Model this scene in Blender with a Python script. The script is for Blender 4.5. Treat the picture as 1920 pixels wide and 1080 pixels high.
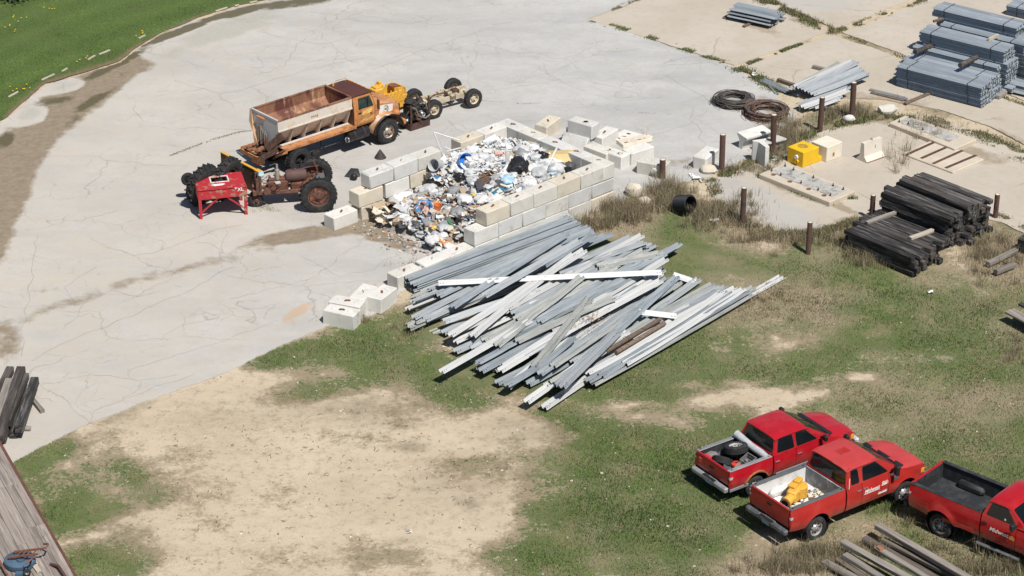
import bpy, bmesh, math, random
import numpy as np
from mathutils import Vector, Matrix, noise
from mathutils.geometry import delaunay_2d_cdt
random.seed(7); rng = np.random.default_rng(11)
for o in list(bpy.data.objects): bpy.data.objects.remove(o)
S = bpy.context.scene
# ------------------------------------------------------------------ camera
FPX = 4700.0; PITCH = math.radians(26.75); CAMH = 41.077
cam = bpy.data.cameras.new("camera"); camo = bpy.data.objects.new("camera", cam)
S.collection.objects.link(camo); S.camera = camo
cam.sensor_width = 36.0; cam.lens = FPX/1920*36.0; cam.clip_start = 1.0; cam.clip_end = 6000
camo.location = (0, 0, CAMH); camo.rotation_euler = (math.pi/2-PITCH, 0, 0)
# ------------------------------------------------------------------ world, sun, exposure
SUN_AZ = -58.0; SUN_EL = 57.0
w = bpy.data.worlds.new("World"); S.world = w; w.use_nodes = True
nt = w.node_tree; bg = nt.nodes['Background']
sky = nt.nodes.new('ShaderNodeTexSky'); sky.sky_type = 'NISHITA'; sky.sun_disc = False
sky.sun_elevation = math.radians(SUN_EL); sky.sun_rotation = math.radians(90-SUN_AZ)
sky.altitude = 200; sky.air_density = 1.0; sky.dust_density = 0.6
nt.links.new(sky.outputs[0], bg.inputs[0]); bg.inputs[1].default_value = 0.056
sl = bpy.data.lights.new("sun", 'SUN'); sl.energy = 4.7; sl.angle = math.radians(0.53); sl.color = (1.0, 0.955, 0.89)
so = bpy.data.objects.new("sun", sl); S.collection.objects.link(so); so.location = (20, 40, 60)
sd = Vector((math.cos(math.radians(SUN_AZ))*math.cos(math.radians(SUN_EL)), math.sin(math.radians(SUN_AZ))*math.cos(math.radians(SUN_EL)), math.sin(math.radians(SUN_EL))))
so.rotation_euler = (-sd).to_track_quat('-Z', 'Y').to_euler()
S.view_settings.view_transform = 'Standard'; S.view_settings.look = 'None'
S.view_settings.exposure = 0.20; S.view_settings.gamma = 1.0; S.view_settings.use_curve_mapping = False
S.render.engine = 'CYCLES'; S.render.resolution_x = 1024; S.render.resolution_y = 576

# ------------------------------------------------------------------ geometry helpers
COL = S.collection
SP, CP = math.sin(PITCH), math.cos(PITCH)
def P(px, py, z=0.0):
    """point of the place at height z seen at a photo coordinate (surveyed from the photograph)"""
    a = (px-960)/FPX; b = (py-540)/FPX
    t = (z-CAMH)/(-SP-b*CP)
    return Vector((t*a, t*(CP-b*SP), z))
def PN(arr):
    arr = np.asarray(arr, float); a = (arr[:,0]-960)/FPX; b = (arr[:,1]-540)/FPX
    t = -CAMH/(-SP-b*CP)
    return np.stack([t*a, t*(CP-b*SP)], 1)
def TX(xy):
    """world ground -> photo coordinates (numpy), to look up ground cover"""
    x, y = xy[:,0], xy[:,1]; d = y*CP+CAMH*SP; u = -y*SP+CAMH*CP
    return np.stack([960+FPX*x/d, 540+FPX*u/d], 1)
def rz(a): return Matrix.Rotation(a, 4, 'Z')
def T(x, y, z): return Matrix.Translation((x, y, z))
def E3(rx=0, ry=0, rzz=0): return Matrix.Rotation(rzz,4,'Z') @ Matrix.Rotation(ry,4,'Y') @ Matrix.Rotation(rx,4,'X')
def align(a, b, roll=0.0):
    """matrix: origin a, local X along a->b, local Z as far up as can be"""
    a, b = Vector(a), Vector(b); x = (b-a).normalized(); up = Vector((0,0,1))
    if abs(x.z) > .98: up = Vector((0,1,0))
    y = up.cross(x).normalized(); z = x.cross(y)
    m = Matrix((x, y, z)).transposed().to_4x4(); m.translation = a
    return m @ Matrix.Rotation(roll, 4, 'X')

class MB:
    def __init__(s): s.v=[]; s.f=[]; s.m=[]
    def add(s, vs, fs, mat=0, mx=None):
        o = len(s.v)
        for p in vs:
            p = Vector(p); s.v.append(mx @ p if mx is not None else p)
        for f in fs: s.f.append([i+o for i in f]); s.m.append(mat)
        return s
    def box(s, c, d, mx=None, ch=0.0, mat=0, jit=0.0):
        hx, hy, hz = d[0]/2, d[1]/2, d[2]/2; c = Vector(c)
        J = lambda: Vector((random.uniform(-jit,jit), random.uniform(-jit,jit), random.uniform(-jit,jit)))
        if ch <= 0:
            vs = [c+Vector((sx*hx, sy*hy, sz*hz))+J() for sz in (-1,1) for sy in (-1,1) for sx in (-1,1)]
            fs = [(0,2,3,1),(4,5,7,6),(0,1,5,4),(2,6,7,3),(0,4,6,2),(1,3,7,5)]
            return s.add(vs, fs, mat, mx)
        ch = min(ch, hx*.9, hy*.9, hz*.9)
        vs = []; idx = {}
        for sx in (-1,1):
            for sy in (-1,1):
                for sz in (-1,1):
                    j = J()
                    for ax in range(3):
                        q = [hx-ch, hy-ch, hz-ch]; q[ax] += ch
                        idx[(sx,sy,sz,ax)] = len(vs); vs.append(c+Vector((sx*q[0], sy*q[1], sz*q[2]))+j)
        fs = []
        def quad(l, n):
            p = [vs[i] for i in l]; nn = (p[1]-p[0]).cross(p[2]-p[0])
            fs.append(tuple(l) if nn.dot(Vector(n)) > 0 else tuple(reversed(l)))
        for ax in range(3):
            o1, o2 = [a for a in range(3) if a != ax]
            for sg in (-1,1):
                l = []
                for a, b in ((-1,-1),(1,-1),(1,1),(-1,1)):
                    k = [0,0,0]; k[ax]=sg; k[o1]=a; k[o2]=b; l.append(idx[(k[0],k[1],k[2],ax)])
                n=[0,0,0]; n[ax]=sg; quad(l,n)
            for a in (-1,1):
                for b in (-1,1):
                    k1=[0,0,0]; k1[o1]=a; k1[o2]=b; k1[ax]=-1; k2=list(k1); k2[ax]=1
                    l=[idx[(*k1,o1)], idx[(*k2,o1)], idx[(*k2,o2)], idx[(*k1,o2)]]
                    n=[0,0,0]; n[o1]=a; n[o2]=b; quad(l,n)
        for sx in (-1,1):
            for sy in (-1,1):
                for sz in (-1,1): quad([idx[(sx,sy,sz,0)], idx[(sx,sy,sz,1)], idx[(sx,sy,sz,2)]], (sx,sy,sz))
        return s.add(vs, fs, mat, mx)
    def lathe(s, prof, n=20, mx=None, mat=0, closed=False, a0=0.0, a1=None):
        """revolve (r,z) profile about local Z"""
        full = a1 is None; a1 = a0+2*math.pi if full else a1
        k = len(prof); cnt = n if full else n+1; vs = []
        for i in range(cnt):
            a = a0+(a1-a0)*i/n; ca, sa = math.cos(a), math.sin(a)
            for r, z in prof: vs.append((r*ca, r*sa, z))
        fs = []
        for i in range(n):
            i2 = (i+1) % cnt if full else i+1
            for j in range(k if closed else k-1):
                j2 = (j+1) % k
                fs.append((i*k+j, i2*k+j, i2*k+j2, i*k+j2))
        return s.add(vs, fs, mat, mx)
    def cyl(s, r, z0, z1, n=16, mx=None, mat=0, r2=None):
        r2 = r if r2 is None else r2
        return s.lathe([(0.0005,z0),(r,z0),(r2,z1),(0.0005,z1)], n, mx, mat)
    def rod(s, a, b, r, n=8, mat=0, mx=None, r2=None):
        a, b = Vector(a), Vector(b); m = align(a, b) @ Matrix.Rotation(math.pi/2, 4, 'Y')
        return s.cyl(r, 0, (b-a).length, n, (mx @ m) if mx is not None else m, mat, r2)
    def bar(s, a, b, wd, ht, mat=0, mx=None, ch=0.0):
        a, b = Vector(a), Vector(b); L = (b-a).length; m = align(a, b)
        return s.box((L/2,0,0), (L,wd,ht), (mx @ m) if mx is not None else m, ch, mat)
    def tube(s, pts, r, n=6, mat=0, mx=None, cap=True):
        pts = [Vector(p) for p in pts]; vs = []; fs = []; up = None
        for i, p in enumerate(pts):
            d = (pts[min(i+1,len(pts)-1)]-pts[max(i-1,0)]).normalized()
            if up is None: up = Vector((0,0,1)) if abs(d.z) < .9 else Vector((1,0,0))
            x = up.cross(d).normalized(); y = d.cross(x); up = y if False else up
            rr = r[i] if isinstance(r, (list,tuple)) else r
            for k in range(n):
                a = 2*math.pi*k/n; vs.append(p+x*rr*math.cos(a)+y*rr*math.sin(a))
        for i in range(len(pts)-1):
            for k in range(n):
                k2=(k+1)%n; fs.append((i*n+k, i*n+k2, (i+1)*n+k2, (i+1)*n+k))
        if cap: fs.append(tuple(reversed(range(n)))); fs.append(tuple(range((len(pts)-1)*n, len(pts)*n)))
        return s.add(vs, fs, mat, mx)
    def prism(s, poly, h0, h1, mx=None, mat=0):
        """2-D polygon in local XY extruded along Z"""
        n = len(poly); vs = [(p[0],p[1],h0) for p in poly]+[(p[0],p[1],h1) for p in poly]
        fs = [tuple(reversed(range(n))), tuple(range(n,2*n))]+[(i,(i+1)%n,n+(i+1)%n,n+i) for i in range(n)]
        return s.add(vs, fs, mat, mx)
    def grid(s, fn, nu, nv, mat=0, mx=None, flip=False):
        vs = [fn(i/nu, j/nv) for i in range(nu+1) for j in range(nv+1)]
        fs = []
        for i in range(nu):
            for j in range(nv):
                a = i*(nv+1)+j; q = (a, a+nv+1, a+nv+2, a+1); fs.append(tuple(reversed(q)) if flip else q)
        return s.add(vs, fs, mat, mx)
    def blob(s, c, rad, sub=2, amp=.25, freq=1.6, mat=0, mx=None, seed=0, flat=None):
        bm = bmesh.new(); bmesh.ops.create_icosphere(bm, subdivisions=sub, radius=1)
        vs = []
        for v in bm.verts:
            k = 1+amp*noise.noise(v.co*freq+Vector((seed*3.7, seed*1.3, seed)))+amp*.5*noise.noise(v.co*freq*2.7+Vector((seed, 9, seed)))
            q = Vector((v.co.x*rad[0]*k, v.co.y*rad[1]*k, v.co.z*rad[2]*k))
            if flat is not None: q.z = max(q.z, flat)
            vs.append(q+Vector(c))
        fs = [[v.index for v in f.verts] for f in bm.faces]; bm.free()
        return s.add(vs, fs, mat, mx)
    def mesh(s, name, mats, smooth=None):
        me = bpy.data.meshes.new(name); me.from_pydata([tuple(v) for v in s.v], [], s.f)
        for m in (mats if isinstance(mats, (list,tuple)) else [mats]): me.materials.append(m)
        if len(me.polygons): me.polygons.foreach_set('material_index', s.m)
        if smooth is not None:
            me.polygons.foreach_set('use_smooth', [True]*len(me.polygons)); me.set_sharp_from_angle(angle=math.radians(smooth))
        me.update(); return me
    def build(s, name, mats, parent=None, smooth=None, mx=None):
        o = bpy.data.objects.new(name, s.mesh(name, mats, smooth)); COL.objects.link(o)
        if parent is not None: o.parent = parent
        if mx is not None: o.matrix_local = mx
        return o

def tag(o, label=None, cat=None, group=None, kind=None):
    if label: o['label'] = label
    if cat: o['category'] = cat
    if group: o['group'] = group
    o['kind'] = kind or 'thing'
    return o
def thing(name, label, cat, loc=(0,0,0), rot=0.0, group=None, mx=None):
    o = bpy.data.objects.new(name, None); COL.objects.link(o); o.empty_display_size = .2
    if mx is not None: o.matrix_world = mx
    else: o.location = loc; o.rotation_euler = (0,0,rot)
    return tag(o, label, cat, group)
def dup(o, parent=None):
    c = o.copy(); COL.objects.link(c)
    if parent is not None: c.parent = parent
    for ch in list(o.children): dup(ch, c)
    return c
ORD = ['first','second','third','fourth','fifth','sixth','seventh','eighth','ninth','tenth','eleventh','twelfth','thirteenth','fourteenth','fifteenth','sixteenth','seventeenth','eighteenth','nineteenth','twentieth','twenty-first','twenty-second','twenty-third','twenty-fourth','twenty-fifth','twenty-sixth','twenty-seventh','twenty-eighth','twenty-ninth','thirtieth']

# ------------------------------------------------------------------ materials
def nn(nt, t, **k):
    n = nt.nodes.new(t)
    for a, b in k.items(): setattr(n, a, b)
    return n
def L(nt, a, b): nt.links.new(a, b)
def nz(nt, vec, scale, detail=4, rough=.6, w=None, stretch=None):
    if stretch is not None:
        m = nn(nt, 'ShaderNodeMapping'); m.inputs['Scale'].default_value = stretch; L(nt, vec, m.inputs[0]); vec = m.outputs[0]
    n = nn(nt, 'ShaderNodeTexNoise'); n.inputs['Scale'].default_value = scale; n.inputs['Detail'].default_value = detail
    n.inputs['Roughness'].default_value = rough; L(nt, vec, n.inputs['Vector']); return n.outputs[0]
def ramp(nt, fac, stops):
    r = nn(nt, 'ShaderNodeValToRGB'); e = r.color_ramp.elements
    while len(e) < len(stops): e.new(.5)
    for i, (p, c) in enumerate(stops):
        e[i].position = p; e[i].color = (*c, 1) if isinstance(c, tuple) else (c, c, c, 1)
    L(nt, fac, r.inputs[0]); return r.outputs[0]
def mix(nt, fac, a, b, mode='MIX'):
    m = nn(nt, 'ShaderNodeMixRGB', blend_type=mode)
    for i, x in ((0,fac),(1,a),(2,b)):
        if isinstance(x, (int,float)): m.inputs[i].default_value = x if i == 0 else (x,x,x,1)
        elif isinstance(x, tuple): m.inputs[i].default_value = (*x, 1)
        else: L(nt, x, m.inputs[i])
    return m.outputs[0]
def mth(nt, op, a, b=0.0, clamp=False):
    m = nn(nt, 'ShaderNodeMath', operation=op); m.use_clamp = clamp
    for i, x in ((0,a),(1,b)):
        if isinstance(x, (int,float)): m.inputs[i].default_value = x
        else: L(nt, x, m.inputs[i])
    return m.outputs[0]
def attr(nt, name): return nn(nt, 'ShaderNodeAttribute', attribute_name=name).outputs['Fac']
def newmat(name):
    m = bpy.data.materials.new(name); m.use_nodes = True
    return m, m.node_tree, m.node_tree.nodes['Principled BSDF']
def sc(c, k): return tuple(min(1, x*k) for x in c)
MATS = {}
def M(name, col, rough=.75, metal=0.0, var=.18, scale=2.5, col2=None, lo=.52, hi=.66, scale2=3.0, stretch=None, bump=.15, bscale=30, rnd=.12, coat=0.0, spec=.4, col3=None, lo3=.6, hi3=.7, scale3=9.0):
    if name in MATS: return MATS[name]
    m, nt, b = newmat(name); MATS[name] = m
    tc = nn(nt, 'ShaderNodeTexCoord').outputs['Object']; oi = nn(nt, 'ShaderNodeObjectInfo')
    off = nn(nt, 'ShaderNodeVectorMath', operation='MULTIPLY_ADD'); off.inputs[1].default_value = (1,1,1)
    cx = nn(nt, 'ShaderNodeCombineXYZ'); r37 = mth(nt, 'MULTIPLY', oi.outputs['Random'], 37.0)
    for i in range(3): L(nt, r37, cx.inputs[i])
    L(nt, tc, off.inputs[0]); L(nt, cx.outputs[0], off.inputs[2]); v = off.outputs[0]
    n1 = nz(nt, v, scale, 6, .65, stretch=stretch)
    c = mix(nt, ramp(nt, n1, [(.3,0.0),(.72,1.0)]), sc(col,1-var), sc(col,1+var))
    if col2 is not None:
        n2 = nz(nt, v, scale2, 8, .68, stretch=stretch); c = mix(nt, ramp(nt, n2, [(lo,0.0),(hi,1.0)]), c, col2)
    if col3 is not None:
        n3 = nz(nt, v, scale3, 6, .7, stretch=stretch); c = mix(nt, ramp(nt, n3, [(lo3,0.0),(hi3,1.0)]), c, col3)
    hv = nn(nt, 'ShaderNodeHueSaturation'); L(nt, c, hv.inputs['Color'])
    L(nt, mth(nt, 'ADD', mth(nt, 'MULTIPLY', oi.outputs['Random'], 2*rnd), 1-rnd), hv.inputs['Value'])
    L(nt, hv.outputs[0], b.inputs['Base Color'])
    b.inputs['Roughness'].default_value = rough; b.inputs['Metallic'].default_value = metal
    b.inputs['Specular IOR Level'].default_value = spec
    if coat: b.inputs['Coat Weight'].default_value = coat; b.inputs['Coat Roughness'].default_value = .06
    if bump:
        bp = nn(nt, 'ShaderNodeBump'); bp.inputs['Strength'].default_value = bump; bp.inputs['Distance'].default_value = .02
        L(nt, nz(nt, v, bscale, 5, .65, stretch=stretch), bp.inputs['Height']); L(nt, bp.outputs[0], b.inputs['Normal'])
    return m
# ------------------------------------------------------------------ noise in numpy
def vnoise(x, y, seed=0):
    xi = np.floor(x).astype(np.int64); yi = np.floor(y).astype(np.int64); fx = x-xi; fy = y-yi
    fx = fx*fx*(3-2*fx); fy = fy*fy*(3-2*fy)
    def h(a, b):
        n = (a*374761393+b*668265263+seed*982451653) & 0x7fffffff
        n = ((n ^ (n >> 13))*1274126177) & 0x7fffffff
        return ((n ^ (n >> 16)) & 0xffff)/65535.0
    return (h(xi,yi)*(1-fx)+h(xi+1,yi)*fx)*(1-fy)+(h(xi,yi+1)*(1-fx)+h(xi+1,yi+1)*fx)*fy
def fbm(x, y, seed=0, oct=4):
    a = 0; k = .5; f = 1.0
    for i in range(oct): a = a+k*vnoise(x*f, y*f, seed+i*17); k *= .5; f *= 2.03
    return a/(1-.5**oct)
def blobs(q, lst):
    """soft patches given in photo coordinates: (x,y,rx,ry,angle_deg,weight)"""
    out = np.zeros(len(q))
    for x, y, rx, ry, an, wt in lst:
        a = math.radians(an); dx = q[:,0]-x; dy = q[:,1]-y
        u = (dx*math.cos(a)+dy*math.sin(a))/rx; v = (-dx*math.sin(a)+dy*math.cos(a))/ry
        out = np.maximum(out, wt*np.exp(-(u*u+v*v)**1.5))
    return out
def inpoly(q, poly):
    x, y = q[:,0], q[:,1]; ins = np.zeros(len(q), bool); n = len(poly)
    for i in range(n):
        x1, y1 = poly[i]; x2, y2 = poly[(i+1) % n]
        c = ((y1 > y) != (y2 > y)) & (x < (x2-x1)*(y-y1)/(y2-y1+1e-12)+x1); ins ^= c
    return ins
def segdist(q, pts):
    d = np.full(len(q), 1e9)
    for (x1,y1), (x2,y2) in zip(pts[:-1], pts[1:]):
        vx, vy = x2-x1, y2-y1; l2 = vx*vx+vy*vy+1e-9
        t = np.clip(((q[:,0]-x1)*vx+(q[:,1]-y1)*vy)/l2, 0, 1)
        d = np.minimum(d, np.hypot(q[:,0]-x1-t*vx, q[:,1]-y1-t*vy))
    return d
def densify(poly, step, jit, closed=True):
    out = []; n = len(poly)
    for i in range(n if closed else n-1):
        a = Vector(poly[i]); b = Vector(poly[(i+1) % n]); k = max(1, int((b-a).length/step)); nrm = Vector((-(b-a).y, (b-a).x)).normalized()
        for j in range(k):
            p = a.lerp(b, j/k)
            if j: p = p+nrm*(noise.noise(Vector((p.x*.9, p.y*.9, 3)))*jit*1.6+random.uniform(-jit,jit)*.5)
            out.append(p)
    return out
def sheet(name, poly, z, step, mat, attrs=None, jit=0.0, world=False, relief=None, edge=None):
    wp = [Vector(p[:2]) for p in poly] if world else [Vector(p) for p in PN(poly)]
    ring = densify(wp, edge or step, jit); rp = [(p.x,p.y) for p in ring]
    xs = [p.x for p in ring]; ys = [p.y for p in ring]
    gx, gy = np.meshgrid(np.arange(min(xs),max(xs),step), np.arange(min(ys),max(ys),step))
    g = np.stack([gx.ravel(), gy.ravel()], 1); g += rng.uniform(-.2,.2,g.shape)*step
    ins = inpoly(g, rp) & (segdist(g, rp+[rp[0]]) > step*.4); g = g[ins]
    pts = [Vector(p) for p in rp]+[Vector(p) for p in g]; n = len(rp)
    r = delaunay_2d_cdt(pts, [(i,(i+1) % n) for i in range(n)], [], 1, 1e-6)
    V = np.array([(p.x,p.y) for p in r[0]]); zz = np.full(len(V), z)
    if relief is not None: zz = zz+relief(V)
    faces = [list(f) for f in r[2]]
    if relief is None:      # the sheet has an edge that goes down into the soil
        from collections import Counter
        ec = Counter(tuple(sorted((f[i],f[(i+1)%len(f)]))) for f in faces for i in range(len(f)))
        up = (V[faces[0][1]][0]-V[faces[0][0]][0])*(V[faces[0][2]][1]-V[faces[0][0]][1])-(V[faces[0][1]][1]-V[faces[0][0]][1])*(V[faces[0][2]][0]-V[faces[0][0]][0])
        low = {}; n0 = len(V); extra = []; add = []
        for f in faces:
            for i in range(len(f)):
                a, c = f[i], f[(i+1)%len(f)]
                if ec[tuple(sorted((a,c)))] == 1:
                    for k in (a,c):
                        if k not in low: low[k] = n0+len(extra); extra.append(V[k])
                    add.append([c,a,low[a],low[c]])
        if extra: V = np.vstack([V, np.array(extra)]); zz = np.concatenate([zz, np.full(len(extra), z-.10)]); faces += add
    me = bpy.data.meshes.new(name); me.from_pydata(np.column_stack([V,zz]).tolist(), [], faces)
    # all faces look up
    if len(me.polygons) and me.polygons[0].normal.z < 0: me.flip_normals()
    me.materials.append(mat); q = TX(V)
    for k, fn in (attrs or {}).items():
        a = me.attributes.new(k, 'FLOAT', 'POINT'); a.data.foreach_set('value', np.asarray(fn(q, V), np.float32))
    me.polygons.foreach_set('use_smooth', [True]*len(me.polygons)); me.set_sharp_from_angle(angle=math.radians(50)); me.update()
    o = bpy.data.objects.new(name, me); COL.objects.link(o); o['kind'] = 'structure'
    return o

# ------------------------------------------------------------------ ground cover maps (photo coordinates)
RAILZONE = [(760,545),(1085,420),(1280,455),(1470,515),(1230,665),(1030,775),(820,705)]
def grassmap(q, V):
    b = blobs(q, [(560,660,100,22,-14,.8),(700,640,130,42,-12,1.0),(640,720,110,22,-8,.5),(790,700,150,36,8,.95),(900,745,120,26,5,.5),
        (75,855,75,42,-25,1.0),(60,905,50,30,0,.6),(140,965,105,38,-10,1.0),(250,905,70,30,40,.45),(190,1055,85,42,0,.9),(240,1000,55,20,0,.35),(120,900,120,60,0,.42),
        (1350,640,260,90,0,.85),(1250,480,170,80,0,.95),(1330,440,120,36,0,.85),(1600,560,220,120,0,.95),(1780,660,260,140,0,.95),(1250,760,110,22,0,.5),
        (1450,690,160,40,0,.8),(1640,740,220,60,0,.75),(1160,960,190,130,-20,1.0),(1060,1040,120,60,0,.75),(1250,880,140,60,-20,1.0),(1400,900,140,110,0,1.0),
        (1300,1040,260,80,0,.85),(1180,830,110,40,0,.75),(1080,860,80,28,0,.45),(1850,900,260,230,0,.95),(1700,1000,160,80,0,1.0),(1560,1020,120,60,0,.85),
        (1040,770,90,20,0,.45),(1900,500,90,120,0,.7),(1600,470,150,40,0,.8),(1230,400,60,40,0,.6),(1000,700,150,60,0,.7),(1200,725,190,46,0,.62),(1330,765,130,26,0,.5),(1110,790,80,30,0,.5),(1000,960,40,30,0,.8),
        (1260,345,40,20,0,.6),(1400,320,60,14,-30,.6),(1490,262,50,25,-40,.7),(1560,225,60,22,-10,.8),(1650,230,60,14,0,.5),(1500,760,70,16,0,.3)])
    n = fbm(V[:,0]*.55, V[:,1]*.55, 5, 5); n2 = fbm(V[:,0]*1.9, V[:,1]*1.9, 9, 3)
    bare = blobs(q, [(1500,745,70,14,-15,.8),(1400,715,60,12,0,.7),(1480,640,60,20,0,.35),(1620,705,30,9,0,.7),(1380,745,160,20,-8,.55),(1300,720,50,9,0,.5),(1200,755,70,9,0,.45),(880,640,40,14,0,.5),(1750,650,110,50,0,.2),(1450,1010,60,20,0,.5),(1380,1060,90,25,0,.5),(1830,790,60,25,0,.35),(1690,620,60,20,0,.3)])
    return np.clip(b*1.05-bare-(n-.5)*1.9*(.35+b*.5)-(n2-.5)*.5*b, 0, 1)
def drymap(q, V):
    b = blobs(q, [(1470,565,130,55,0,1.0),(1180,400,70,45,-20,1.0),(1110,420,80,22,-20,.9),(1380,400,70,60,0,.95),(1430,440,110,34,0,.9),(1560,470,80,40,0,.6),(1600,440,60,40,0,.7),
        (1530,1010,150,44,-14,1.0),(1450,1070,160,36,0,.9),(1700,960,90,40,30,.5),(1800,1030,120,40,30,.9),(1870,480,100,60,0,1.0),(1750,520,90,30,0,.6),(1900,640,60,60,0,.5),(1700,760,200,60,0,.45),
        (1650,890,100,60,0,.25),(1490,250,70,40,-30,1.0),(1380,310,70,22,-25,1.0),(1600,220,60,30,0,.9),(1700,230,60,20,0,.9),(1300,330,60,20,0,.7),(1230,350,50,30,0,.8),(1830,270,80,20,20,.8),(1840,750,150,40,0,.5)])
    n = fbm(V[:,0]*.8, V[:,1]*.8, 31, 4)
    return np.clip(b+(n-.5)*1.2, 0, 1)
def soilmap(q, V):
    b = blobs(q, [(770,836,34,9,0,.9),(880,942,22,16,0,.7),(850,865,50,10,0,.5),(940,875,14,10,0,.8),(560,770,260,34,-4,.25),(1010,810,120,40,0,.45),(700,770,120,30,0,.5),(860,900,120,50,0,.3),(240,770,60,12,-25,.6),(170,830,60,14,-30,.5),(760,1010,40,14,0,.3),(1060,980,40,30,0,.5),(240,1000,90,30,20,.4)])
    return np.clip(b*(.55+fbm(V[:,0]*1.6,V[:,1]*1.6,77,4)*.9), 0, 1)

def groundmat():
    m, nt, b = newmat('yard_soil'); v = nn(nt,'ShaderNodeTexCoord').outputs['Object']
    n1 = nz(nt, v, .35, 6, .6); n2 = nz(nt, v, 2.2, 8, .7); n3 = nz(nt, v, 22, 4, .7)
    dirt = mix(nt, ramp(nt, n1, [(.32,0.0),(.68,1.0)]), (.45,.372,.265), (.53,.452,.335))
    dirt = mix(nt, ramp(nt, n2, [(.42,0.0),(.80,.5)]), dirt, (.38,.31,.22))
    vo = nn(nt,'ShaderNodeTexVoronoi'); vo.inputs['Scale'].default_value = 17; L(nt, v, vo.inputs['Vector'])
    peb = ramp(nt, vo.outputs['Distance'], [(.10,1.0),(.24,0.0)]); sel = ramp(nt, nz(nt, v, 1.1, 5, .7), [(.46,0.0),(.62,1.0)])
    sepc = nn(nt,'ShaderNodeSeparateColor'); L(nt, vo.outputs['Color'], sepc.inputs[0])
    peb = mth(nt,'MULTIPLY', mth(nt,'MULTIPLY', peb, sel), mth(nt,'GREATER_THAN', sepc.outputs[0], .45))
    dirt = mix(nt, peb, dirt, mix(nt, sepc.outputs[1], (.30,.24,.18), (.62,.56,.47)))
    dirt = mix(nt, ramp(nt, n3, [(.5,0.0),(.8,.5)]), dirt, (.27,.21,.14))
    dirt = mix(nt, mth(nt,'MULTIPLY', ramp(nt, n2, [(.3,.4),(.6,1.0)]), attr(nt,'soil')), dirt, (.10,.078,.05))
    n4 = nz(nt, v, 7.5, 6, .75); n5 = nz(nt, v, .9, 9, .72)
    dirt = mix(nt, ramp(nt, n5, [(.56,0.0),(.70,.35)]), dirt, (.30,.24,.165))
    sv = nn(nt,'ShaderNodeMapping'); sv.inputs['Rotation'].default_value = (0,0,math.radians(-20)); sv.inputs['Scale'].default_value = (.22,1.3,1); L(nt, v, sv.inputs[0]); dirt = mix(nt, ramp(nt, nz(nt, sv.outputs[0], .8, 5, .55), [(.48,0.0),(.68,.3)]), dirt, (.55,.475,.36))
    dirt = mix(nt, ramp(nt, n4, [(.56,0.0),(.76,.25)]), dirt, (.31,.25,.175))
    dirt = mix(nt, ramp(nt, n4, [(.28,.3),(.44,0.0)]), dirt, (.53,.46,.35))
    g = attr(nt,'grass'); gm = ramp(nt, mth(nt,'ADD', mth(nt,'ADD', g, mth(nt,'MULTIPLY', mth(nt,'SUBTRACT', n2, .5), .9)), mth(nt,'MULTIPLY', mth(nt,'SUBTRACT', n4, .5), 1.1)), [(.24,0.0),(.42,1.0)])
    fr = ramp(nt, mth(nt,'ADD', mth(nt,'ADD', g, mth(nt,'MULTIPLY', mth(nt,'SUBTRACT', n2, .5), .5)), mth(nt,'MULTIPLY', mth(nt,'SUBTRACT', n4, .5), .5)), [(.02,0.0),(.16,.75),(.30,.75),(.45,0.0)]); dirt = mix(nt, fr, dirt, mix(nt, n4, (.15,.115,.07), (.26,.21,.14)))
    under = mix(nt, n3, (.034,.052,.013), (.105,.13,.038)); under = mix(nt, ramp(nt, n4, [(.42,0.0),(.62,1.0)]), under, (.042,.098,.014)); under = mix(nt, ramp(nt, n5, [(.5,0.0),(.62,.8)]), under, (.15,.135,.065))
    dry = mix(nt, n3, (.20,.155,.10), (.33,.27,.19))
    under = mix(nt, attr(nt,'dry'), under, dry)
    c = mix(nt, mth(nt,'MULTIPLY', gm, .86), dirt, under)
    L(nt, c, b.inputs['Base Color']); b.inputs['Roughness'].default_value = .95; b.inputs['Specular IOR Level'].default_value = .15
    bp = nn(nt,'ShaderNodeBump'); bp.inputs['Strength'].default_value = .55; bp.inputs['Distance'].default_value = .05
    h = mth(nt,'ADD', mth(nt,'MULTIPLY', n2, 1.2), mth(nt,'ADD', mth(nt,'MULTIPLY', n3, .4), mth(nt,'MULTIPLY', peb, .35)))
    L(nt, h, bp.inputs['Height']); L(nt, bp.outputs[0], b.inputs['Normal']); return m

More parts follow.
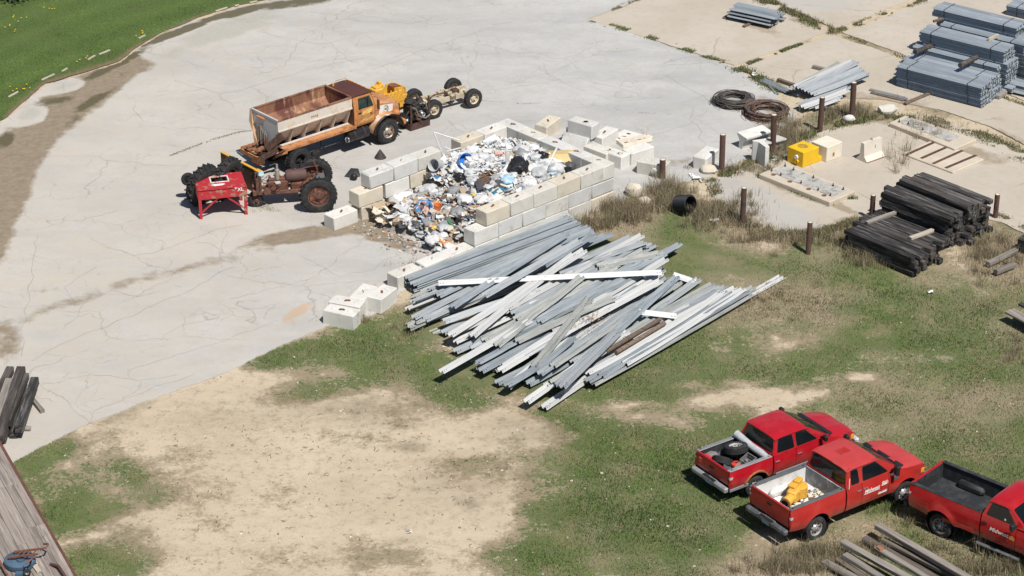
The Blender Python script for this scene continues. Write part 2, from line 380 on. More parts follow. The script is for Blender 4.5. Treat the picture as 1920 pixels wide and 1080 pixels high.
def pavemat():
    m, nt, b = newmat('worn_pavement'); v = nn(nt,'ShaderNodeTexCoord').outputs['Object']
    rot = nn(nt,'ShaderNodeMapping'); rot.inputs['Rotation'].default_value = (0,0,math.radians(-32)); rot.inputs['Scale'].default_value = (.45,1.0,1); L(nt, v, rot.inputs[0])
    st = nz(nt, rot.outputs[0], .42, 5, .62); n1 = nz(nt, v, .18, 5, .55); n2 = nz(nt, v, 3.0, 8, .75); n3 = nz(nt, v, 30, 3, .7)
    c = mix(nt, ramp(nt, n1, [(.35,0.0),(.65,1.0)]), (.435,.427,.412), (.495,.486,.468))
    c = mix(nt, ramp(nt, st, [(.44,0.0),(.64,.9)]), c, (.375,.374,.37))
    c = mix(nt, ramp(nt, n2, [(.48,0.0),(.8,.45)]), c, (.34,.33,.31))
    c = mix(nt, ramp(nt, n3, [(.50,0.0),(.75,.45)]), c, (.29,.28,.255))
    c = mix(nt, ramp(nt, nz(nt, v, 9, 5, .75), [(.52,0.0),(.72,.4)]), c, (.34,.325,.295)); c = mix(nt, ramp(nt, nz(nt, v, 1.0, 8, .7), [(.5,0.0),(.66,.5)]), c, (.37,.35,.315))
    vs_ = nn(nt,'ShaderNodeTexVoronoi'); vs_.inputs['Scale'].default_value = 1.3; L(nt, v, vs_.inputs['Vector']); spk = mth(nt,'MULTIPLY', ramp(nt, vs_.outputs['Distance'], [(.02,1.0),(.11,0.0)]), ramp(nt, nz(nt, v, .5, 4, .6), [(.5,0.0),(.6,.8)]))
    c = mix(nt, spk, c, (.24,.225,.19))
    # beige wear on the left side
    c = mix(nt, mth(nt,'MULTIPLY', attr(nt,'beige'), ramp(nt, nz(nt, v, .7, 6, .65), [(.3,.2),(.65,.75)])), c, (.475,.42,.345))
    # cracking
    wv = nn(nt,'ShaderNodeVectorMath', operation='ADD'); nv = nn(nt,'ShaderNodeTexNoise'); nv.inputs['Scale'].default_value = .9; nv.inputs['Detail'].default_value = 5
    L(nt, v, nv.inputs['Vector']); L(nt, v, wv.inputs[0]); L(nt, nv.outputs['Color'], wv.inputs[1])
    crk = None
    for sca, wid, lo in ((.17,.0055,.48),(.42,.008,.52),(1.1,.014,.60)):
        vo = nn(nt,'ShaderNodeTexVoronoi', feature='DISTANCE_TO_EDGE'); vo.inputs['Scale'].default_value = sca; L(nt, wv.outputs[0], vo.inputs['Vector'])
        k = mth(nt,'MULTIPLY', ramp(nt, vo.outputs['Distance'], [(0.0,1.0),(wid,0.0)]), ramp(nt, nz(nt, v, .33, 3, .6), [(lo-.06,0.0),(lo+.05,1.0)]))
        crk = k if crk is None else mth(nt,'MAXIMUM', crk, k)
    c = mix(nt, mth(nt,'MULTIPLY', crk, .5), c, (.21,.19,.16))
    # mud, damp algae, rust run-off : stains with shapes of their own
    def stain(name, a, col, amt=.9, s=1.3, gain=.75):
        f = ramp(nt, mth(nt,'ADD', attr(nt,name), mth(nt,'MULTIPLY', mth(nt,'SUBTRACT', nz(nt, v, s, 7, .65), .5), gain)), [(a,0.0),(a+.22,1.0)])
        return mix(nt, mth(nt,'MULTIPLY', f, amt), c, col)
    mudc = mix(nt, ramp(nt, n2, [(.35,0.0),(.7,1.0)]), (.27,.215,.15), (.165,.13,.09))
    f0 = c; c = stain('mud', .36, mudc, .92)
    c = stain('damp', .42, mix(nt, n2, (.075,.066,.035), (.12,.105,.06)), .93)
    c = stain('rust', .45, (.48,.29,.15), .5, 2.5)
    c = stain('gravel', .5, mix(nt, ramp(nt, n3, [(.35,0.0),(.65,1.0)]), (.20,.20,.15), (.46,.45,.40)), .55, .8)
    L(nt, c, b.inputs['Base Color']); b.inputs['Roughness'].default_value = .9; b.inputs['Specular IOR Level'].default_value = .2
    bp = nn(nt,'ShaderNodeBump'); bp.inputs['Strength'].default_value = .25; bp.inputs['Distance'].default_value = .02
    L(nt, mth(nt,'SUBTRACT', mth(nt,'ADD', n2, n3), crk), bp.inputs['Height']); L(nt, bp.outputs[0], b.inputs['Normal']); return m

def slabmat():
    m, nt, b = newmat('tan_concrete'); v = nn(nt,'ShaderNodeTexCoord').outputs['Object']
    n1 = nz(nt, v, .25, 6, .6); n2 = nz(nt, v, 2.4, 8, .7); n3 = nz(nt, v, 25, 3, .7)
    c = mix(nt, ramp(nt, n1, [(.35,0.0),(.66,1.0)]), (.415,.365,.30), (.475,.43,.365))
    c = mix(nt, ramp(nt, n2, [(.5,0.0),(.78,.6)]), c, (.36,.31,.245))
    c = mix(nt, ramp(nt, nz(nt, v, .6, 7, .7), [(.55,0.0),(.70,.55)]), c, (.385,.345,.285))
    c = mix(nt, ramp(nt, n3, [(.58,0.0),(.85,.4)]), c, (.33,.28,.22))
    f = ramp(nt, mth(nt,'ADD', attr(nt,'mud'), mth(nt,'MULTIPLY', mth(nt,'SUBTRACT', n2, .5), .8)), [(.35,0.0),(.65,1.0)])
    c = mix(nt, mth(nt,'MULTIPLY', f, .8), c, mix(nt, n3, (.20,.155,.105), (.33,.27,.19)))
    f = ramp(nt, mth(nt,'ADD', attr(nt,'grey'), mth(nt,'MULTIPLY', mth(nt,'SUBTRACT', n2, .5), .6)), [(.3,0.0),(.7,1.0)])
    c = mix(nt, mth(nt,'MULTIPLY', f, .75), c, (.40,.39,.37))
    wv = nn(nt,'ShaderNodeVectorMath', operation='ADD'); nv = nn(nt,'ShaderNodeTexNoise'); nv.inputs['Scale'].default_value = .6; nv.inputs['Detail'].default_value = 4
    L(nt, v, nv.inputs['Vector']); L(nt, v, wv.inputs[0]); L(nt, nv.outputs['Color'], wv.inputs[1])
    vo = nn(nt,'ShaderNodeTexVoronoi', feature='DISTANCE_TO_EDGE'); vo.inputs['Scale'].default_value = .14; L(nt, wv.outputs[0], vo.inputs['Vector'])
    k = mth(nt,'MULTIPLY', ramp(nt, vo.outputs['Distance'], [(0.0,1.0),(.006,0.0)]), ramp(nt, nz(nt, v, .3, 3, .6), [(.46,0.0),(.56,1.0)]))
    c = mix(nt, mth(nt,'MULTIPLY', k, .55), c, (.24,.19,.14))
    L(nt, c, b.inputs['Base Color']); b.inputs['Roughness'].default_value = .9; b.inputs['Specular IOR Level'].default_value = .2
    bp = nn(nt,'ShaderNodeBump'); bp.inputs['Strength'].default_value = .25; bp.inputs['Distance'].default_value = .02
    L(nt, mth(nt,'ADD', n2, n3), bp.inputs['Height']); L(nt, bp.outputs[0], b.inputs['Normal']); return m

def lawnmat():
    m, nt, b = newmat('lawn_soil'); v = nn(nt,'ShaderNodeTexCoord').outputs['Object']
    n2 = nz(nt, v, 3, 7, .7); n1 = nz(nt, v, .5, 5, .6)
    c = mix(nt, n2, (.055,.088,.026), (.11,.155,.055)); c = mix(nt, ramp(nt, n1, [(.4,0.0),(.7,.6)]), c, (.10,.125,.045))
    f = ramp(nt, mth(nt,'ADD', attr(nt,'mud'), mth(nt,'MULTIPLY', mth(nt,'SUBTRACT', n2, .5), .8)), [(.35,0.0),(.65,1.0)])
    c = mix(nt, f, c, mix(nt, n2, (.12,.085,.05), (.22,.17,.11)))
    L(nt, c, b.inputs['Base Color']); b.inputs['Roughness'].default_value = .95; b.inputs['Specular IOR Level'].default_value = .1
    return m

# the yard : one sheet to the horizon, dense where the camera sees it
G0 = sheet('ground', [(-300,1250),(2300,1250),(2300,-60),(1700,-160),(200,-160),(-350,60)], 0.0, .3, groundmat(),
    {'grass':grassmap,'dry':drymap,'soil':soilmap}, relief=lambda V: (fbm(V[:,0]*.35,V[:,1]*.35,3,4)-.5)*.05-.030)
far = MB(); hz = [(-16,58),(16,58)]
gxy = [Vector(p) for p in PN([(-300,1250),(2300,1250),(2300,-60),(1700,-160),(200,-160),(-350,60)])]
far.add([(-3000,-3000,-.30),(3000,-3000,-.30),(3000,3000,-.30),(-3000,3000,-.30)], [(0,1,2,3)])
fo = far.build('terrain', G0.data.materials[0]); fo['kind'] = 'structure'

PAVE = [(-350,1020),(-40,905),(40,858),(120,815),(215,775),(330,732),(440,690),(520,650),(610,612),(700,590),(760,545),(890,480),(1040,420),(1150,385),(1215,350),(1330,332),(1390,300),(1450,262),(1495,215),(1440,165),(1376,126),(1240,82),(1101,35),(1150,18),(1215,-8),(1330,-60),(1400,-110),(900,-110),(640,-50),(520,0),(440,16),(370,38),(300,66),(258,92),(225,118),(150,142),(85,160),(50,190),(15,222),(-60,262),(-350,330)]
def mud(q, V):
  d_ = segdist(q, [(-40,470),(0,370),(35,290),(85,225),(150,180),(210,145),(250,120)]); wd_ = np.interp(q[:,0], [-40,60,200,260],[46,46,38,22])*(.8+.5*fbm(V[:,0]*.3,V[:,1]*.3,12,3)); track = np.clip(1.35-d_/wd_,0,1.0)*1.1
  track = np.maximum(track, np.clip(1-segdist(q,[(700,412),(560,446),(430,484),(260,525),(60,590),(-20,650)])/30,0,1)*.50)
  return np.maximum(track-blobs(q,[(122,163,40,12,-8,1.3),(55,216,38,22,-12,1.3)]), blobs(q, [(235,130,60,16,-12,1.0),(15,430,22,90,0,.5),(590,437,140,16,-9,.95),(700,425,60,14,-10,1.0),(480,460,60,8,-10,.55),(10,640,40,60,0,.6),(60,745,60,14,-20,.45),(300,495,260,14,-10,.32),(90,540,80,20,-10,.35),(800,470,60,14,-15,.4),(1240,310,90,14,-10,.45),(560,590,50,20,-30,.2),(1450,200,50,22,20,.6),(1190,250,60,16,0,.45),(450,395,60,10,-5,.35),(760,460,40,10,0,.8),(720,445,50,12,0,.7)])*(.75+.5*fbm(V[:,0]*.6,V[:,1]*.6,8,3)))
def damp(q, V): return blobs(q, [(215,122,95,10,-27,.8),(330,62,110,8,-20,.9),(440,25,90,9,-14,.95),(560,5,90,12,-8,.75),(175,190,60,11,-30,.75),(100,190,50,10,-10,.7),(10,262,26,18,-40,.8),(230,140,20,8,0,.55),(640,440,70,7,-8,.35),(140,225,50,10,-30,.55)])*(.7+.6*fbm(V[:,0]*.8,V[:,1]*.8,18,4))
def beige(q, V): return np.clip(1.1-q[:,0]/900-q[:,1]*.0001+.25*(q[:,1]>0)*q[:,1]/1080, 0, 1)*.9+blobs(q, [(430,450,200,60,-10,.3)])
def rustm(q, V): return blobs(q, [(558,585,40,11,-30,.95),(545,605,20,8,0,.7),(640,575,14,8,0,.4)])
def gravel(q, V): return blobs(q, [(430,55,150,26,-18,.8),(330,100,60,16,-15,.7),(700,15,200,24,-8,.5),(55,216,36,20,-12,.7),(122,163,36,11,-8,.7)])
pave = sheet('pavement', PAVE, .012, .3, pavemat(), {'mud':mud,'damp':damp,'beige':beige,'rust':rustm,'gravel':gravel}, jit=.07, edge=.12)
CRK = M('crack_dirt', (.20,.18,.15), .95, var=.3, bump=0)
cb_ = MB(); random.seed(64)
for pl, w_ in (([(461,243),(400,242),(330,241)],.03),([(250,480),(290,474),(350,452),(410,430),(455,422)],.045),([(369,455),(395,455),(422,478)],.03),([(409,181),(490,158),(574,132),(700,105)],.03),([(326,152),(356,161),(409,175),(442,201)],.03),([(699,132),(780,100),(857,72),(960,40)],.03),([(72,441),(59,520),(45,600),(40,668)],.035),([(59,678),(132,639),(217,606),(362,540),(440,500)],.04),([(237,698),(316,672),(422,639),(520,600)],.03),([(725,70),(760,90),(800,86),(824,100)],.025),([(735,110),(770,96),(800,112)],.025),([(940,160),(1020,140),(1130,100),(1200,92)],.025),([(880,250),(930,232),(1000,226)],.03),([(1000,120),(1060,160),(1150,190),(1240,182)],.025),([(120,620),(160,570),(205,545)],.025),([(205,545),(260,560),(300,548)],.025),([(140,575),(120,540),(180,500)],.025),([(110,720),(170,700),(260,716),(330,700)],.03),([(180,770),(260,740),(360,700)],.025),([(560,480),(640,520),(700,505),(760,470)],.025),([(1200,260),(1290,232),(1330,205)],.025),([(640,20),(760,46),(900,30)],.025),([(480,60),(600,84),(690,60)],.025),([(1240,140),(1300,170),(1340,200)],.025),([(430,560),(500,545),(590,520)],.025),([(300,640),(340,610),(400,600)],.025)):
    wp_ = [Vector(p) for p in PN(pl)]; dn = densify(wp_, .35, 0, False)+[wp_[-1]]; off = random.random()*50; pts = []
    for i, p in enumerate(dn):
        d_ = (dn[min(i+1,len(dn)-1)]-dn[max(0,i-1)]).normalized(); nv_ = Vector((-d_.y,d_.x)); j = .22*noise.noise(Vector((i*.45,off,0)))+.10*noise.noise(Vector((i*1.6,off,4))); hw_ = w_*.62*(.3+.9*abs(noise.noise(Vector((i*.3,off,9))))); c_ = p+nv_*j
        pts.append((c_+nv_*hw_*.5, c_-nv_*hw_*.5))
    vs_ = []; 
    for a_, b_ in pts: vs_ += [(a_.x,a_.y,.0165),(b_.x,b_.y,.0165)]
    cb_.add(vs_, [(2*i,2*i+1,2*i+3,2*i+2) for i in range(len(pts)-1)])
co_ = cb_.build('pavement_crack', CRK); co_['kind'] = 'structure'
LAWN = [(-500,420),(-350,325),(-60,258),(15,218),(50,186),(85,156),(150,138),(225,114),(258,88),(300,62),(370,33),(440,11),(520,-5),(640,-55),(900,-115),(-100,-160),(-600,100)]
def lmud(q, V): return np.clip(1-segdist(q, [(15,222),(85,160),(225,118),(258,92),(370,38),(520,0)])/17, 0, 1)*.95
lawn = sheet('lawn', LAWN, -.004, .35, lawnmat(), {'mud':lmud}, jit=.05, relief=lambda V: .03*fbm(V[:,0]*.5,V[:,1]*.5,4,3))
SM = slabmat()
def smud(q, V): return blobs(q, [(1420,45,60,14,25,.7),(1500,40,50,10,20,.6),(1480,100,40,8,0,.3),(1560,175,90,14,5,.7),(1640,190,60,14,0,.7),(1700,195,60,12,0,.6),(1880,260,60,20,20,.7),(1850,150,60,20,0,.8),(1880,180,40,14,0,.4)])
def sgrey(q, V): return blobs(q, [(1520,8,120,20,0,.7),(1800,20,160,40,0,.25),(1400,370,90,34,20,.95),(1480,410,70,30,20,.95),(1360,345,50,14,0,.7),(1870,350,50,40,0,.3)])
def smud4(q, V): return blobs(q, [(1365,345,40,14,0,.6),(1430,325,60,8,10,.55),(1490,360,80,9,22,.8),(1570,385,60,8,25,.9),(1700,280,60,8,20,.5),(1820,285,60,14,10,.7),(1860,300,50,14,0,.6),(1500,240,60,14,-25,.8),(1650,225,70,10,5,.7),(1600,415,40,12,0,.8)])
for poly, md in (([(1104,38),(1160,17),(1217,-6),(1330,-58),(1424,-2),(1490,28),(1552,60),(1464,92),(1377,123),(1240,80)], smud),
             ([(1387,129),(1470,98),(1559,65),(1665,100),(1760,140),(1960,215),(1960,290),(1850,235),(1760,205),(1650,186),(1500,182),(1450,160)], smud),
             ([(1340,-62),(1434,-6),(1500,24),(1566,53),(1620,34),(1720,-6),(1760,-40)], smud),
             ([(1578,60),(1640,40),(1735,0),(1800,-40),(1990,-40),(1990,214),(1770,134),(1670,94)], smud),
             ([(1322,345),(1365,325),(1440,300),(1500,266),(1560,240),(1660,226),(1760,222),(1850,258),(1960,305),(1960,455),(1880,418),(1800,400),(1690,398),(1610,412),(1530,436),(1462,436),(1404,420),(1352,388)], smud4)):
    sheet('concrete_slab', poly, .016, .3, SM, {'mud':md,'grey':sgrey}, jit=.05, edge=.12)
# ------------------------------------------------------------------ object materials
def concrete(name, col, c2=(.30,.27,.22)): return M(name, col, .88, var=.10, scale=1.6, col2=c2, lo=.56, hi=.80, scale2=2.2, bump=.35, bscale=24, rnd=.05, col3=sc(col,.62), lo3=.62, hi3=.74, scale3=7, spec=.2)
CB = [concrete('block_grey',(.56,.54,.49)), concrete('block_white',(.61,.595,.555)), concrete('block_tan',(.58,.525,.43)), concrete('block_blue_grey',(.54,.535,.515))]
RUST = M('rust_iron', (.17,.075,.04), .9, var=.4, scale=14, col2=(.28,.13,.06), lo=.5, hi=.6, scale2=20, bump=.3)
DRUST = M('dark_rust', (.075,.042,.032), .85, var=.4, scale=8, col2=(.16,.075,.045), lo=.5, hi=.62, scale2=9, bump=.3)
BLACK = M('black_hole', (.006,.006,.006), .9, var=.1, bump=0)
RUBBER = M('tyre_rubber', (.022,.022,.023), .8, var=.3, scale=6, col2=(.07,.065,.058), lo=.52, hi=.75, scale2=5, bump=.3)
GALV = [M('galvanised_bright', (.42,.445,.46), .45, .35, var=.16, scale=2.2, col2=(.31,.34,.36), lo=.48, hi=.62, scale2=2.2, stretch=(.35,3,3), bump=.08, rnd=.12, col3=(.56,.58,.585), lo3=.6, hi3=.7, scale3=4),
        M('galvanised_blue', (.345,.38,.40), .42, .4, var=.2, scale=2.2, col2=(.225,.26,.285), lo=.48, hi=.62, scale2=2.0, stretch=(.35,3,3), bump=.08, rnd=.14, col3=(.44,.475,.50), lo3=.58, hi3=.70, scale3=4),
        M('galvanised_dull', (.345,.355,.34), .62, .25, var=.16, scale=2.5, col2=(.235,.25,.24), lo=.48, hi=.66, scale2=2.6, stretch=(.4,3,3), bump=.1, rnd=.12, col3=(.30,.25,.20), lo3=.66, hi3=.76, scale3=5),
        M('galvanised_white', (.49,.495,.49), .55, .2, var=.08, scale=2, col2=(.43,.44,.445), lo=.54, hi=.7, scale2=2.5, stretch=(.4,3,3), bump=.08, rnd=.08)]
GDARK = M('galvanised_new', (.40,.445,.485), .42, .4, var=.16, scale=1.6, col2=(.31,.355,.395), lo=.46, hi=.62, scale2=1.6, stretch=(.3,3,3), bump=.06, rnd=.16, col3=(.52,.58,.63), lo3=.56, hi3=.68, scale3=3)
STRAP = M('steel_strap', (.03,.032,.036), .6, bump=0)
TIE = [M('creosote_timber', (.030,.027,.026), .85, var=.45, scale=3, col2=(.095,.09,.088), lo=.5, hi=.68, scale2=2.5, stretch=(.25,3.2,3.2), bump=.9, bscale=14, rnd=.45, col3=(.21,.20,.195), lo3=.53, hi3=.68, scale3=3.0),
       M('worn_timber', (.062,.052,.047), .88, var=.4, scale=3, col2=(.14,.125,.115), lo=.48, hi=.66, scale2=2.5, stretch=(.25,3.2,3.2), bump=.6, bscale=9, rnd=.3, col3=(.022,.02,.02), lo3=.58, hi3=.7, scale3=3.5)]
GREYWOOD = M('weathered_plank', (.24,.215,.19), .9, var=.3, scale=4, col2=(.125,.108,.095), lo=.5, hi=.66, scale2=3, stretch=(.2,4,4), bump=.6, bscale=10, rnd=.2, col3=(.34,.315,.285), lo3=.56, hi3=.7, scale3=5)
PALEWOOD = M('pale_lumber', (.42,.37,.30), .9, var=.25, scale=4, col2=(.25,.21,.17), lo=.52, hi=.68, scale2=3, stretch=(.2,4,4), bump=.5, bscale=10, rnd=.15)
BROWNWOOD = M('brown_wood', (.165,.12,.09), .9, var=.3, scale=4, col2=(.075,.05,.04), lo=.5, hi=.66, scale2=3, stretch=(.2,4,4), bump=.5, bscale=10, rnd=.2)
POSTM = M('rusty_post_steel', (.10,.055,.043), .8, var=.25, scale=3, col2=(.045,.035,.032), lo=.5, hi=.64, scale2=3, bump=.2, bscale=30, rnd=.2)
BLUEBAR = M('painted_white', (.72,.72,.70), .6, var=.06, scale=3, col2=(.5,.48,.44), lo=.60, hi=.74, scale2=4, bump=.15, rnd=.05)

# ------------------------------------------------------------------ concrete blocks
BL, BW, BH = 1.215, .605, .592
block_meshes = []
for k in range(6):
    random.seed(50+k); b = MB(); b.box((0,0,BH/2), (BL,BW,BH), ch=random.choice((.02,.03,.045)), jit=.012)
    for sx in (-1,1): b.blob((sx*.32,0,BH), (.075,.075,.035), 1, .1)
    block_meshes.append(b)
loop_mesh = None
BLOCK_CACHE = {}
def block_mesh(k, mi):
    if (k,mi) not in BLOCK_CACHE: BLOCK_CACHE[(k,mi)] = block_meshes[k].mesh('concrete_block', CB[mi], 35)
    return BLOCK_CACHE[(k,mi)]
lm = MB(); lm.tube([(-.09,0,-.03),(-.075,0,.03),(-.03,0,.045),(.04,0,.045),(.08,0,.03),(.09,0,-.03)], .014, 6)
lm.box((0,0,.002), (.23,.085,.004)); LOOP = lm.mesh('lifting_loop', RUST, 40)
def block(mx, mi, label, group, loop=True, k=None, cat='concrete block'):
    o = bpy.data.objects.new('concrete_block', block_mesh(random.randrange(6) if k is None else k, mi)); COL.objects.link(o)
    o.matrix_world = mx; tag(o, label, cat, group)
    if loop:
        l = bpy.data.objects.new('lifting_loop', LOOP); COL.objects.link(l); l.parent = o; l.matrix_local = T(random.uniform(-.03,.03),0,BH) @ rz(random.uniform(-.3,.3)+.5)
    return o
random.seed(3)
AU = math.radians(222.8); E1 = Vector((math.cos(AU), math.sin(AU), 0)); E2 = Vector((math.cos(AU-math.pi/2), math.sin(AU-math.pi/2), 0)); BC = Vector((3.98, 88.80, 0))
def binp(u, v, z=0): return BC+E1*u+E2*v+Vector((0,0,z))
ZB = [-.05, .548, 1.146]
def wall_block(u, v, c, along, mi, label, loop, j=.012):
    p = binp(u+random.uniform(-j,j), v+random.uniform(-j,j), ZB[c]); a = AU if along == 'u' else AU-math.pi/2
    block(T(*p) @ rz(a+random.uniform(-.012,.012)), mi, label, 'stacked blocks of the rubbish bay walls', loop)
CN = ['bottom', 'middle', 'top']
def word(i): return ORD[i]
near_col = {2:[0,2,0,0,2], 1:[3,3,0,3,3,1], 0:[2,0,1,2,0,3,1,1,0]}
for c, n, u0 in ((2,5,.61),(1,6,0.0),(0,9,0.0)):
    for i in range(n):
        u = u0+(i+.5)*1.22+(0.12 if c == 0 and i == 8 else 0)
        wall_block(u, .305, c, 'u', near_col[c][i], f"concrete block, {CN[c]} course of the bay wall beside the guardrails, {word(i)} from far corner", c == 2 or (c == 0 and i > 5))
for c, n, v0 in ((2,5,0.0),(1,4,.61),(0,4,.61)):
    for i in range(n):
        wall_block(.305, v0+(i+.5)*1.22, c, 'v', [0,3,3,0,3][i], f"concrete block in the {CN[c]} course of the bay back wall, {word(i)} from the guardrail side", c == 2)
for c, us in ((2,[.61,1.83,4.10,5.32,6.54]),(1,[.70,1.92,3.22,4.50,5.78,7.10]),(0,[.56,1.78,3.0,4.22,5.60,7.0,8.38])):
    for i, u in enumerate(us):
        wall_block(u+.61, 5.795, c, 'u', ([1,2,0,3,3] if c == 2 else [0,0,0,2,1,2,3,])[i] if c else [0,0,0,0,3,2,1][i], f"concrete block, {CN[c]} course of the bay wall beside the truck, {word(i)} from back corner", c == 2 or i == len(us)-1)
# four blocks on the grass by the pavement corner
for (px, py, hd, mi, txt) in ((700,575,-62,1,"white concrete block standing on grass, right one of the upright pair touching the guardrail pile end"),(0,0,0,0,"")):
    pass
def bl(px, py, z, hd, mi, label, loop=True, tx=0, ty=0, sink=.05):
    p = P(px, py, z); block(T(p.x,p.y,z-sink) @ rz(math.radians(hd)) @ E3(math.radians(tx), math.radians(ty)), mi, label, 'loose concrete blocks around the yard', loop)
bl(641,606,0,-22,1,"white concrete block nearest the front of the four blocks at the pavement corner")
bl(652,589,0,-22,1,"white concrete block behind the front one of the four at the pavement corner")
bl(682,572,0,68,1,"upright white concrete block left of its neighbour at the pavement corner, behind the front pair")
bl(716,573,0,64,1,"white concrete block standing right next to the ends of the stacked guardrails", ty=3)
# loose blocks behind the bay
bl(1027,249,0,60,2,"small rust-stained tan block standing alone behind the bay back wall", tx=0)
bl(1078,279,0,-36,3,"smooth blue-grey block leaning on its edge against the bay back wall", False, tx=-32)
bl(1090,262,0,-40,0,"grey block lying under the holed block behind the bay", False)
bl(1094,250,.55,-36,3,"grey block with one round hole, on top of another behind the bay", False)
bl(1133,270,0,55,1,"white block standing right of the holed grey block behind the bay")
bl(1124,300,0,-44,0,"flat pale block set tight against the outside of the bay back wall", False)
bl(1151,307,0,-40,1,"white block with two round holes beside the bay back wall", False)
bl(1196,300,0,38,1,"long pale block lying beyond the two-holed block near the short post", False)
bl(1225,325,0,-24,0,"weathered block lying beside the short rusty post with a round plug in its side", False)
bl(1323,308,0,60,1,"upright white block standing beside the tall rusty post at the pavement edge", False)
# round holes and plugs belong to their blocks
for o in list(COL.objects):
    l = o.get('label', '')
    if 'one round hole' in l: hs = [(.1,0,BH)]
    elif 'two round holes' in l: hs = [(-.3,0,BH),(.3,0,BH)]
    elif 'round plug' in l:
        b = MB(); b.cyl(.11,0,.10,14); b.build('plug', CB[1], o, 40, mx=T(.15,-BW/2,.33) @ Matrix.Rotation(math.pi/2,4,'X')); continue
    else: continue
    for h in hs:
        b = MB(); b.lathe([(.085,-.0),(.15,.004),(.155,.012),(.12,.016),(.10,.006)], 16); b.cyl(.1,.001,.005,16,mat=1); b.build('hole_rim', [CB[2],BLACK], o, 40, mx=T(*h))
random.seed(9)
def chunk(px, py, z, size, mi, label, name='concrete_chunk', cat='rubble', seed=0, mat=None, hd=0, group=None):
    b = MB(); b.blob((0,0,size[2]*.6), size, 2, .35, 1.1, seed=seed, flat=-size[2]*.6); p = P(px,py,z)
    o = b.build(name, mat or CB[mi], None, 28, T(*p) @ rz(math.radians(hd))); return tag(o, label, cat, group)
chunk(1188,365,0,(.36,.30,.30),2,"rounded grey concrete lump among dry weeds beside the bay corner",seed=3)
chunk(1207,381,0,(.26,.2,.16),2,"broken tan stone lying in dry weeds below the concrete lump",seed=8)
chunk(1328,323,0,(.36,.28,.20),2,"tan broken block lying at the foot of the upright white block",seed=5)
chunk(1591,227,0,(.26,.2,.17),1,"white stone at the foot of the tallest post",seed=6)
chunk(1664,210,0,(.42,.32,.22),0,"shiny crumpled grey heap among weeds right of the tallest post",seed=7)
for i,(px,py,s) in enumerate(((1296,331,.17),(1307,338,.25),(1455,301,.24),(1340,417,.2),(1744,548,.14),(1418,142,.24),(1497,180,.14),(768,997,.14),(1012,716,.06))):
    b = MB(); rr = random.Random(i)
    for k in range(5): b.add([(rr.uniform(-s,s),rr.uniform(-s,s),rr.uniform(.01,s*.6)) for _ in range(4)], [(0,1,2),(0,2,3)])
    o = b.build('litter_scrap', BLUEBAR, None, None, T(*P(px,py,0)))
    tag(o, ["crumpled white scrap at the foot of the rubble by the bay","torn white sheet lying near the upright white block","torn white scrap in the weeds left of the yellow block","flat pale scrap on the grass by the leaning post","small white scrap on the grass below the timber stack","white torn sheet at the slab corner beside the loose rails","small white scrap below the loose rail pile","pale scrap lying on the bare dirt","tiny pale scrap on the grass by the rail ends"][i], 'scrap')
# flat broken slabs with rusty bars
for i,(px,py,hd,sz) in enumerate(((1165,262,-30,(.9,.7,.14)),(1190,268,30,(1.4,.55,.16)),(1180,255,-35,(.9,.6,.12)),(1205,262,40,(.8,.4,.12)))):
    b = MB(); b.box((0,0,sz[2]/2), sz, ch=.02, jit=.03); p = P(px,py,0)
    o = b.build('broken_slab', CB[[1,2,1,2][i]], None, 35, T(*p) @ rz(math.radians(hd)))
    b = MB()
    for k in range(3): b.box((random.uniform(-.35,.35)*sz[0],random.uniform(-.3,.3)*sz[1],sz[2]+.004), (.16,.05,.03), rz(random.uniform(-1,1)*.3))
    b.build('rusty_bar', RUST, o)
    tag(o, ["flat broken slab nearest the white block behind the bay","long tan slab with rusty bars on the pavement behind the bay","pale slab lying furthest from the bay among the broken slabs","narrow tan slab at the outer end of the broken slabs"][i], 'slab', 'broken slabs behind the bay')

# ------------------------------------------------------------------ bollard posts
POSTS = [(1242,335,.85,.235,"short rusty steel post beside the rubble at the bay corner"),(1353,319,1.56,.235,"rusty steel post standing right of the upright white block"),(1449,284,1.62,.235,"rusty steel post standing among the white barriers"),
    (1537,245,1.5,.225,"dark steel post standing in front of the loose rail pile"),(1597,224,1.68,.24,"tallest dark post, right of the loose rail pile"),(1392,421,1.54,.215,"reddish rusty post standing in dry grass below the anchor slab"),
    (1515,475,1.28,.20,"thin brown post standing in grass left of the timber stacks"),(1634,412,1.05,.20,"brown post standing behind the low timber pile"),(1866,408,1.0,.20,"brown post at the right end of the tall timber stack")]
for px,py,h,d,lab in POSTS:
    p = P(px,py,0); t = thing('steel_post', lab, 'post', p, random.uniform(0,6), 'steel posts along the yard edge')
    t.rotation_euler = (random.uniform(-.02,.02), random.uniform(-.02,.02), random.uniform(0,6))
    b = MB(); b.lathe([(d/2,-.2),(d/2,h),(d/2-.012,h),(d/2-.012,h-.02)], 20); b.build('pipe', POSTM, t, 40)
    b = MB(); b.lathe([(d/2-.013,h-.03),(d/2-.013,h-.004),(d*.3,h+.012),(.001,h+.018)], 20); b.build('concrete_cap', CB[2], t, 40)
    b = MB()
    for zz in (h*.35,h*.8): b.cyl(.018,0,.03,8,T(0,0,zz) @ Matrix.Rotation(math.pi/2,4,'X') @ T(0,0,d/2-.005))
    b.build('bolt', RUST, t)

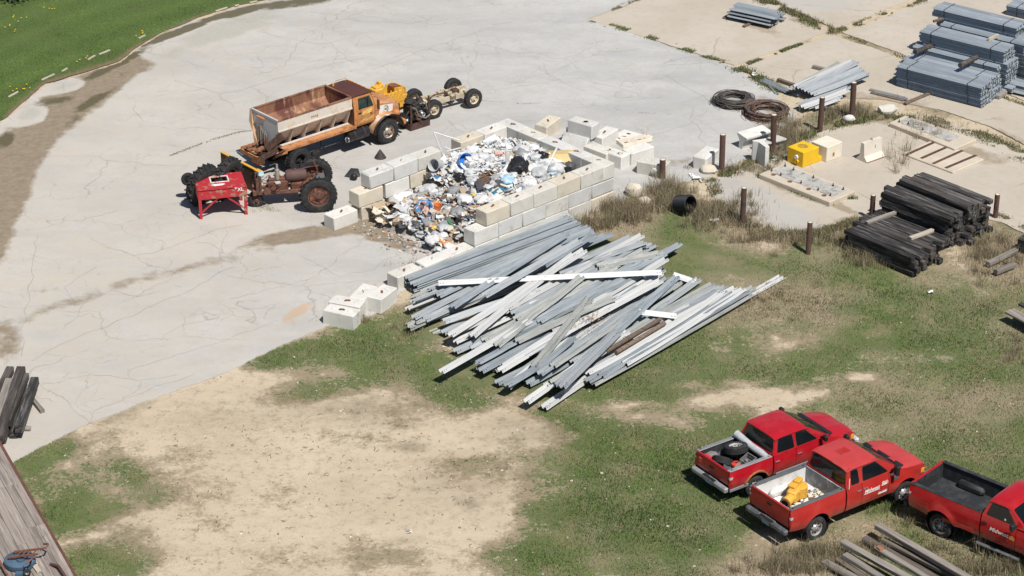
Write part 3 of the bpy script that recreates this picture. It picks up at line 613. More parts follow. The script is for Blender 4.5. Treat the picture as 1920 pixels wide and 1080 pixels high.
# ------------------------------------------------------------------ guardrail beams
WP = [(y*1.18,z*1.12) for y,z in [(-.156,.014),(-.143,.002),(-.128,.012),(-.108,.066),(-.086,.082),(-.062,.072),(-.026,.010),(0,.003),(.026,.010),(.062,.072),(.086,.082),(.108,.066),(.128,.012),(.143,.002),(.156,.014)]]
def beam_geo(Lg, bend=0.0, sag=0.0, twist=0.0, seed=0, dent=0.0, holes=True, nseg=None):
    n = nseg or max(6, int(Lg/.5)); b = MB(); k = len(WP)
    def f(s, t):
        i = int(round(t*(k-1))); y, z = WP[i]; a = twist*(s-.5)
        d = dent*math.exp(-((s-.45-.1*math.sin(seed))*9)**2)
        z = z*(1-.6*min(1,abs(d)*4))
        yy = y*math.cos(a)-z*math.sin(a); zz = y*math.sin(a)+z*math.cos(a)
        return (s*Lg, yy+bend*4*s*(1-s)+d*.5, zz-sag*4*s*(1-s)+.012*noise.noise(Vector((s*Lg*.5,seed,0))))
    b.grid(f, n, k-1, flip=True)
    if holes:
        for end in (.06,.17,.40, Lg-.40, Lg-.17, Lg-.06):
            s = end/Lg
            for ti in (3,7,11):
                if end not in (.06,Lg-.06,.17,Lg-.17) and ti != 7: continue
                p = Vector(f(s, ti/(k-1))); b.box((p.x,p.y,p.z+.003), (.045,.026,.004), mat=1)
    return b
def beam(A, B, mi=None, bend=0, sag=0, twist=0, roll=0.0, label=None, group=None, dent=0, name='guardrail_beam', Lmax=None):
    A, B = Vector(A), Vector(B); Lg = (B-A).length
    if Lmax and Lg > Lmax: Lg = Lmax
    mi = random.choice((0,0,1,1,2,3,2)) if mi is None else mi
    o = beam_geo(Lg, bend, sag, twist, random.random()*50, dent).build(name, [GALV[mi], BLACK], None, 50, align(A, B, roll))
    return tag(o, label, 'guardrail', group)
GP = 'guardrail beams in the big jumbled pile'
random.seed(21)
Lf = [(770,552),(768,566),(772,580),(778,598),(800,615),(846,638),(868,668),(905,690),(938,714),(962,728),(1000,722),(1050,722),(1112,712),(1160,690),(1213,657)]
Rf = [(1090,425),(1100,430),(1108,436),(1150,442),(1195,447),(1225,458),(1262,466),(1240,490),(1238,505),(1278,524),(1336,536),(1345,545),(1372,541),(1398,548),(1405,546)]
def along(pl, t):
    n = len(pl)-1; i = min(int(t*n), n-1); f = t*n-i; return (pl[i][0]*(1-f)+pl[i+1][0]*f, pl[i][1]*(1-f)+pl[i+1][1]*f)
LENS = (7.93, 7.93, 4.13)
for layer in range(4):
    nr = (25,21,15,11)[layer]
    for i in range(nr):
        t = (i+.5)/nr; t = .02+.96*t+random.uniform(-.008,.008)
        if layer == 3: t = .02+.78*t
        a = along(Lf, t); bq = along(Rf, min(1,max(0,t+random.uniform(-.05,.05)*(layer>0)+random.uniform(-.06,.06)*(layer>2)))); z = .02+layer*.13+random.uniform(0,.05)*(layer>1)
        A = P(a[0],a[1],z); B = P(bq[0],bq[1],z); d = (B-A).normalized(); tot = (B-A).length
        lens = random.choice(LENS) if layer and t > .2 else 7.93
        if (i+layer) % 2: A = A+d*random.uniform(-.3,.25); Bq = A+d*min(lens, tot+.4)
        else: Bq = B+d*random.uniform(-.4,.3); A = Bq-d*min(lens, tot+.4)
        beam(A, Bq, None, bend=random.uniform(-.14,.14), sag=random.uniform(-.02,.04)*(layer>1), twist=random.uniform(-.3,.3)*(layer>0), roll=(math.pi if random.random()<.15 else 0)-random.uniform(0,.25)*(layer>1)+random.uniform(-.12,.12)*(layer>0), dent=random.choice((0,0,0,.12)),
             label='weathered galvanised guardrail beam lying in the lower layers of the jumbled pile on the grass', group=GP)
def R(px1,py1,z1,px2,py2,z2,mi,label,**k): return beam(P(px1,py1,z1), P(px2,py2,z2), mi, label=label, group=GP, **k)
R(832,604,.42,1010,545,.50,0,"light beam ending just under the long grey beam at the pile's left side",bend=.05)
R(765,614,.25,1000,520,.35,2,"dull beam reaching furthest out over the grass from the left side of the pile",bend=.06,roll=.5)
R(795,600,.34,1015,500,.5,0,"bright beam just above the furthest-left beam of the pile",roll=.15)
R(950,580,.5,1203,442,.42,3,"white beam ending at the upper right side, second of the three close ends",twist=.1)
R(960,590,.46,1203,456,.40,0,"light beam ending at the upper right side, third of the three close ends")
R(965,600,.5,1206,470,.46,2,"grey beam with a bent end on the upper right side of the pile",twist=.25)
R(985,610,.45,1215,479,.44,1,"blue-grey beam just below the bent-ended one at the upper right",bend=-.05)
R(1010,606,.52,1274,459,.42,1,"wide blue-grey beam sticking furthest out at the upper right of the pile",roll=-.2)
R(1030,620,.42,1248,487,.40,3,"pale beam ending below the beam that sticks out at the upper right")
R(843,631,.50,1095,470,.66,3,"long white beam crossing diagonally, upper one of the two parallel pale beams",twist=.2,dent=.06)
R(884,632,.45,1075,478,.70,3,"long white beam crossing diagonally, lower one of the two parallel pale beams",bend=.06)
R(847,577,.58,1062,440,.66,1,"grey-blue beam lying under the top diagonal beam on the left half",sag=-.03)
R(822,532,.62,1240,512,.70,3,"long pale beam lying nearly level across all the others",bend=.02)
R(906,556,.80,1086,452,.84,0,"topmost bright diagonal beam on the left half, with a flared splice end",roll=.08)
R(1018,500,.74,1112,441,.72,1,"short grey beam under the splice end of the topmost diagonal beam")
R(826,699,.48,993,603,.55,3,"bright beam jutting lowest on the left edge, shadow right below it",roll=-.1)
R(1018,766,.10,1130,690,.16,3,"pale beam lying on the ground at the front corner of the pile",roll=.1)
R(1010,703,.42,1262,532,.52,1,"blue-grey beam running beside the big top beam on its upper side",bend=.04)
R(936,697,.36,1238,527,.48,3,"long white beam with a clean square end at the front of the pile",bend=.08)
R(945,688,.30,1230,518,.40,3,"white beam lying right behind the square-ended long white beam",bend=.08)
R(930,720,.14,1090,642,.22,1,"dark beam in the shadow under the square-ended white beam")
R(885,655,.30,1080,545,.42,0,"bright beam with a torn end in the middle of the left edge")
R(905,640,.40,1160,505,.50,2,"dull grey beam buckled along its length in the middle of the pile",dent=.2,bend=.07)
R(960,630,.46,1190,515,.55,1,"blue-grey beam with a bent up end in the centre of the pile",roll=.4)
R(985,755,.30,1175,622,.50,3,"wide white beam in the front corner with scalloped end and shadow below",roll=.05)
R(1100,716,.30,1400,547,.26,1,"long grey beam along the front right edge of the pile, upper of two",bend=-.05)
R(1110,722,.18,1405,553,.16,2,"long grey beam along the front right edge of the pile, lower of two",bend=-.05)
R(1190,640,.30,1378,541,.30,3,"clean white beam ending beside the long grey edge beams on the right")
R(1150,640,.33,1335,534,.34,2,"grey beam ending left of the clean white beam on the right side",twist=.15)
R(1130,655,.24,1345,548,.28,1,"dark blue-grey beam with a ragged end on the right side")
R(1218,657,.03,1467,517,.05,3,"bright white beam reaching furthest right, flat on the grass",roll=math.pi)
R(1198,586,.56,1268,594,.42,3,"short white piece poking out from under the big top beam")
R(1262,516,.30,1303,530,.12,3,"small bent white piece on the grass at the right end of the big top beam")
R(1045,725,.62,1268,520,.62,1,"big blue-grey top beam lying steepest of all over the right half",bend=.02)
R(1052,728,.72,1160,622,.74,0,"grey splice beam lying on the lower end of the big top beam")
R(1120,700,.06,1124,716,.03,2,"tiny bent piece hanging at the front edge of the pile")
for i,(a,c) in enumerate((((1136,660),(1238,598)),((1155,661),(1246,606)))):
    b = MB(); A = P(*a,.48); B = P(*c,.48); b.rod(A,B,.082,12); o = b.build('wooden_post', BROWNWOOD, None, 40)
    tag(o, ["round brown wooden post on the guardrail pile, left of two","round brown wooden post on the guardrail pile, right of two"][i], 'post', 'wooden posts on the guardrail pile')
R(930,650,.52,1090,520,.72,2,"dull beam crossing steeply in the centre left of the pile",dent=.15)
R(968,642,.50,1150,560,.62,2,"dull beam lying slightly askew in the middle right of the pile",bend=.05)
R(1000,690,.42,1105,560,.62,2,"short dull beam standing steeper than its neighbours mid pile",twist=.3)
R(1120,500,.55,1235,476,.55,2,"short dull beam lying askew near the upper right ends",roll=.3)
b = MB()
for i in range(150):
    p = P(1095+random.gauss(0,24), 595+random.gauss(0,10), .52+random.uniform(0,.05)); a = random.uniform(0,6.3); l = random.uniform(.04,.12)
    b.box((0,0,0),(l,.012,.01), T(*p) @ E3(random.uniform(-.4,.4),random.uniform(-.4,.4),a))
tag(b.build('dead_leaves', M('dead_leaf',(.36,.22,.12),.9,bump=0)), "brown dead leaves caught on the middle of the guardrail pile", 'leaves', kind='stuff')
# neat nested stack along the bay wall
A0 = P(764,540,.05); B0 = P(1076,424,.05); dd = (B0-A0).normalized(); sd2 = Vector((-dd.y, dd.x, 0))
rowtxt = ['bay side row','middle row','outer row']
for r in range(3):
    for k in range(5 if r < 2 else 4):
        off = sd2*(.34-.33*r)+Vector((0,0,.02+.085*k))+dd*random.uniform(-.12,.12)
        beam(A0+off, A0+off+dd*(8.1+random.uniform(-.2,.1)), (2,1,1)[r] if k < 4 else (2,1,0)[r], label=f"long beam in the neat stack along the bay wall, {rowtxt[r]}, {['lowest','second up','third up','fourth up','topmost'][k]}", group='guardrail beams neatly stacked along the bay wall')

# ------------------------------------------------------------------ strapped bundles of new beams
HB = math.radians(-37.5); RAILM = beam_geo(4.13, holes=False, nseg=2).mesh('guardrail_beam', GDARK, 50)
def bundle(P0, nc, nl, label, hd=HB, strap=True, L_=4.13):
    """P0 : world point of the front lower corner at the far-left end"""
    t = thing('beam_bundle', label, 'bundle', P0, hd, 'strapped bundles of new guardrail')
    for c in range(nc):
        for l in range(nl):
            o = bpy.data.objects.new('beam', RAILM); COL.objects.link(o); o.parent = t
            flip = 0
            o.matrix_local = T(random.uniform(-.05,.05), .16+.318*c+random.uniform(-.006,.006), .01+.082*l)
    H = .012+.082*(nl-1)+.088; W = .318*nc+.006
    if strap:
        for x in (.55, 3.45):
            b = MB(); pts = [(x,-.006,0),(x,-.006,H),(x,W,H),(x,W,0)]
            for a, c in zip(pts, pts[1:]): b.bar(a, c, .03, .006)
            b.build('strap', STRAP, t)
    return t
random.seed(5)
BZ = .506
def stack(px, py, ztop, nc, nl, tiers, lab, under, dx=0):
    h = .012+.082*(nl-1)+.088; p = P(px,py,ztop); p.z = ztop-h; bundle(p, nc, nl, lab)
    z = p.z; k = 0
    while z > .12 and k < tiers:
        nl2 = min(6, max(1,int((z-.06)/.082))); h2 = .012+.082*(nl2-1)+.088; z2 = max(.03, z-h2-.01)
        q = Vector((p.x,p.y,z2))+Vector((math.cos(HB),math.sin(HB),0))*(random.uniform(-.12,.12)+.15*(k+1)); bundle(q, nc, nl2, under[k]); z = z2; k += 1
stack(1680.5,121.5,.99,3,6,1,"strapped bundle on top at the very front of the big rail stack",["strapped bundle on the ground at the front of the big rail stack"])
stack(1696,108.5,.99,3,6,1,"strapped bundle second from the front of the big rail stack",["lower bundle under the second one from the front"])
stack(1712,85,1.25,3,6,2,"strapped bundle carrying two dark round timbers",["bundle under the one with two dark timbers","lowest bundle under the one with two dark timbers"])
stack(1725,56,1.92,3,6,3,"high bundle with bright top rails resting on the dark timbers",["bundle right under the high bright one in the stack","second bundle down below the high bright one","lowest bundle below the high bright one"])
stack(1763,44,1.92,3,5,3,"thin bundle between the two high ones with a pale wood block on it",["bundle under the thin one of the stack","second bundle under the thin one","lowest bundle under the thin one"])
stack(1750,13,2.40,3,5,4,"topmost and furthest bundle of the big rail stack",["bundle under the topmost furthest one","second bundle under the topmost furthest one","third bundle under the topmost furthest one","lowest bundle under the topmost furthest one"])
bundle(P(1776,149,.03)+Vector((.6,.1,0)), 2, 5, "small low bundle on the slab at the right front of the rail stack")
bundle(P(1855,62,.03)+Vector((.2,0,0)), 3, 6, "bundle lying behind the right end of the big rail stack")
bundle(P(1855,62,.60)+Vector((.25,0,0)), 3, 6, "upper bundle behind the right end of the big rail stack")
bundle(P(1880,40,.03)+Vector((.3,.9,0)), 3, 6, "furthest right bundle on the slab edge")
for a,c,z,mt,r,lab in (((1716,98),(1753,82),1.33,TIE[1],.11,"dark round timber lying across the rails, left of two"),((1800,123),(1835,105),1.33,TIE[1],.11,"dark round timber lying across the rails, right of two")):
    b = MB(); b.rod(P(*a,z), P(*c,z), r, 10); tag(b.build('round_timber', mt, None, 40), lab, 'timber', 'dunnage timbers on the rail stack')
b = MB(); b.bar(P(1853,75,1.97), P(1871,66,1.97), .12, .14, ch=.01); tag(b.build('wood_spacer', PALEWOOD), "pale wood block lying on the thin bundle of the rail stack", 'timber')
b = MB(); b.bar(P(1750,40,1.97), P(1772,34,1.97), .1, .1, ch=.01); tag(b.build('wood_spacer', BROWNWOOD), "thin brown wood spacer poking out left between the two high bundles", 'timber')
# loose rails by the right edge, small bundle at the top, loose pile in the middle
for i in range(6):
    A = P(1872+i*8,163-i*2.2,.12+.07*(i%2)); d = Vector((math.cos(HB),math.sin(HB),0)); beam(A, A+d*3.9, (0,1,0,1,0,1)[i], label=f"loose galvanised beam by the right edge below the rail stack, {word(i)} from the left", group='loose beams by the right edge')
b = MB(); b.bar(P(1870,183,.1), P(1885,173,.1), .18,.18, ch=.01); tag(b.build('timber_block', GREYWOOD), "short timber block under the loose beams by the right edge", 'timber')
HT = math.radians(-33)
t = thing('beam_bundle', 'small bundle of bent rails standing alone at the top on the slab', 'bundle', P(1362,34,.12), HT)
for k in range(14):
    c = k % 5; l = k//5; o = beam_geo(2.3+random.uniform(-.15,.1), holes=False, nseg=2).build('beam', random.choice((GALV[1],GDARK)), t, 50, T(random.uniform(-.1,.1), .16+.27*c+.05*l, .02+.16*l) @ Matrix.Rotation(random.uniform(-.35,.35),4,'X'))
for i,(a,c) in enumerate((((1357,34),(1372,26)),((1394,50),(1412,42)))):
    b = MB(); b.bar(P(*a,.06), P(*c,.06), .14,.11, ch=.01); tag(b.build('wood_spacer', BROWNWOOD), ["short wood spacer under the left end of the small lone bundle","short wood spacer under the right end of the small lone bundle"][i], 'timber')
v = lambda x, y: (1320+x/4.695, 100+y/4.695)
random.seed(33)
LO = [((770,315),(1200,90),.36,2),((800,300),(1300,72),.40,3),((830,315),(1345,82),.44,0),((850,330),(1330,110),.30,1),((890,340),(1370,135),.36,0),((925,350),(1390,150),.28,1),((945,368),(1435,178),.36,0),((985,372),(1430,200),.24,1),
    ((830,462),(1270,300),.20,0),((860,480),(1260,330),.22,3),((905,480),(1200,380),.14,0),((960,485),(1180,400),.12,3),((880,450),(1290,290),.10,2)]
LT = ['furthest back','second from the back','third from the back','fourth from the back','fifth from the back','sixth from the back','seventh from the back','nearest of the upper group','back one of the lower group','second of the lower group','third of the lower group','nearest of the lower group','undermost of the lower group']
for i,(a,c,z,mi) in enumerate(LO): beam(P(*v(*a),z), P(*v(*c),z+.05), mi, bend=random.uniform(-.06,.06), twist=random.uniform(-.2,.2), label=f"loose beam of the fanned pile on the tan slab, {LT[i]}", group='fanned loose beams on the slab')
beam(P(*v(515,238),.05), P(*v(750,345),.05), 1, label="dark blue beam lying apart left of the fanned pile", group='fanned loose beams on the slab')
b = MB(); q = [P(*v(572,285),.05),P(*v(632,352),.05),P(*v(662,350),.05)]
b.bar(q[0],q[1],.07,.05); b.bar(q[1],q[2],.07,.05); tag(b.build('angle_iron', GALV[1]), "bent angle iron beside the dark blue beam", 'scrap metal')
for i,(a,c,z,mt) in enumerate((((960,115),(1085,150),.1,GREYWOOD),((650,232),(800,285),.1,BROWNWOOD),((1060,482),(1250,540),.08,TIE[1]),((1460,318),(1770,395),.06,GREYWOOD),((1470,345),(1760,415),.05,BROWNWOOD),((1500,340),(1790,405),.10,GALV[1]),((1770,440),(2000,345),.07,BROWNWOOD),((1090,310),(1330,235),.1,DRUST))):
    b = MB(); b.bar(P(*v(*a),z), P(*v(*c),z), .16,.15 if i < 3 else .08, ch=.01); o = b.build('timber' if mt is not GALV[1] else 'steel_strip', mt)
    tag(o, ["grey timber under the far ends of the fanned beams","brown timber under the near ends of the fanned beams","dark timber in the weeds right of the middle post","grey plank in the bundle of old strips right of the posts","brown plank in the bundle of old strips right of the posts","steel strip in the bundle of old strips right of the posts","brown timber at the slab edge before the rail stack","rusty bar under the fanned beams"][i], 'timber' if mt is not GALV[1] else 'scrap metal')

# ------------------------------------------------------------------ wire coils
def coil(px, py, rx, h, lab, seed, cols):
    rr = random.Random(seed); t = thing('wire_coil', lab, 'wire coil', P(px,py,0))
    for gi, mt in enumerate(cols):
        b = MB()
        for k in range(13):
            r0 = rx*rr.uniform(.62,1.0); ph = rr.uniform(0,6.3); e = rr.uniform(.9,1.1); z0 = rr.uniform(.03,h); tl = rr.uniform(-.07,.07); ox, oy = rr.uniform(-.07,.07), rr.uniform(-.07,.07)
            pts = [(ox+r0*math.cos(a)*e, oy+r0*math.sin(a)/e, max(.02,z0+tl*math.cos(a+ph)+.02*math.sin(3*a+ph))) for a in [ph+2*math.pi*j/30*1.06 for j in range(31)]]
            b.tube(pts, .016, 5)
        b.build('wire_turns', mt, t, 60)
    b = MB()
    for k in range(3):
        a0 = rr.uniform(1.5,4); pts = [(rx*(1+.25*j/8)*math.cos(a0+j*.12), rx*(1+.25*j/8)*math.sin(a0+j*.12), .05+.25*math.sin(j/8*3.1)*rr.random()) for j in range(9)]; b.tube(pts, .012, 5)
    b.build('loose_end', cols[0], t, 60)
WG = M('wire_grey',(.16,.145,.13),.6,.3,var=.3,bump=0); WD = M('wire_dark',(.075,.065,.06),.7,.2,var=.3,bump=0); WR = M('wire_rust',(.16,.085,.06),.85,var=.3,bump=0)
coil(1376,193,.86,.30,"grey coil of steel wire on the pavement, further from the barriers",1,[WG,WD,WG,WD])
coil(1437,216,.92,.36,"rusty brown coil of steel wire behind the white barriers",2,[WR,WR,WD,WG])

# ------------------------------------------------------------------ barriers and anchor blocks
JB = [(-.30,0),(.30,0),(.30,.07),(.13,.25),(.085,.81),(-.085,.81),(-.13,.25),(-.30,.07)]
def barrier(mx, Lg, label, mat, extra=None):
    t = thing('concrete_barrier', label, 'barrier', mx=mx, group='pieces of concrete barrier')
    b = MB(); b.prism([(y,z) for y,z in JB], -Lg/2, Lg/2, Matrix(((0,0,1,0),(1,0,0,0),(0,1,0,0),(0,0,0,1)))); b.build('body', mat, t)
    if extra: extra(t)
    return t
pw = concrete('barrier_white',(.60,.59,.56),(.42,.38,.32))
def jx(t):
    b = MB(); b.tube([(.0,-.03,.80),(.0,-.03,.87),(0,.02,.89),(0,.05,.86),(0,.05,.80)], .014, 6); b.build('lifting_eye', RUST, t)
    b = MB(); b.box((.12,-.107,.52),(.03,.012,.16)); b.box((0,-.302,.03),(1.0,.008,.05)); b.build('rusty_plate', RUST, t)
barrier(T(*P(1632,297,.0)) @ rz(math.radians(38)), 1.02, "pale barrier piece standing upright on the tan slab, rust along its foot", concrete('barrier_cream',(.60,.555,.48),(.46,.38,.28)), jx)
barrier(T(*P(1415,247,.62)) @ rz(math.radians(36)) @ Matrix.Rotation(math.radians(188),4,'X'), 1.35, "white barrier piece turned upside down, furthest back by the rusty coil", pw)
barrier(T(*P(1443,262,.42)) @ rz(math.radians(30)) @ Matrix.Rotation(math.radians(172),4,'X'), 1.25, "white upside down barrier piece behind the post, lower of two", pw)
barrier(T(*P(1429,287,.44)) @ rz(math.radians(-70)) @ Matrix.Rotation(math.radians(90),4,'Y') @ T(.0,0,-.35), .92, "white barrier piece standing on its end left of the post", pw)
YEL = M('yellow_paint',(.70,.43,.015),.55,var=.08,scale=2,col2=(.5,.29,.02),lo=.62,hi=.78,bump=.1,rnd=0,spec=.4)
CREAM = concrete('cream_paint',(.66,.61,.50),(.56,.50,.40))
def anchor(px, py, hd, mat, label, yellow):
    t = thing('anchor_block', label, 'anchor block', P(px,py,.016), math.radians(hd))
    b = MB(); b.box((0,0,.33),(.92,.86,.66),ch=.02,jit=.006); b.build('body', mat, t, 35)
    if yellow:
        b = MB(); b.box((.58,-.26,.10),(.26,.34,.20),ch=.015); b.build('foot', mat, t, 35)
        b = MB(); b.lathe([(.001,.663),(.12,.666),(.23,.664)],18,T(.03,.05,0)); b.build('rust_patch', M('rust_patch',(.26,.15,.03),.9,col2=(.45,.28,.02),lo=.45,hi=.6,scale2=6), t)
        for z in (.38,.2):
            b = MB(); b.lathe([(.055,0),(.09,.01),(.09,.06),(.06,.075),(.05,.03),(.001,.03)],14,T(-.463,-.12+z*.2-.05,z) @ Matrix.Rotation(-math.pi/2,4,'Y')); b.build('socket', BLUEBAR if z > .3 else mat, t, 40)
    else:
        b = MB(); b.box((-.05,-.438,.25),(.10,.012,.16)); b.box((-.05,-.45,.29),(.05,.05,.05)); b.build('rusty_anchor', M('anchor_rust',(.40,.2,.07),.9,var=.4,scale=9), t)
    return t
anchor(1505,303,41,YEL,"yellow painted concrete block with white socket and rust patch on top",True)
anchor(1549,293,41,CREAM,"cream concrete block with a rusty anchor standing behind the yellow block",False)

# ------------------------------------------------------------------ raised foundation slabs
def padslab(px, h, label, name='foundation_slab', mat=None):
    b = MB(); pts = [P(x,y,h) for x,y in px]; c = sum(pts, Vector())/len(pts); c.z = 0
    b.prism([((p-c).x,(p-c).y) for p in reversed(pts)] if False else [((p-c).x,(p-c).y) for p in pts], -.05, h)
    o = b.build(name, mat or slabpad, None, None, T(*c)); 
    bm = bmesh.new(); bm.from_mesh(o.data); bmesh.ops.recalc_face_normals(bm, faces=bm.faces); bmesh.ops.bevel(bm, geom=[e for e in bm.edges], offset=.025, segments=1, affect='EDGES'); bm.to_mesh(o.data); bm.free()
    return tag(o, label, 'slab'), c
slabpad = concrete('pad_concrete',(.50,.44,.355),(.38,.32,.25))
greyplate = M('pad_grey',(.40,.39,.365),.9,var=.15,scale=2,col2=(.20,.19,.175),lo=.5,hi=.62,scale2=3,bump=.2,rnd=0,col3=(.50,.48,.44),lo3=.56,hi3=.66,scale3=5)
o, c = padslab([(1423,326),(1473,306),(1604,358),(1556,379)], .22, "raised concrete slab with grey plate and anchor bolts below the yellow block")
b = MB(); pts = [P(x,y,.235)-c for x,y in [(1444,322),(1473,310),(1588,356),(1560,369)]]; b.prism([(p.x,p.y) for p in pts], .2205, .232); b.build('grey_plate', greyplate, o)
for (x,y) in [(1447,321),(1464,329),(1502,344),(1534,357),(1557,367),(1472,312),(1488,319),(1525,334),(1562,349),(1581,356)]:
    p = P(x,y,.235)-c; b = MB(); b.cyl(.022,.225,.36,8); b.cyl(.04,.26,.29,6); b.build('anchor_bolt', DRUST, o, None, T(p.x,p.y,0))
for (x,y) in [(1450,327),(1481,340),(1516,354),(1545,366)]:
    p = P(x,y,.235)-c; b = MB(); b.cyl(.10,.221,.234,10); b.build('rust_spot', RUST, o, None, T(p.x,p.y,0))
o, c = padslab([(1667,230),(1697,216),(1832,261),(1790,279)], .20, "raised concrete slab with dead brush lying on it, furthest right behind the strip slab")
b = MB(); pts = [P(x,y,.21)-c for x,y in [(1683,228),(1703,219),(1800,256),(1780,266)]]; b.prism([(p.x,p.y) for p in pts], .2005, .212); b.build('grey_plate', greyplate, o)
for (x,y) in [(1686,229),(1703,233),(1730,244),(1706,221),(1755,237)]:
    p = P(x,y,.21)-c; b = MB(); b.cyl(.022,.2,.33,8); b.cyl(.04,.23,.26,6); b.build('anchor_bolt', DRUST, o, None, T(p.x,p.y,0))
o, c = padslab([(1692,287),(1748,262),(1845,298),(1787,323)], .10, "low concrete slab with four dark steel strips across it")
for (a,d) in [((1700,290),(1753,266)),((1727,297),(1779,274)),((1749,307),(1805,282)),((1773,315),(1830,291))]:
    A, B = P(*a,.105)-c, P(*d,.105)-c; A.z = B.z = .103; b = MB(); b.bar(A,B,.14,.016); b.build('steel_strip', DRUST, o)

# ------------------------------------------------------------------ timbers
def timber(mx, L_, wd, ht, mt, label, group, name='timber', jit=.02):
    b = MB(); n = max(2,int(L_/.5)); rr = random.random()*40
    # hewn beam : a little warped, worn corners
    ch = .02; sec = [(-wd/2+ch,0),(wd/2-ch,0),(wd/2,ch),(wd/2,ht-ch),(wd/2-ch,ht),(-wd/2+ch,ht),(-wd/2,ht-ch),(-wd/2,ch)]
    vs = []; fs = []
    for i in range(n+1):
        s = i/n
        for k,(y,z) in enumerate(sec):
            q = Vector((s*3+rr, k*1.7, rr)); w = .010*noise.noise(Vector((s*2,rr,0)))
            vs.append((s*L_+(random.uniform(-.012,.012) if i in (0,n) else 0), y+jit*noise.noise(q*1.3)+w, z+jit*noise.noise(q*1.3+Vector((0,0,9)))))
    for i in range(n):
        for k in range(8): fs.append((i*8+k, i*8+(k+1)%8, (i+1)*8+(k+1)%8, (i+1)*8+k)[::-1])
    fs.append(tuple(range(8))); fs.append(tuple(reversed(range(n*8,n*8+8))))
    b.add(vs, fs); o = b.build(name, mt, None, 30, mx); return tag(o, label, 'timber', group)
random.seed(77)
HTm = math.radians(-47); dT = Vector((math.cos(HTm), math.sin(HTm), 0)); nT = Vector((-dT.y, dT.x, 0)) # nT points away
TW, TH = .245, .195
o0 = P(1581,466,0)
LAY = ['bottom','second','third','fourth','fifth','sixth','seventh','top']
def tpile(org, nrow, nlay, pileword, Lg, top=None, skip=0):
    for l in range(nlay):
        for r in range(nrow):
            if l < nlay-2 and 1 < r < nrow-1 and skip: pass
            p = org+nT*(TW*(r+.5)+random.uniform(-.012,.012))-dT*(.15*TW*r)+Vector((0,0,.01+TH*l))+dT*random.uniform(-.2,.2)
            timber(T(*p) @ rz(HTm+random.uniform(-.022,.022)), Lg+random.uniform(-.14,.14), TW-.012, TH-.006, TIE[0] if random.random() < .82 else TIE[1],
                f"dark timber of the {pileword}, {'top' if l == nlay-1 else LAY[l]} layer, {word(r)} from the front", f"dark timbers of the {pileword}")
tpile(o0, 9, 4, 'low pile with two pale boards', 3.3)
def og(w_, dd_=0): return o0+nT*w_-dT*(.17*w_)+dT*dd_
tpile(og(2.62), 4, 7, 'front part of the tall stack', 3.25)
tpile(og(3.72,.08), 2, 8, 'middle part of the tall stack', 3.4)
tpile(og(4.30,.25), 4, 7, 'back part of the tall stack', 3.3)
tz = .01+TH*4
for i,(a,c) in enumerate((((1624,421),(1678,402)),((1706,450),(1748,435)))):
    A, B = P(*a,tz), P(*c,tz); timber(align(A,B), (B-A).length, .17,.13, PALEWOOD if i else GREYWOOD, ["weathered pale board lying across the low timber pile, left one","pale clean board lying across the low timber pile, right one"][i], 'boards on the low timber pile', 'board')
random.seed(12)
# grey planks at the lower right edge
PLANKD = M('dark_plank', (.15,.125,.105), .9, var=.3, scale=4, col2=(.08,.066,.058), lo=.5, hi=.66, scale2=3, stretch=(.2,4,4), bump=.6, bscale=10, rnd=.2, col3=(.24,.21,.18), lo3=.56, hi3=.7, scale3=5)
PL = [((1644,990),(1835,1100),.34,.24,.16,"longest grey plank, topmost at the back of the plank heap"),((1655,1015),(1840,1110),.12,.22,.13,"brownish plank in the gap behind the topmost one"),((1642,1031),(1810,1130),.26,.21,.13,"grey plank with a brick-red end in the plank heap"),((1580,1020),(1760,1120),.28,.26,.14,"wide grey plank in the middle of the plank heap"),((1620,1012),(1800,1112),.08,.22,.12,"low brown plank between the wide one and the brick-red one"),((1584,1045),(1700,1118),.22,.22,.15,"thick square-ended timber in front of the wide plank"),((1545,1057),(1650,1112),.10,.22,.13,"plank nearest the front of the heap, partly in weeds"),((1570,1052),(1680,1125),.06,.2,.12,"brown plank lying under the thick timber")]
for i,(a,c,z,wd,ht,lab) in enumerate(PL):
    A, B = P(*a,z), P(*c,z); timber(align(A,B), (B-A).length, wd, ht, GREYWOOD if i not in (1,4,7) else PLANKD, lab, 'planks at the lower right edge', 'plank')
A = P(1650,1028,.4); b = MB(); b.box((0,0,0),(.16,.2,.08),ch=.01); tag(b.build('brick', M('red_brick',(.30,.12,.07),.9), None, None, T(*A) @ rz(.5)), "red brick lying on the end of a grey plank", 'brick')
# timbers at the left edge
TLh = math.radians(-100)
TL = [((40,700),(-2,830),.42,.30,TIE[1],"grey worn timber in the upper layer of the left-edge stack, furthest left"),((18,722),(-22,840),.42,.26,GREYWOOD,"grey split timber in the left-edge stack, cut by the picture edge"),((48,712),(14,800),.30,.26,TIE[1],"brown-black timber in the middle of the left-edge stack"),((66,720),(36,812),.30,.27,TIE[0],"black timber in the left-edge stack, furthest right"),((52,740),(26,822),.03,.27,TIE[0],"black timber at the bottom right of the left-edge stack"),((30,745),(4,832),.03,.27,TIE[1],"grey-ended timber at the bottom of the left-edge stack"),((8,750),(-18,840),.03,.27,TIE[1],"brown timber at the bottom of the left-edge stack by the picture edge"),((20,700),(-30,800),.30,.26,TIE[1],"weathered timber behind the others in the left-edge stack")]
for i,(a,c,z,wd,mt,lab) in enumerate(TL):
    A, B = P(*a,z), P(*c,z); timber(align(A,B), (B-A).length, wd, .27 if z > .1 else .25, mt, lab, 'timbers at the left edge', 'timber')
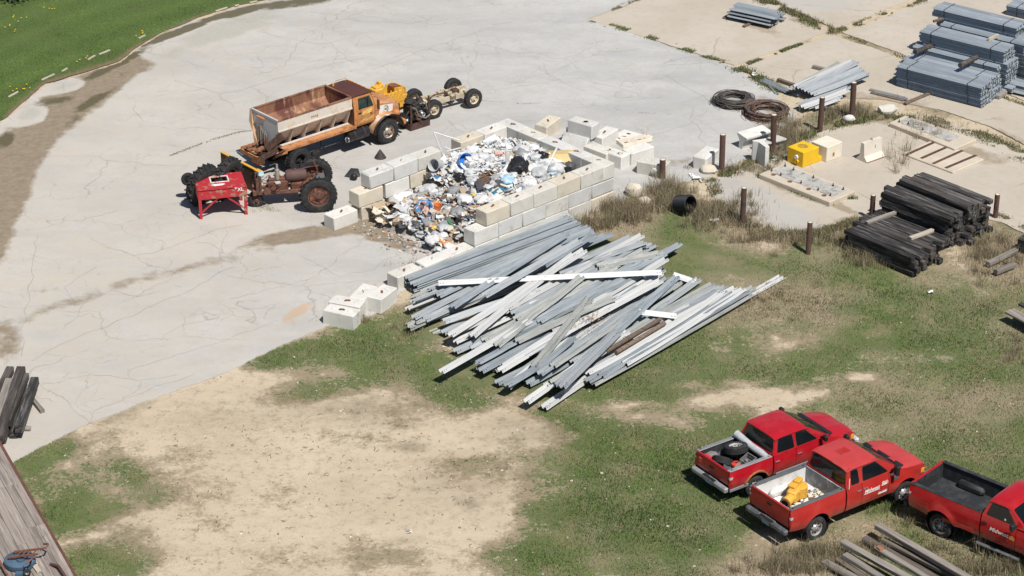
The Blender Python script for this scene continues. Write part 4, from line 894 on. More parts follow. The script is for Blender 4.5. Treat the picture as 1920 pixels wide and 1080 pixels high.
for i,(a,c) in enumerate((((62,752),(80,774)),((44,806),(58,806)))):
    A, B = P(*a,.03), P(*c,.03); timber(align(A,B), (B-A).length, .15,.12, GREYWOOD, ["short grey timber offcut on the pavement right of the left-edge stack","small splintered offcut at the foot of the left-edge stack"][i], None, 'offcut')
# right edge oddments
for i,(a,c,z,wd,ht,mt,lab) in enumerate((((1893,585),(1960,622),.35,.42,.10,GREYWOOD,"wide grey plank jutting in from the right edge over the grass"),((1912,572),(1970,600),.45,.18,.10,TIE[1],"dark plank end above the wide grey plank at the right edge"),((1905,596),(1965,628),.12,.3,.2,TIE[0],"dark timber under the wide grey plank at the right edge"),((1866,514),(1902,500),.06,.2,.18,GREYWOOD,"grey log end lying in dry grass near the right edge"),((1851,499),(1905,474),.04,.2,.18,GREYWOOD,"half buried grey log behind the other in dry grass"),((1912,466),(1960,480),.02,.5,.5,TIE[0],"black timber stack corner cut by the right edge"))):
    A, B = P(*a,z), P(*c,z); timber(align(A,B), (B-A).length, wd, ht, mt, lab, None, 'plank' if i < 2 else 'timber')
# corrugated pipe
t = thing('corrugated_pipe', "black corrugated pipe end lying in the weeds below the bay corner", 'pipe', mx=T(*(P(1284,388,.30)+Vector((-.25,.35,0)))) @ rz(math.radians(-52)) @ Matrix.Rotation(math.radians(70),4,'Y'))
prof = []
for k in range(17):
    z = k*.05; prof.append((.30+(.03 if k % 2 else -.012), z))
b = MB(); b.lathe(prof+[(.27,.8),(.262,.8),(.262,0.0)], 26); b.build('pipe_wall', M('black_plastic',(.018,.019,.022),.45,var=.3,bump=.1), t, 30)
b = MB(); b.lathe([(.2618,.12),(.001,.12)],20); b.build('inside', BLACK, t)
b = MB(); b.rod((0,.1,0),(-.1,.35,-.35),.05,10); b.build('stub', GALV[3], t)
# ------------------------------------------------------------------ vehicle helpers
def paint(name, col, fade=None, **k):
    return M(name, col, k.get('rough',.38), var=.07, scale=1.2, col2=fade or sc(col,.8), lo=.46, hi=.75, scale2=1.4, bump=.03, bscale=6, rnd=.02, coat=k.get('coat',.5), spec=.45, col3=k.get('dirt'), lo3=.60, hi3=.78, scale3=5)
def dusty(m, top=.95, amt=.55, col=(.30,.24,.17)):
    nt = m.node_tree; b = nt.nodes['Principled BSDF']; src = b.inputs['Base Color'].links[0].from_socket
    tc = nn(nt,'ShaderNodeTexCoord').outputs['Object']; s = nn(nt,'ShaderNodeSeparateXYZ'); L(nt, tc, s.inputs[0])
    h = mth(nt,'MULTIPLY', mth(nt,'SUBTRACT', top, s.outputs[2]), 1.6, True); n = ramp(nt, nz(nt, tc, 3.5, 6, .7), [(.35,.15),(.68,1.0)])
    f = mth(nt,'MULTIPLY', mth(nt,'ADD', mth(nt,'MULTIPLY', h, n), mth(nt,'MULTIPLY', ramp(nt, nz(nt, tc, 1.6, 7, .7), [(.5,0.0),(.75,.22)]), 1.0)), amt, True)
    L(nt, mix(nt, f, src, col), b.inputs['Base Color']); return m
GLASS = M('dark_glass', (.007,.010,.012), .07, var=.2, bump=0, rnd=0, spec=.4)
TRIM = M('black_trim', (.016,.016,.017), .55, var=.2, bump=0, rnd=.1)
CHROME = M('chrome', (.60,.60,.61), .22, .85, var=.1, scale=5, col2=(.28,.27,.26), lo=.55, hi=.7, scale2=6, bump=.03, rnd=.05)
STEELRIM = M('steel_rim', (.50,.49,.47), .42, .5, var=.2, scale=7, col2=(.24,.20,.17), lo=.52, hi=.68, scale2=8, bump=.1, rnd=.1)
LENS = M('red_lens', (.42,.012,.012), .15, var=.1, bump=0, rnd=0, coat=.5)
AMBER = M('amber_lens', (.75,.30,.02), .2, var=.1, bump=0, rnd=0)
CLEAR = M('clear_lens', (.55,.57,.58), .12, .2, var=.1, bump=0, rnd=0)
WHITEP = M('white_lettering', (.78,.77,.74), .55, var=.05, bump=0, rnd=0)
UNDER = M('underbody', (.02,.019,.018), .9, var=.4, bump=.1)
def text(txt, size, mx, mat, parent, name='lettering', shear=0.0, depth=.0012, align='LEFT'):
    cu = bpy.data.curves.new('t','FONT'); cu.body = txt; cu.size = size; cu.shear = shear; cu.extrude = depth; cu.align_x = align; cu.offset = size*.018
    o = bpy.data.objects.new('t', cu); COL.objects.link(o); dg = bpy.context.evaluated_depsgraph_get(); dg.update()
    me = bpy.data.meshes.new_from_object(o.evaluated_get(dg)); bpy.data.objects.remove(o); bpy.data.curves.remove(cu)
    me.materials.clear(); me.materials.append(mat); q = bpy.data.objects.new(name, me); COL.objects.link(q)
    q.parent = parent; q.matrix_local = mx; return q
RX90 = Matrix.Rotation(math.pi/2, 4, 'X')
def wheel(parent, pos, r, w, rimr=.62, rimmat=None, face=-1, lugs=None, dish=.3, mx=None, holes=8, tyre=None, hub=True):
    """axle along local Y; outer face looks to face*Y"""
    e = bpy.data.objects.new('wheel', None); COL.objects.link(e); e.empty_display_size = .1
    if parent is not None: e.parent = parent
    e.matrix_local = mx if mx is not None else T(*pos)
    A = Matrix.Rotation(math.pi/2 if face < 0 else -math.pi/2, 4, 'X')   # lathe +Z -> outer
    h = w/2; b = MB()
    pr = [(r*rimr,-h*.78),(r*(rimr+.06),-h*.97),(r*.84,-h*1.0),(r*.95,-h*.86),(r*.985,-h*.72)]
    n = 5
    for k in range(n):
        z = -h*.66+k*h*1.32/n; z2 = z+h*1.32/n
        pr += [(r,z+.004),(r,z2-.012),(r*.972,z2-.010),(r*.972,z2-.001)]
    pr += [(r*.985,h*.72),(r*.95,h*.86),(r*.84,h*1.0),(r*(rimr+.06),h*.97),(r*rimr,h*.78)]
    b.lathe(pr, 30, A)
    if lugs:
        cnt, lh = lugs
        for k in range(cnt):
            for sg in (-1,1):
                a = 2*math.pi*(k+(.5 if sg > 0 else 0))/cnt
                b.box((r+lh*.3, sg*h*.46, 0), (lh*1.6, h*1.05, lh*1.1), Matrix.Rotation(a,4,'Y') @ Matrix.Rotation(sg*.6,4,'X'), ch=.004)
    b.build('tyre', tyre or RUBBER, e, 32)
    b = MB(); R0 = r*rimr; d = h*dish
    b.lathe([(R0*1.0,-h*.75),(R0*.93,-h*.6),(R0*.9,d-.02),(R0*.9,h*.62),(R0*1.03,h*.8),(R0*1.05,h*.74)], 26, A)
    b.lathe([(R0*.9,d-.02),(R0*.8,d+.015),(R0*.55,d-.005),(R0*.42,d+.05 if hub else d-.02),(R0*.3,d+.06 if hub else d-.03),(.001,d+.06 if hub else d-.03)], 26, A)
    for k in range(holes):
        a = 2*math.pi*k/holes; b.cyl(R0*.115, d-.004, d+.018, 8, A @ T(math.cos(a)*R0*.68, math.sin(a)*R0*.68, 0), 1)
    b.build('rim', [rimmat or STEELRIM, BLACK], e, 40)
    if hub:
        b = MB(); b.cyl(R0*.2, d+.04, d+.10, 12, A)
        for k in range(8):
            a = 2*math.pi*k/8; b.cyl(.012, d+.04, d+.075, 6, A @ T(math.cos(a)*R0*.34, math.sin(a)*R0*.34, 0))
        b.build('hub', CHROME if rimmat is None else rimmat, e, 40)
    return e
def sidepanel(outline, yfn, thick=.03, step=.10, side=-1):
    """sheet-metal panel : outline in (x,z), depth from yfn(x,z); rim folds inwards"""
    pts = []
    n = len(outline)
    for i in range(n):
        a = Vector(outline[i]); c = Vector(outline[(i+1) % n]); k = max(1, int((c-a).length/step))
        for j in range(k): pts.append(a.lerp(c, j/k))
    ring = [(p.x,p.y) for p in pts]; m = len(ring); rv = [Vector(p) for p in ring]
    xs = [p[0] for p in ring]; zs = [p[1] for p in ring]
    g = np.array([(x,z) for x in np.arange(min(xs)+step/2,max(xs),step) for z in np.arange(min(zs)+step/2,max(zs),step)])
    if len(g):
        g = g[inpoly(g, ring) & (segdist(g, ring+[ring[0]]) > step*.35)]
        rv += [Vector(p) for p in g]
    r = delaunay_2d_cdt(rv, [(i,(i+1) % m) for i in range(m)], [], 1, 1e-7)
    V = [(p.x, side*yfn(p.x,p.y), p.y) for p in r[0]]; F = []
    for f in r[2]:
        a, b_, c = (Vector(V[i]) for i in f[:3]); nr = (b_-a).cross(c-a)
        F.append(tuple(f) if nr.y*side > 0 else tuple(reversed(f)))
    b = MB(); b.add(V, F)
    o = [(x, side*yfn(x,z), z) for x,z in ring]; i_ = [(x, side*(yfn(x,z)-thick), z) for x,z in ring]
    b.add(o+i_, [(k,(k+1)%m,m+(k+1)%m,m+k) for k in range(m)])
    return b
def arch(cx, R, zs, zc, n=14):
    a0 = math.asin(max(-1,min(1,(zs-zc)/R))); out = []
    for k in range(n+1):
        a = math.pi-a0-(math.pi-2*a0)*k/n; out.append((cx+R*math.cos(a), zc+R*math.sin(a)))
    return out
def interp(x, pts):
    if x <= pts[0][0]: return pts[0][1]
    for (a,b),(c,d) in zip(pts,pts[1:]):
        if x <= c: t=(x-a)/(c-a); t=t*t*(3-2*t); return b+(d-b)*t
    return pts[-1][1]
def rrect(x0,z0,x1,z1,r,n=3,skew=0.0):
    out = []
    for cx,cz,a0 in ((x1-r,z1-r,0),(x0+r,z1-r,90),(x0+r,z0+r,180),(x1-r,z0+r,270)):
        for k in range(n+1):
            a = math.radians(a0+90*k/n); out.append((cx+r*math.cos(a), cz+r*math.sin(a)))
    return out
def quadglass(c, inset, off, rows=6, r=.12):
    """glass in a bilinear opening given by 4 corners (bl,br,tr,tl), pushed out by off along the normal"""
    bl_, br_, tr_, tl_ = [Vector(p) for p in c]; nrm = (br_-bl_).cross(tl_-bl_).normalized()
    def pt(u, v): return bl_.lerp(br_,u).lerp(tl_.lerp(tr_,u),v)+nrm*(off+.025*math.sin(math.pi*u))
    i0 = inset; ring = rrect(i0[0], i0[1], 1-i0[0], 1-i0[2], r, 4)
    b = MB(); cpt = pt(.5,.5)
    n = len(ring); vs = []
    for k in (1.0,.66,.33): vs += [pt(.5+(u-.5)*k, .5+(v-.5)*k) for u,v in ring]
    vs.append(cpt); fs = []
    for s in range(2): fs += [(s*n+i, s*n+(i+1)%n, (s+1)*n+(i+1)%n, (s+1)*n+i) for i in range(n)]
    fs += [(2*n+i, 2*n+(i+1)%n, 3*n) for i in range(n)]
    b.add(vs, fs); return b

def pickup(D, label, PAINT, place):
    """x forward from the rear bumper, y to the left, z up"""
    t = thing('pickup_truck', label, 'pickup truck', mx=place, group=None)
    Lg, hw, ra, fa, wr, zs, zr, zb, zt = D['L'], D['hw'], D['ra'], D['fa'], D['wr'], D['sill'], D['rail'], D['belt'], D['roof']
    bx0, bx1, cx0, cx1, rf0, rf1 = D['bed0'], D['bed1'], D['cab0'], D['cowl'], D['roof0'], D['roof1']
    R_ = wr+.10; zc = wr+.04
    prof = [(zs,-.075),(zs+.14,-.018),(.60*zr,0.0),(.80*zr,-.004),(.90*zr,-.03),(zr,-.055)]
    def yb(x, z):
        y = hw+interp(z, prof)
        for ax in (ra, fa):
            d = math.hypot(x-ax, z-zc); y += D.get('flare',.03)*max(0, 1-abs(d-R_-.02)/.15)**1.5*(1 if z < zr-.12 else 0)
        if x > Lg-1.0: y -= .17*((x-Lg+1.0)/1.0)**2
        if x < .35: y -= .05*((.35-x)/.35)**2
        return y
    dz = D.get('belt_front', zb-.03)
    def hoodz(x):
        s = (x-cx1)/(Lg-.12-cx1); return D['hood']-.16*s*s-.03*s+(.0)
    for side in (-1, 1):
        # bed side
        o = [(bx0,zr)]+[(bx0,zs+.06)]+[(ra-R_-.25,zs)]+arch(ra,R_,zs,zc)+[(bx1,zs),(bx1,zr)]
        p = sidepanel(o, yb, side=side).build('bed_side', PAINT, t, 35)
        if D.get('rust_arch') and side < 0:
            b = MB(); pts = [(x, -yb(x,z)-.006, z) for x,z in arch(ra,R_+.03,zc-.02,zc)[2:-1]]; b.tube(pts,[.02+.018*random.random() for _ in pts],5); b.build('rusty_arch_edge', RUST2, t, 60)
        # doors
        for k,(x0,x1) in enumerate(D['doors']):
            o = [(x0,zb),(x0,zs),(x1,zs),(x1,min(zb,dz if x1 > cx1-.3 else zb))]
            if x1 > fa-R_ : o = [(x0,zb),(x0,zs)]+[q for q in arch(fa,R_,zs,zc) if q[0] < x1-.02]+[(x1,zc+.25),(x1,zb)]
            d = sidepanel(o, yb, side=side).build('door', PAINT, t, 35)
            if x1-x0 > .5:
                hx = x0+.13 if k == len(D['doors'])-1 or D.get('four') else x1-.12
                b = MB(); b.box((hx, side*(yb(hx,zb-.22)+.010), zb-.22),(.17,.035,.055),ch=.012); b.build('handle', D.get('handle',TRIM), d, 35)
        # fender
        fs = D['doors'][-1][1]+.016
        o = [(fs,dz+.01),(fs,zs)] if fa-R_ > fs+.1 else [(fs,dz+.01),(fs,zc+.25)]
        ar = [q for q in arch(fa,R_,zs,zc) if q[0] > fs+.02]
        o += ar+[(Lg-.22,zs+.05),(Lg-.14,zs+.30),(Lg-.16,hoodz(Lg-.16)-.09)]
        for k in range(1,6):
            x = Lg-.16-(Lg-.16-cx1+.0)*k/5; o.append((x, hoodz(x)-.085 if x > cx1+.05 else dz+.01))
        fd = sidepanel(o, yb, side=side).build('fender', PAINT, t, 35)
        b = MB(); b.box((Lg-.30, side*(yb(Lg-.3,.92)-.005), .92*zr/1.36),(.20,.03,.16),ch=.01); b.build('marker_lamp', AMBER, t, 30)
        # greenhouse side
        def yg(x, z): return hw-.05-(z-zb)*D.get('tumble',.30)-.02*((x-(cx0+cx1)/2)/1.1)**2
        o = [(cx0,zb-.005),(cx1-.04,zb-.005),(rf1+.06,zt-.075),(rf1-.05,zt-.05),(rf0+.10,zt-.05),(rf0,zt-.09)]
        sideg = sidepanel(o, yg, .05, side=side).build('cab_side', PAINT, t, 35)
        for k, wq in enumerate(D['wins']):
            wo = [Vector(q) for q in wq]; c = sum(wo, Vector((0,0)))/len(wo); rr = []
            n = len(wo)
            for i in range(n):   # rounded corners
                a, m_, e_ = wo[i-1], wo[i], wo[(i+1) % n]; r = .055
                p0 = m_+(a-m_).normalized()*r; p1 = m_+(e_-m_).normalized()*r
                for s in (0,.33,.66,1): rr.append(p0.lerp(m_,s).lerp(m_.lerp(p1,s),s))
            big = [c+(q-c)*1.0+(q-c).normalized()*.028 for q in rr]
            tr = sidepanel([(q.x,q.y) for q in big], lambda x,z: yg(x,z)+.005, .008, side=side).build('window_trim', D.get('trim',TRIM), t, 35)
            sidepanel([(q.x,q.y) for q in rr], lambda x,z: yg(x,z)+.011, .006, side=side).build('window', GLASS, t, 35)
        # mirror
        mx_, mz = cx1-.42, zb+.10
        b = MB(); b.box((mx_, side*(hw+.17), mz+.03),(.14,.20,D.get('mirror',.26)),ch=.035); b.bar((mx_+.03,side*(hw-.05),mz-.03),(mx_+.02,side*(hw+.12),mz-.02),.06,.05); b.build('mirror', TRIM, t, 35)
        # tail lamp
        b = MB(); b.box((bx0+.05, side*(yb(.1,zr*.78)-.035), zr*.72),(.13,.085,.36),ch=.012); lp = b.build('tail_lamp', LENS, t, 30)
        b = MB(); b.box((bx0+.05, side*(yb(.1,zr*.78)-.033), zr*.72+.10),(.134,.088,.10),ch=.012); b.build('reversing_lens', CLEAR, lp, 30)
    # bed : floor, walls, rail caps
    iw = hw-.17; fz = D['floor']; LM = D['liner']
    b = MB()
    b.grid(lambda u,v: (bx0+.06+(bx1-bx0-.09)*u, -iw+2*iw*v, fz+.012*(int(v*60)%3 > 0)), 1, 60, flip=False)
    b.build('bed_floor', LM[0], t)
    b = MB()
    for s in (-1,1):
        b.box(((bx0+bx1)/2, s*(iw+.02), (fz+zr)/2-.012),(bx1-bx0-.05,.04,zr-fz-.03))
    b.build('bed_wall', LM[1], t)
    b = MB(); b.box((bx1-.035,0,(fz+zr)/2+.0),(.05,2*iw,zr-fz-.0)); b.build('bulkhead', LM[2], t)
    for s in (-1,1):
        b = MB(); b.box((ra, s*(iw-.10), fz+.12),(.95,.24,.30),ch=.09); b.build('wheel_hump', LM[1], t, 40)
        b = MB(); b.box(((bx0+bx1)/2, s*(hw-.125), zr+.006),(bx1-bx0-.01,.15,.03),ch=.010); rc = b.build('rail_cap', D['cap'], t, 35)
        b = MB()
        for x in (bx0+.12, bx1-.12): b.box((x, s*(hw-.12), zr+.0235),(.07,.04,.006))
        b.build('stake_pocket', BLACK, rc)
    # tailgate
    b = MB(); b.grid(lambda u,v: (bx0-.02-.012*math.sin(math.pi*v)-.02*math.sin(math.pi*u)*(0.3+v*.0), (1-2*u)*(hw-.115), zs+.20+(zr-zs-.20)*v), 12, 8, flip=True)
    b.box((bx0+.02,0,(zr+zs+.2)/2),(.05,2*(hw-.115),zr-zs-.205)); b.box((bx0+.0,0,zr-.001),(.07,2*(hw-.115),.022),ch=.008)
    tg = b.build('tailgate', PAINT, t, 35)
    b = MB(); b.box((bx0-.05,0,zr-.19),(.025,.22,.085),ch=.01); b.build('handle', TRIM, tg, 35)
    b = MB(); b.box((bx0+.055,0,(zr+fz)/2),(.012,2*iw,zr-fz-.02)); b.build('tailgate_liner', LM[3], tg)
    # rear bumper
    b = MB(); zb_ = D['bump']
    for s in (-1,1): b.box((-.02, s*(hw*.62), zb_),(.17,hw*.66,.19),ch=.045)
    b.box((.02,0,zb_-.02),(.16,.62,.20),ch=.02); b.box((-.04,0,zb_+.06),(.16,.70,.03))
    bp = b.build('rear_bumper', D['bumpmat'], t, 30)
    b = MB(); b.box((-.068,0,zb_-.04),(.012,.32,.15)); b.build('number_plate', M('plate_blue',(.25,.33,.42),.5,var=.2,scale=30), bp)
    b = MB(); b.box((-.05,0,zb_+.085),(.12,.60,.01)); b.build('step_pad', TRIM, bp)
    # cab rear wall with window, windscreen
    yr = hw-.05
    zt2 = zt-.07; tum = D.get('tumble',.30); yt = yr-(zt2-zb)*tum
    rw = [(cx0,yr,zb-.10),(cx0,-yr,zb-.10),(rf0+.02,-yt,zt2),(rf0+.02,yt,zt2)]
    b = MB(); b.add(rw, [(0,1,2,3)]); b.box((cx0+.01,0,(fz+zb)/2),(.03,2*hw-.16,zb-fz)); cb = b.build('cab_back', PAINT, t)
    quadglass(rw, (.055,.22,.09), .006).build('rear_window', GLASS, t, 40)
    ws = [(cx1+.02,-(yr-.02),dz+.03),(cx1+.02,yr-.02,dz+.03),(rf1+.04,yt,zt2-.01),(rf1+.04,-yt,zt2-.01)]
    b = MB(); b.add(ws, [(0,1,2,3)]); b.build('windscreen_frame', PAINT, t)
    quadglass(ws, (.04,.03,.06), .008, r=.06).build('windscreen', GLASS, t, 40)
    b = MB()
    for yy in (-.15,.5): b.bar((cx1+.02,yy-.55,dz+.05),(cx1-.22,yy+.05,dz+.30),.018,.018)
    b.box((cx1+.05,0,dz+.045),(.20,2*hw-.26,.05),ch=.01); b.build('wiper_cowl', TRIM, t)
    # roof
    def rfn(u, v):
        x = rf0-.02+(rf1+.06-rf0+.02)*u; s = 2*v-1; e = (abs(2*u-1))
        y = s*(yt+.035); return (x, y, zt-.06*abs(s)**4-.045*e**5-.012*(1-u)*0)
    b = MB(); b.grid(rfn, 14, 14); b.build('roof', D.get('roofpaint',PAINT), t, 50)
    # hood
    def hfn(u, v):
        x = cx1+.03+(Lg-.13-cx1)*u; s = 2*v-1; yy = (hw-.045-.17*max(0,(x-Lg+1.0))**2-.01)
        z = hoodz(x)-.085*abs(s)**5-.10*max(0,(u-.86)/.14)**2+.022*max(0,1-abs(abs(s)-.45)/.2)*(1-u*.6)
        return (x, s*yy, z)
    b = MB(); b.grid(hfn, 18, 22); b.build('hood', D.get('hoodpaint',PAINT), t, 50)
    # nose
    hz_ = hoodz(Lg-.14)
    b = MB(); b.box((Lg-.16,0,(hz_+zs)/2-.02),(.10,2*(hw-.24),hz_-zs-.12),ch=.03); b.build('nose', PAINT, t, 30)
    b = MB(); b.box((Lg-.105,0,hz_-.26),(.03,1.0,.24),ch=.01); b.build('grille', TRIM, t, 30)
    for s in (-1,1): b = MB(); b.box((Lg-.115,s*(hw-.36),hz_-.24),(.05,.28,.2),ch=.03); b.build('headlight', CLEAR, t, 30)
    b = MB(); b.box((Lg-.02,0,zb_-.02),(.18,2*hw-.14,.24),ch=.05); b.build('front_bumper', D.get('fbump',CHROME), t, 30)
    # underbody, with dark filler boxes added inside the body to block light
    b = MB(); b.box((Lg/2,0,.60),(Lg-.5,2*(hw-.42),.34)); b.box((Lg/2,0,zs+.10),(Lg-.4,2*(hw-.36),.16)); b.box(((cx0+cx1)/2,0,(zs+zb)/2+.05),(cx1-cx0-.1,2*hw-.14,zb-zs-.15))
    b.box(((cx1+Lg)/2-.1,0,(zs+dz)/2),(Lg-cx1-.3,2*(hw-.40),dz-zs-.25)); b.rod((ra,-hw+.2,wr),(ra,hw-.2,wr),.07,10); b.rod((fa,-hw+.2,wr),(fa,hw-.2,wr),.06,10)
    b.build('underbody', UNDER, t)
    for s in (-1,1):
        for ax in (ra, fa):
            b = MB(); b.lathe([(R_+.015,-.0),(R_+.015,.26),(.001,.26)], 16, T(ax,s*(hw-.03),zc) @ Matrix.Rotation(math.pi/2*(1 if s > 0 else -1),4,'X'), a0=0 if s < 0 else math.pi*0, a1=math.pi*2); b.build('wheel_well', UNDER, t)
            wheel(t, (ax, s*(hw-.145), wr-.03), wr, .25, D.get('rimr',.60), D.get('rim'), face=-1 if s < 0 else 1)
    return t
RUST2 = M('flaking_rust', (.30,.13,.05), .95, var=.5, scale=20, bump=.5)
def place_rear(px, py, z, lx, ly, hd):
    p = P(px,py,z); a = math.radians(hd); q = Vector((p.x,p.y,0))-rz(a) @ Vector((lx,ly,0)); return T(q.x,q.y,-.03) @ rz(a)
REDF = paint('faded_orange_red', (.40,.022,.018), (.33,.014,.011), rough=.5, coat=.25); REDR = paint('faded_roof_red', (.44,.045,.045), (.40,.032,.028), rough=.55, coat=.15)
RED2 = paint('crimson_paint', (.40,.007,.016), (.36,.006,.012), rough=.4, coat=.5)
RED3 = paint('deep_red_paint', (.40,.006,.010), (.33,.005,.008), rough=.33, coat=.7)
for m_ in (REDF, RED2, RED3): dusty(m_)
WBED = M('white_bed_paint', (.66,.66,.65), .6, var=.08, scale=3, col2=(.42,.41,.40), lo=.5, hi=.7, scale2=3, col3=(.20,.10,.05), lo3=.66, hi3=.72, scale3=8, bump=.1, rnd=0)
GBED = M('scuffed_grey_bed', (.22,.225,.235), .7, var=.3, scale=3, col2=(.40,.40,.41), lo=.5, hi=.65, scale2=5, bump=.1, rnd=0, col3=(.30,.06,.05), lo3=.6, hi3=.7, scale3=4)
LINER = M('black_bedliner', (.026,.028,.031), .6, var=.3, scale=3, col2=(.055,.058,.062), lo=.5, hi=.7, scale2=3, bump=.1, rnd=0)
CAPG = M('grey_rail_cap', (.10,.105,.11), .65, var=.25, bump=.1, rnd=0)
D1 = dict(L=5.80,hw=.985,ra=1.17,fa=4.78,wr=.395,sill=.56,rail=1.37,belt=1.37,belt_front=1.30,roof=1.96,bed0=.10,bed1=2.26,cab0=2.31,cowl=4.58,roof0=2.42,roof1=3.64,floor=.80,hood=1.37,bump=.62,
    doors=[(2.32,2.93),(2.945,4.03)],wins=[[(2.53,1.43),(2.83,1.43),(2.82,1.83),(2.57,1.83)],[(3.00,1.42),(4.0,1.42),(3.56,1.83),(3.04,1.83)]],
    liner=[WBED,WBED,GBED,WBED],cap=CAPG,bumpmat=M('dull_bumper',(.17,.175,.19),.45,.5,var=.25,scale=4,col2=(.32,.33,.35),lo=.5,hi=.65),roofpaint=REDR,hoodpaint=REDR,handle=CHROME,mirror=.34,flare=.04)
f1 = pickup(D1, "faded red extended cab pickup with yellow machinery in its white bed, middle of the three", REDF, place_rear(1482,956.5,1.36,.10,-.90,35))
text('Midwest', .18, T(3.02,-.994,.98) @ RX90, WHITEP, f1, 'door_lettering', shear=.25)
b = MB(); b.box((3.33,-.992,.952),(.62,.004,.018)); b.build('door_line', WHITEP, f1)
text('Sal', .20, T(3.72,-.996,1.03) @ RX90, WHITEP, f1, 'door_emblem', shear=.1)
b = MB(); b.add([(3.70,-.9935,1.01),(4.0,-.9935,1.03),(4.01,-.9935,1.12),(3.85,-.9935,1.18),(3.72,-.9935,1.11)],[(0,1,2,3,4)]); b.build('emblem_patch', M('emblem_back',(.55,.22,.16),.6,bump=0), f1)
text('SAL HARD', .075, T(3.62,-.985,.78) @ RX90, WHITEP, f1, 'door_lettering'); b = MB(); b.box((3.78,-.983,.77),(.36,.004,.03)); b.build('door_line', WHITEP, f1)
b = MB(); b.box((4.18,-.962,1.27),(.14,.006,.085)); b.build('fender_sticker', WHITEP, f1)
b = MB(); b.box((4.32,-.985,1.11),(.20,.012,.13),ch=.004); b.build('fender_vent', CAPG, f1, 30)
b = MB(); b.box((2.66,-.983,1.30),(.012,.006,.0)) if False else b.box((2.40,-.945,1.52),(.02,.012,.36)); b.build('reflective_strip', WHITEP, f1)
b = MB(); b.box((2.44,-.25,1.895),(.03,.32,.035),ch=.008); b.build('brake_lamp', CLEAR, f1, 30)
b = MB(); b.box((3.05,.12,1.962),(.42,.30,.006),ch=.002); b.build('roof_patch', REDF, f1)
D2 = dict(L=5.40,hw=.90,ra=1.12,fa=4.45,wr=.365,sill=.50,rail=1.18,belt=1.19,belt_front=1.13,roof=1.74,bed0=.08,bed1=1.78,cab0=1.82,cowl=4.16,roof0=1.98,roof1=3.24,floor=.70,hood=1.17,bump=.55,
    doors=[(1.83,2.72),(2.735,3.64)],four=True,wins=[[(2.0,1.24),(2.66,1.24),(2.64,1.63),(2.12,1.63)],[(2.79,1.24),(3.6,1.24),(3.16,1.63),(2.80,1.63)]],rust_arch=True,
    liner=[LINER,LINER,LINER,LINER],cap=M('scuffed_rail',(.30,.30,.31),.5,.3,var=.3),bumpmat=M('silver_bumper',(.40,.41,.43),.38,.4,var=.2,scale=4,col2=(.24,.25,.27),lo=.5,hi=.65),handle=CHROME,mirror=.2,tumble=.34,fbump=M('silver_paint',(.60,.60,.62),.4,.2))
f2 = pickup(D2, "crimson crew cab pickup with spare tyres and a grey tube in its bed, furthest back", RED2, place_rear(1368,884,1.18,.08,-.82,34.5))
for s in (-1,1):
    for bx_, bd_ in (((2.9,s*.905,.50),(2.0,.03,.16)),((.45,s*.87,.52),(.75,.03,.10))): b = MB(); b.box(bx_,bd_,ch=.01); b.build('grey_cladding', M('cladding',(.23,.24,.26),.5,.2), f2, 30)
    b = MB(); pts = [(x, s*(.925-.06*max(0,x-4.6)), z) for x,z in arch(4.45,.50,.62,.43)]; b.tube(pts,.035,6); b.build('wheel_arch_trim', D2['fbump'], f2, 60)
text('4x4', .16, T(.30,-.893,.88) @ RX90, M('dark_decal',(.16,.01,.012),.5,bump=0), f2, 'side_lettering', shear=.3)
D3 = dict(L=5.75,hw=.985,ra=1.27,fa=4.72,wr=.40,sill=.58,rail=1.40,belt=1.38,belt_front=1.30,roof=1.93,bed0=.10,bed1=2.62,cab0=2.66,cowl=4.26,roof0=2.82,roof1=3.5,floor=.86,hood=1.36,bump=.62,
    doors=[(2.67,3.86)],wins=[[(2.82,1.43),(3.82,1.43),(3.42,1.80),(2.93,1.80)]],liner=[LINER]*4,cap=LINER,bumpmat=TRIM,handle=TRIM,mirror=.22,flare=.075,rim=M('grey_rim',(.30,.30,.31),.45,.6,var=.3,scale=8),rimr=.62)
f3 = pickup(D3, "bright red regular cab pickup with empty black bed liner, at the right edge", RED3, place_rear(1707,905,1.40,.10,.90-1.80,-42) if False else T(0,0,0))
p = P(1707,905,1.40); a = math.radians(-42); q = Vector((p.x,p.y,0))-rz(a) @ Vector((.10,-.93,0)); f3.matrix_world = T(q.x,q.y,-.03) @ rz(a)
text('Midwest', .19, T(2.98,-.997,.98) @ RX90, WHITEP, f3, 'door_lettering', shear=.25)
b = MB(); b.add([(3.66,-.992,.95),(3.84,-.992,.93),(3.86,-.992,1.02),(3.78,-.992,1.10),(3.68,-.992,1.05)],[(0,1,2,3,4)]); b.build('door_emblem', M('emblem_gold',(.50,.28,.08),.5,bump=0), f3)
for s in (-1,1):
    b = MB(); b.rod((2.62,s*1.03,.42),(4.1,s*1.03,.42),.05,10); b.build('running_board', CHROME, f3, 40)
    b = MB(); b.box((1.9,s*.985,.70),(1.1,.02,.12)); b.build('body_moulding', RED3, f3)
b = MB(); b.box((3.45,-.93,1.50),(.05,.006,.06)); b.build('window_sticker', WHITEP, f3)
for x,y in ((.5,-.5),(1.25,-.55),(1.35,-.2),(2.2,-.45)):
    b = MB(); b.cyl(.035,.868+.006,.880,10,T(x,y,0)); b.build('liner_hole', BLACK, f3)
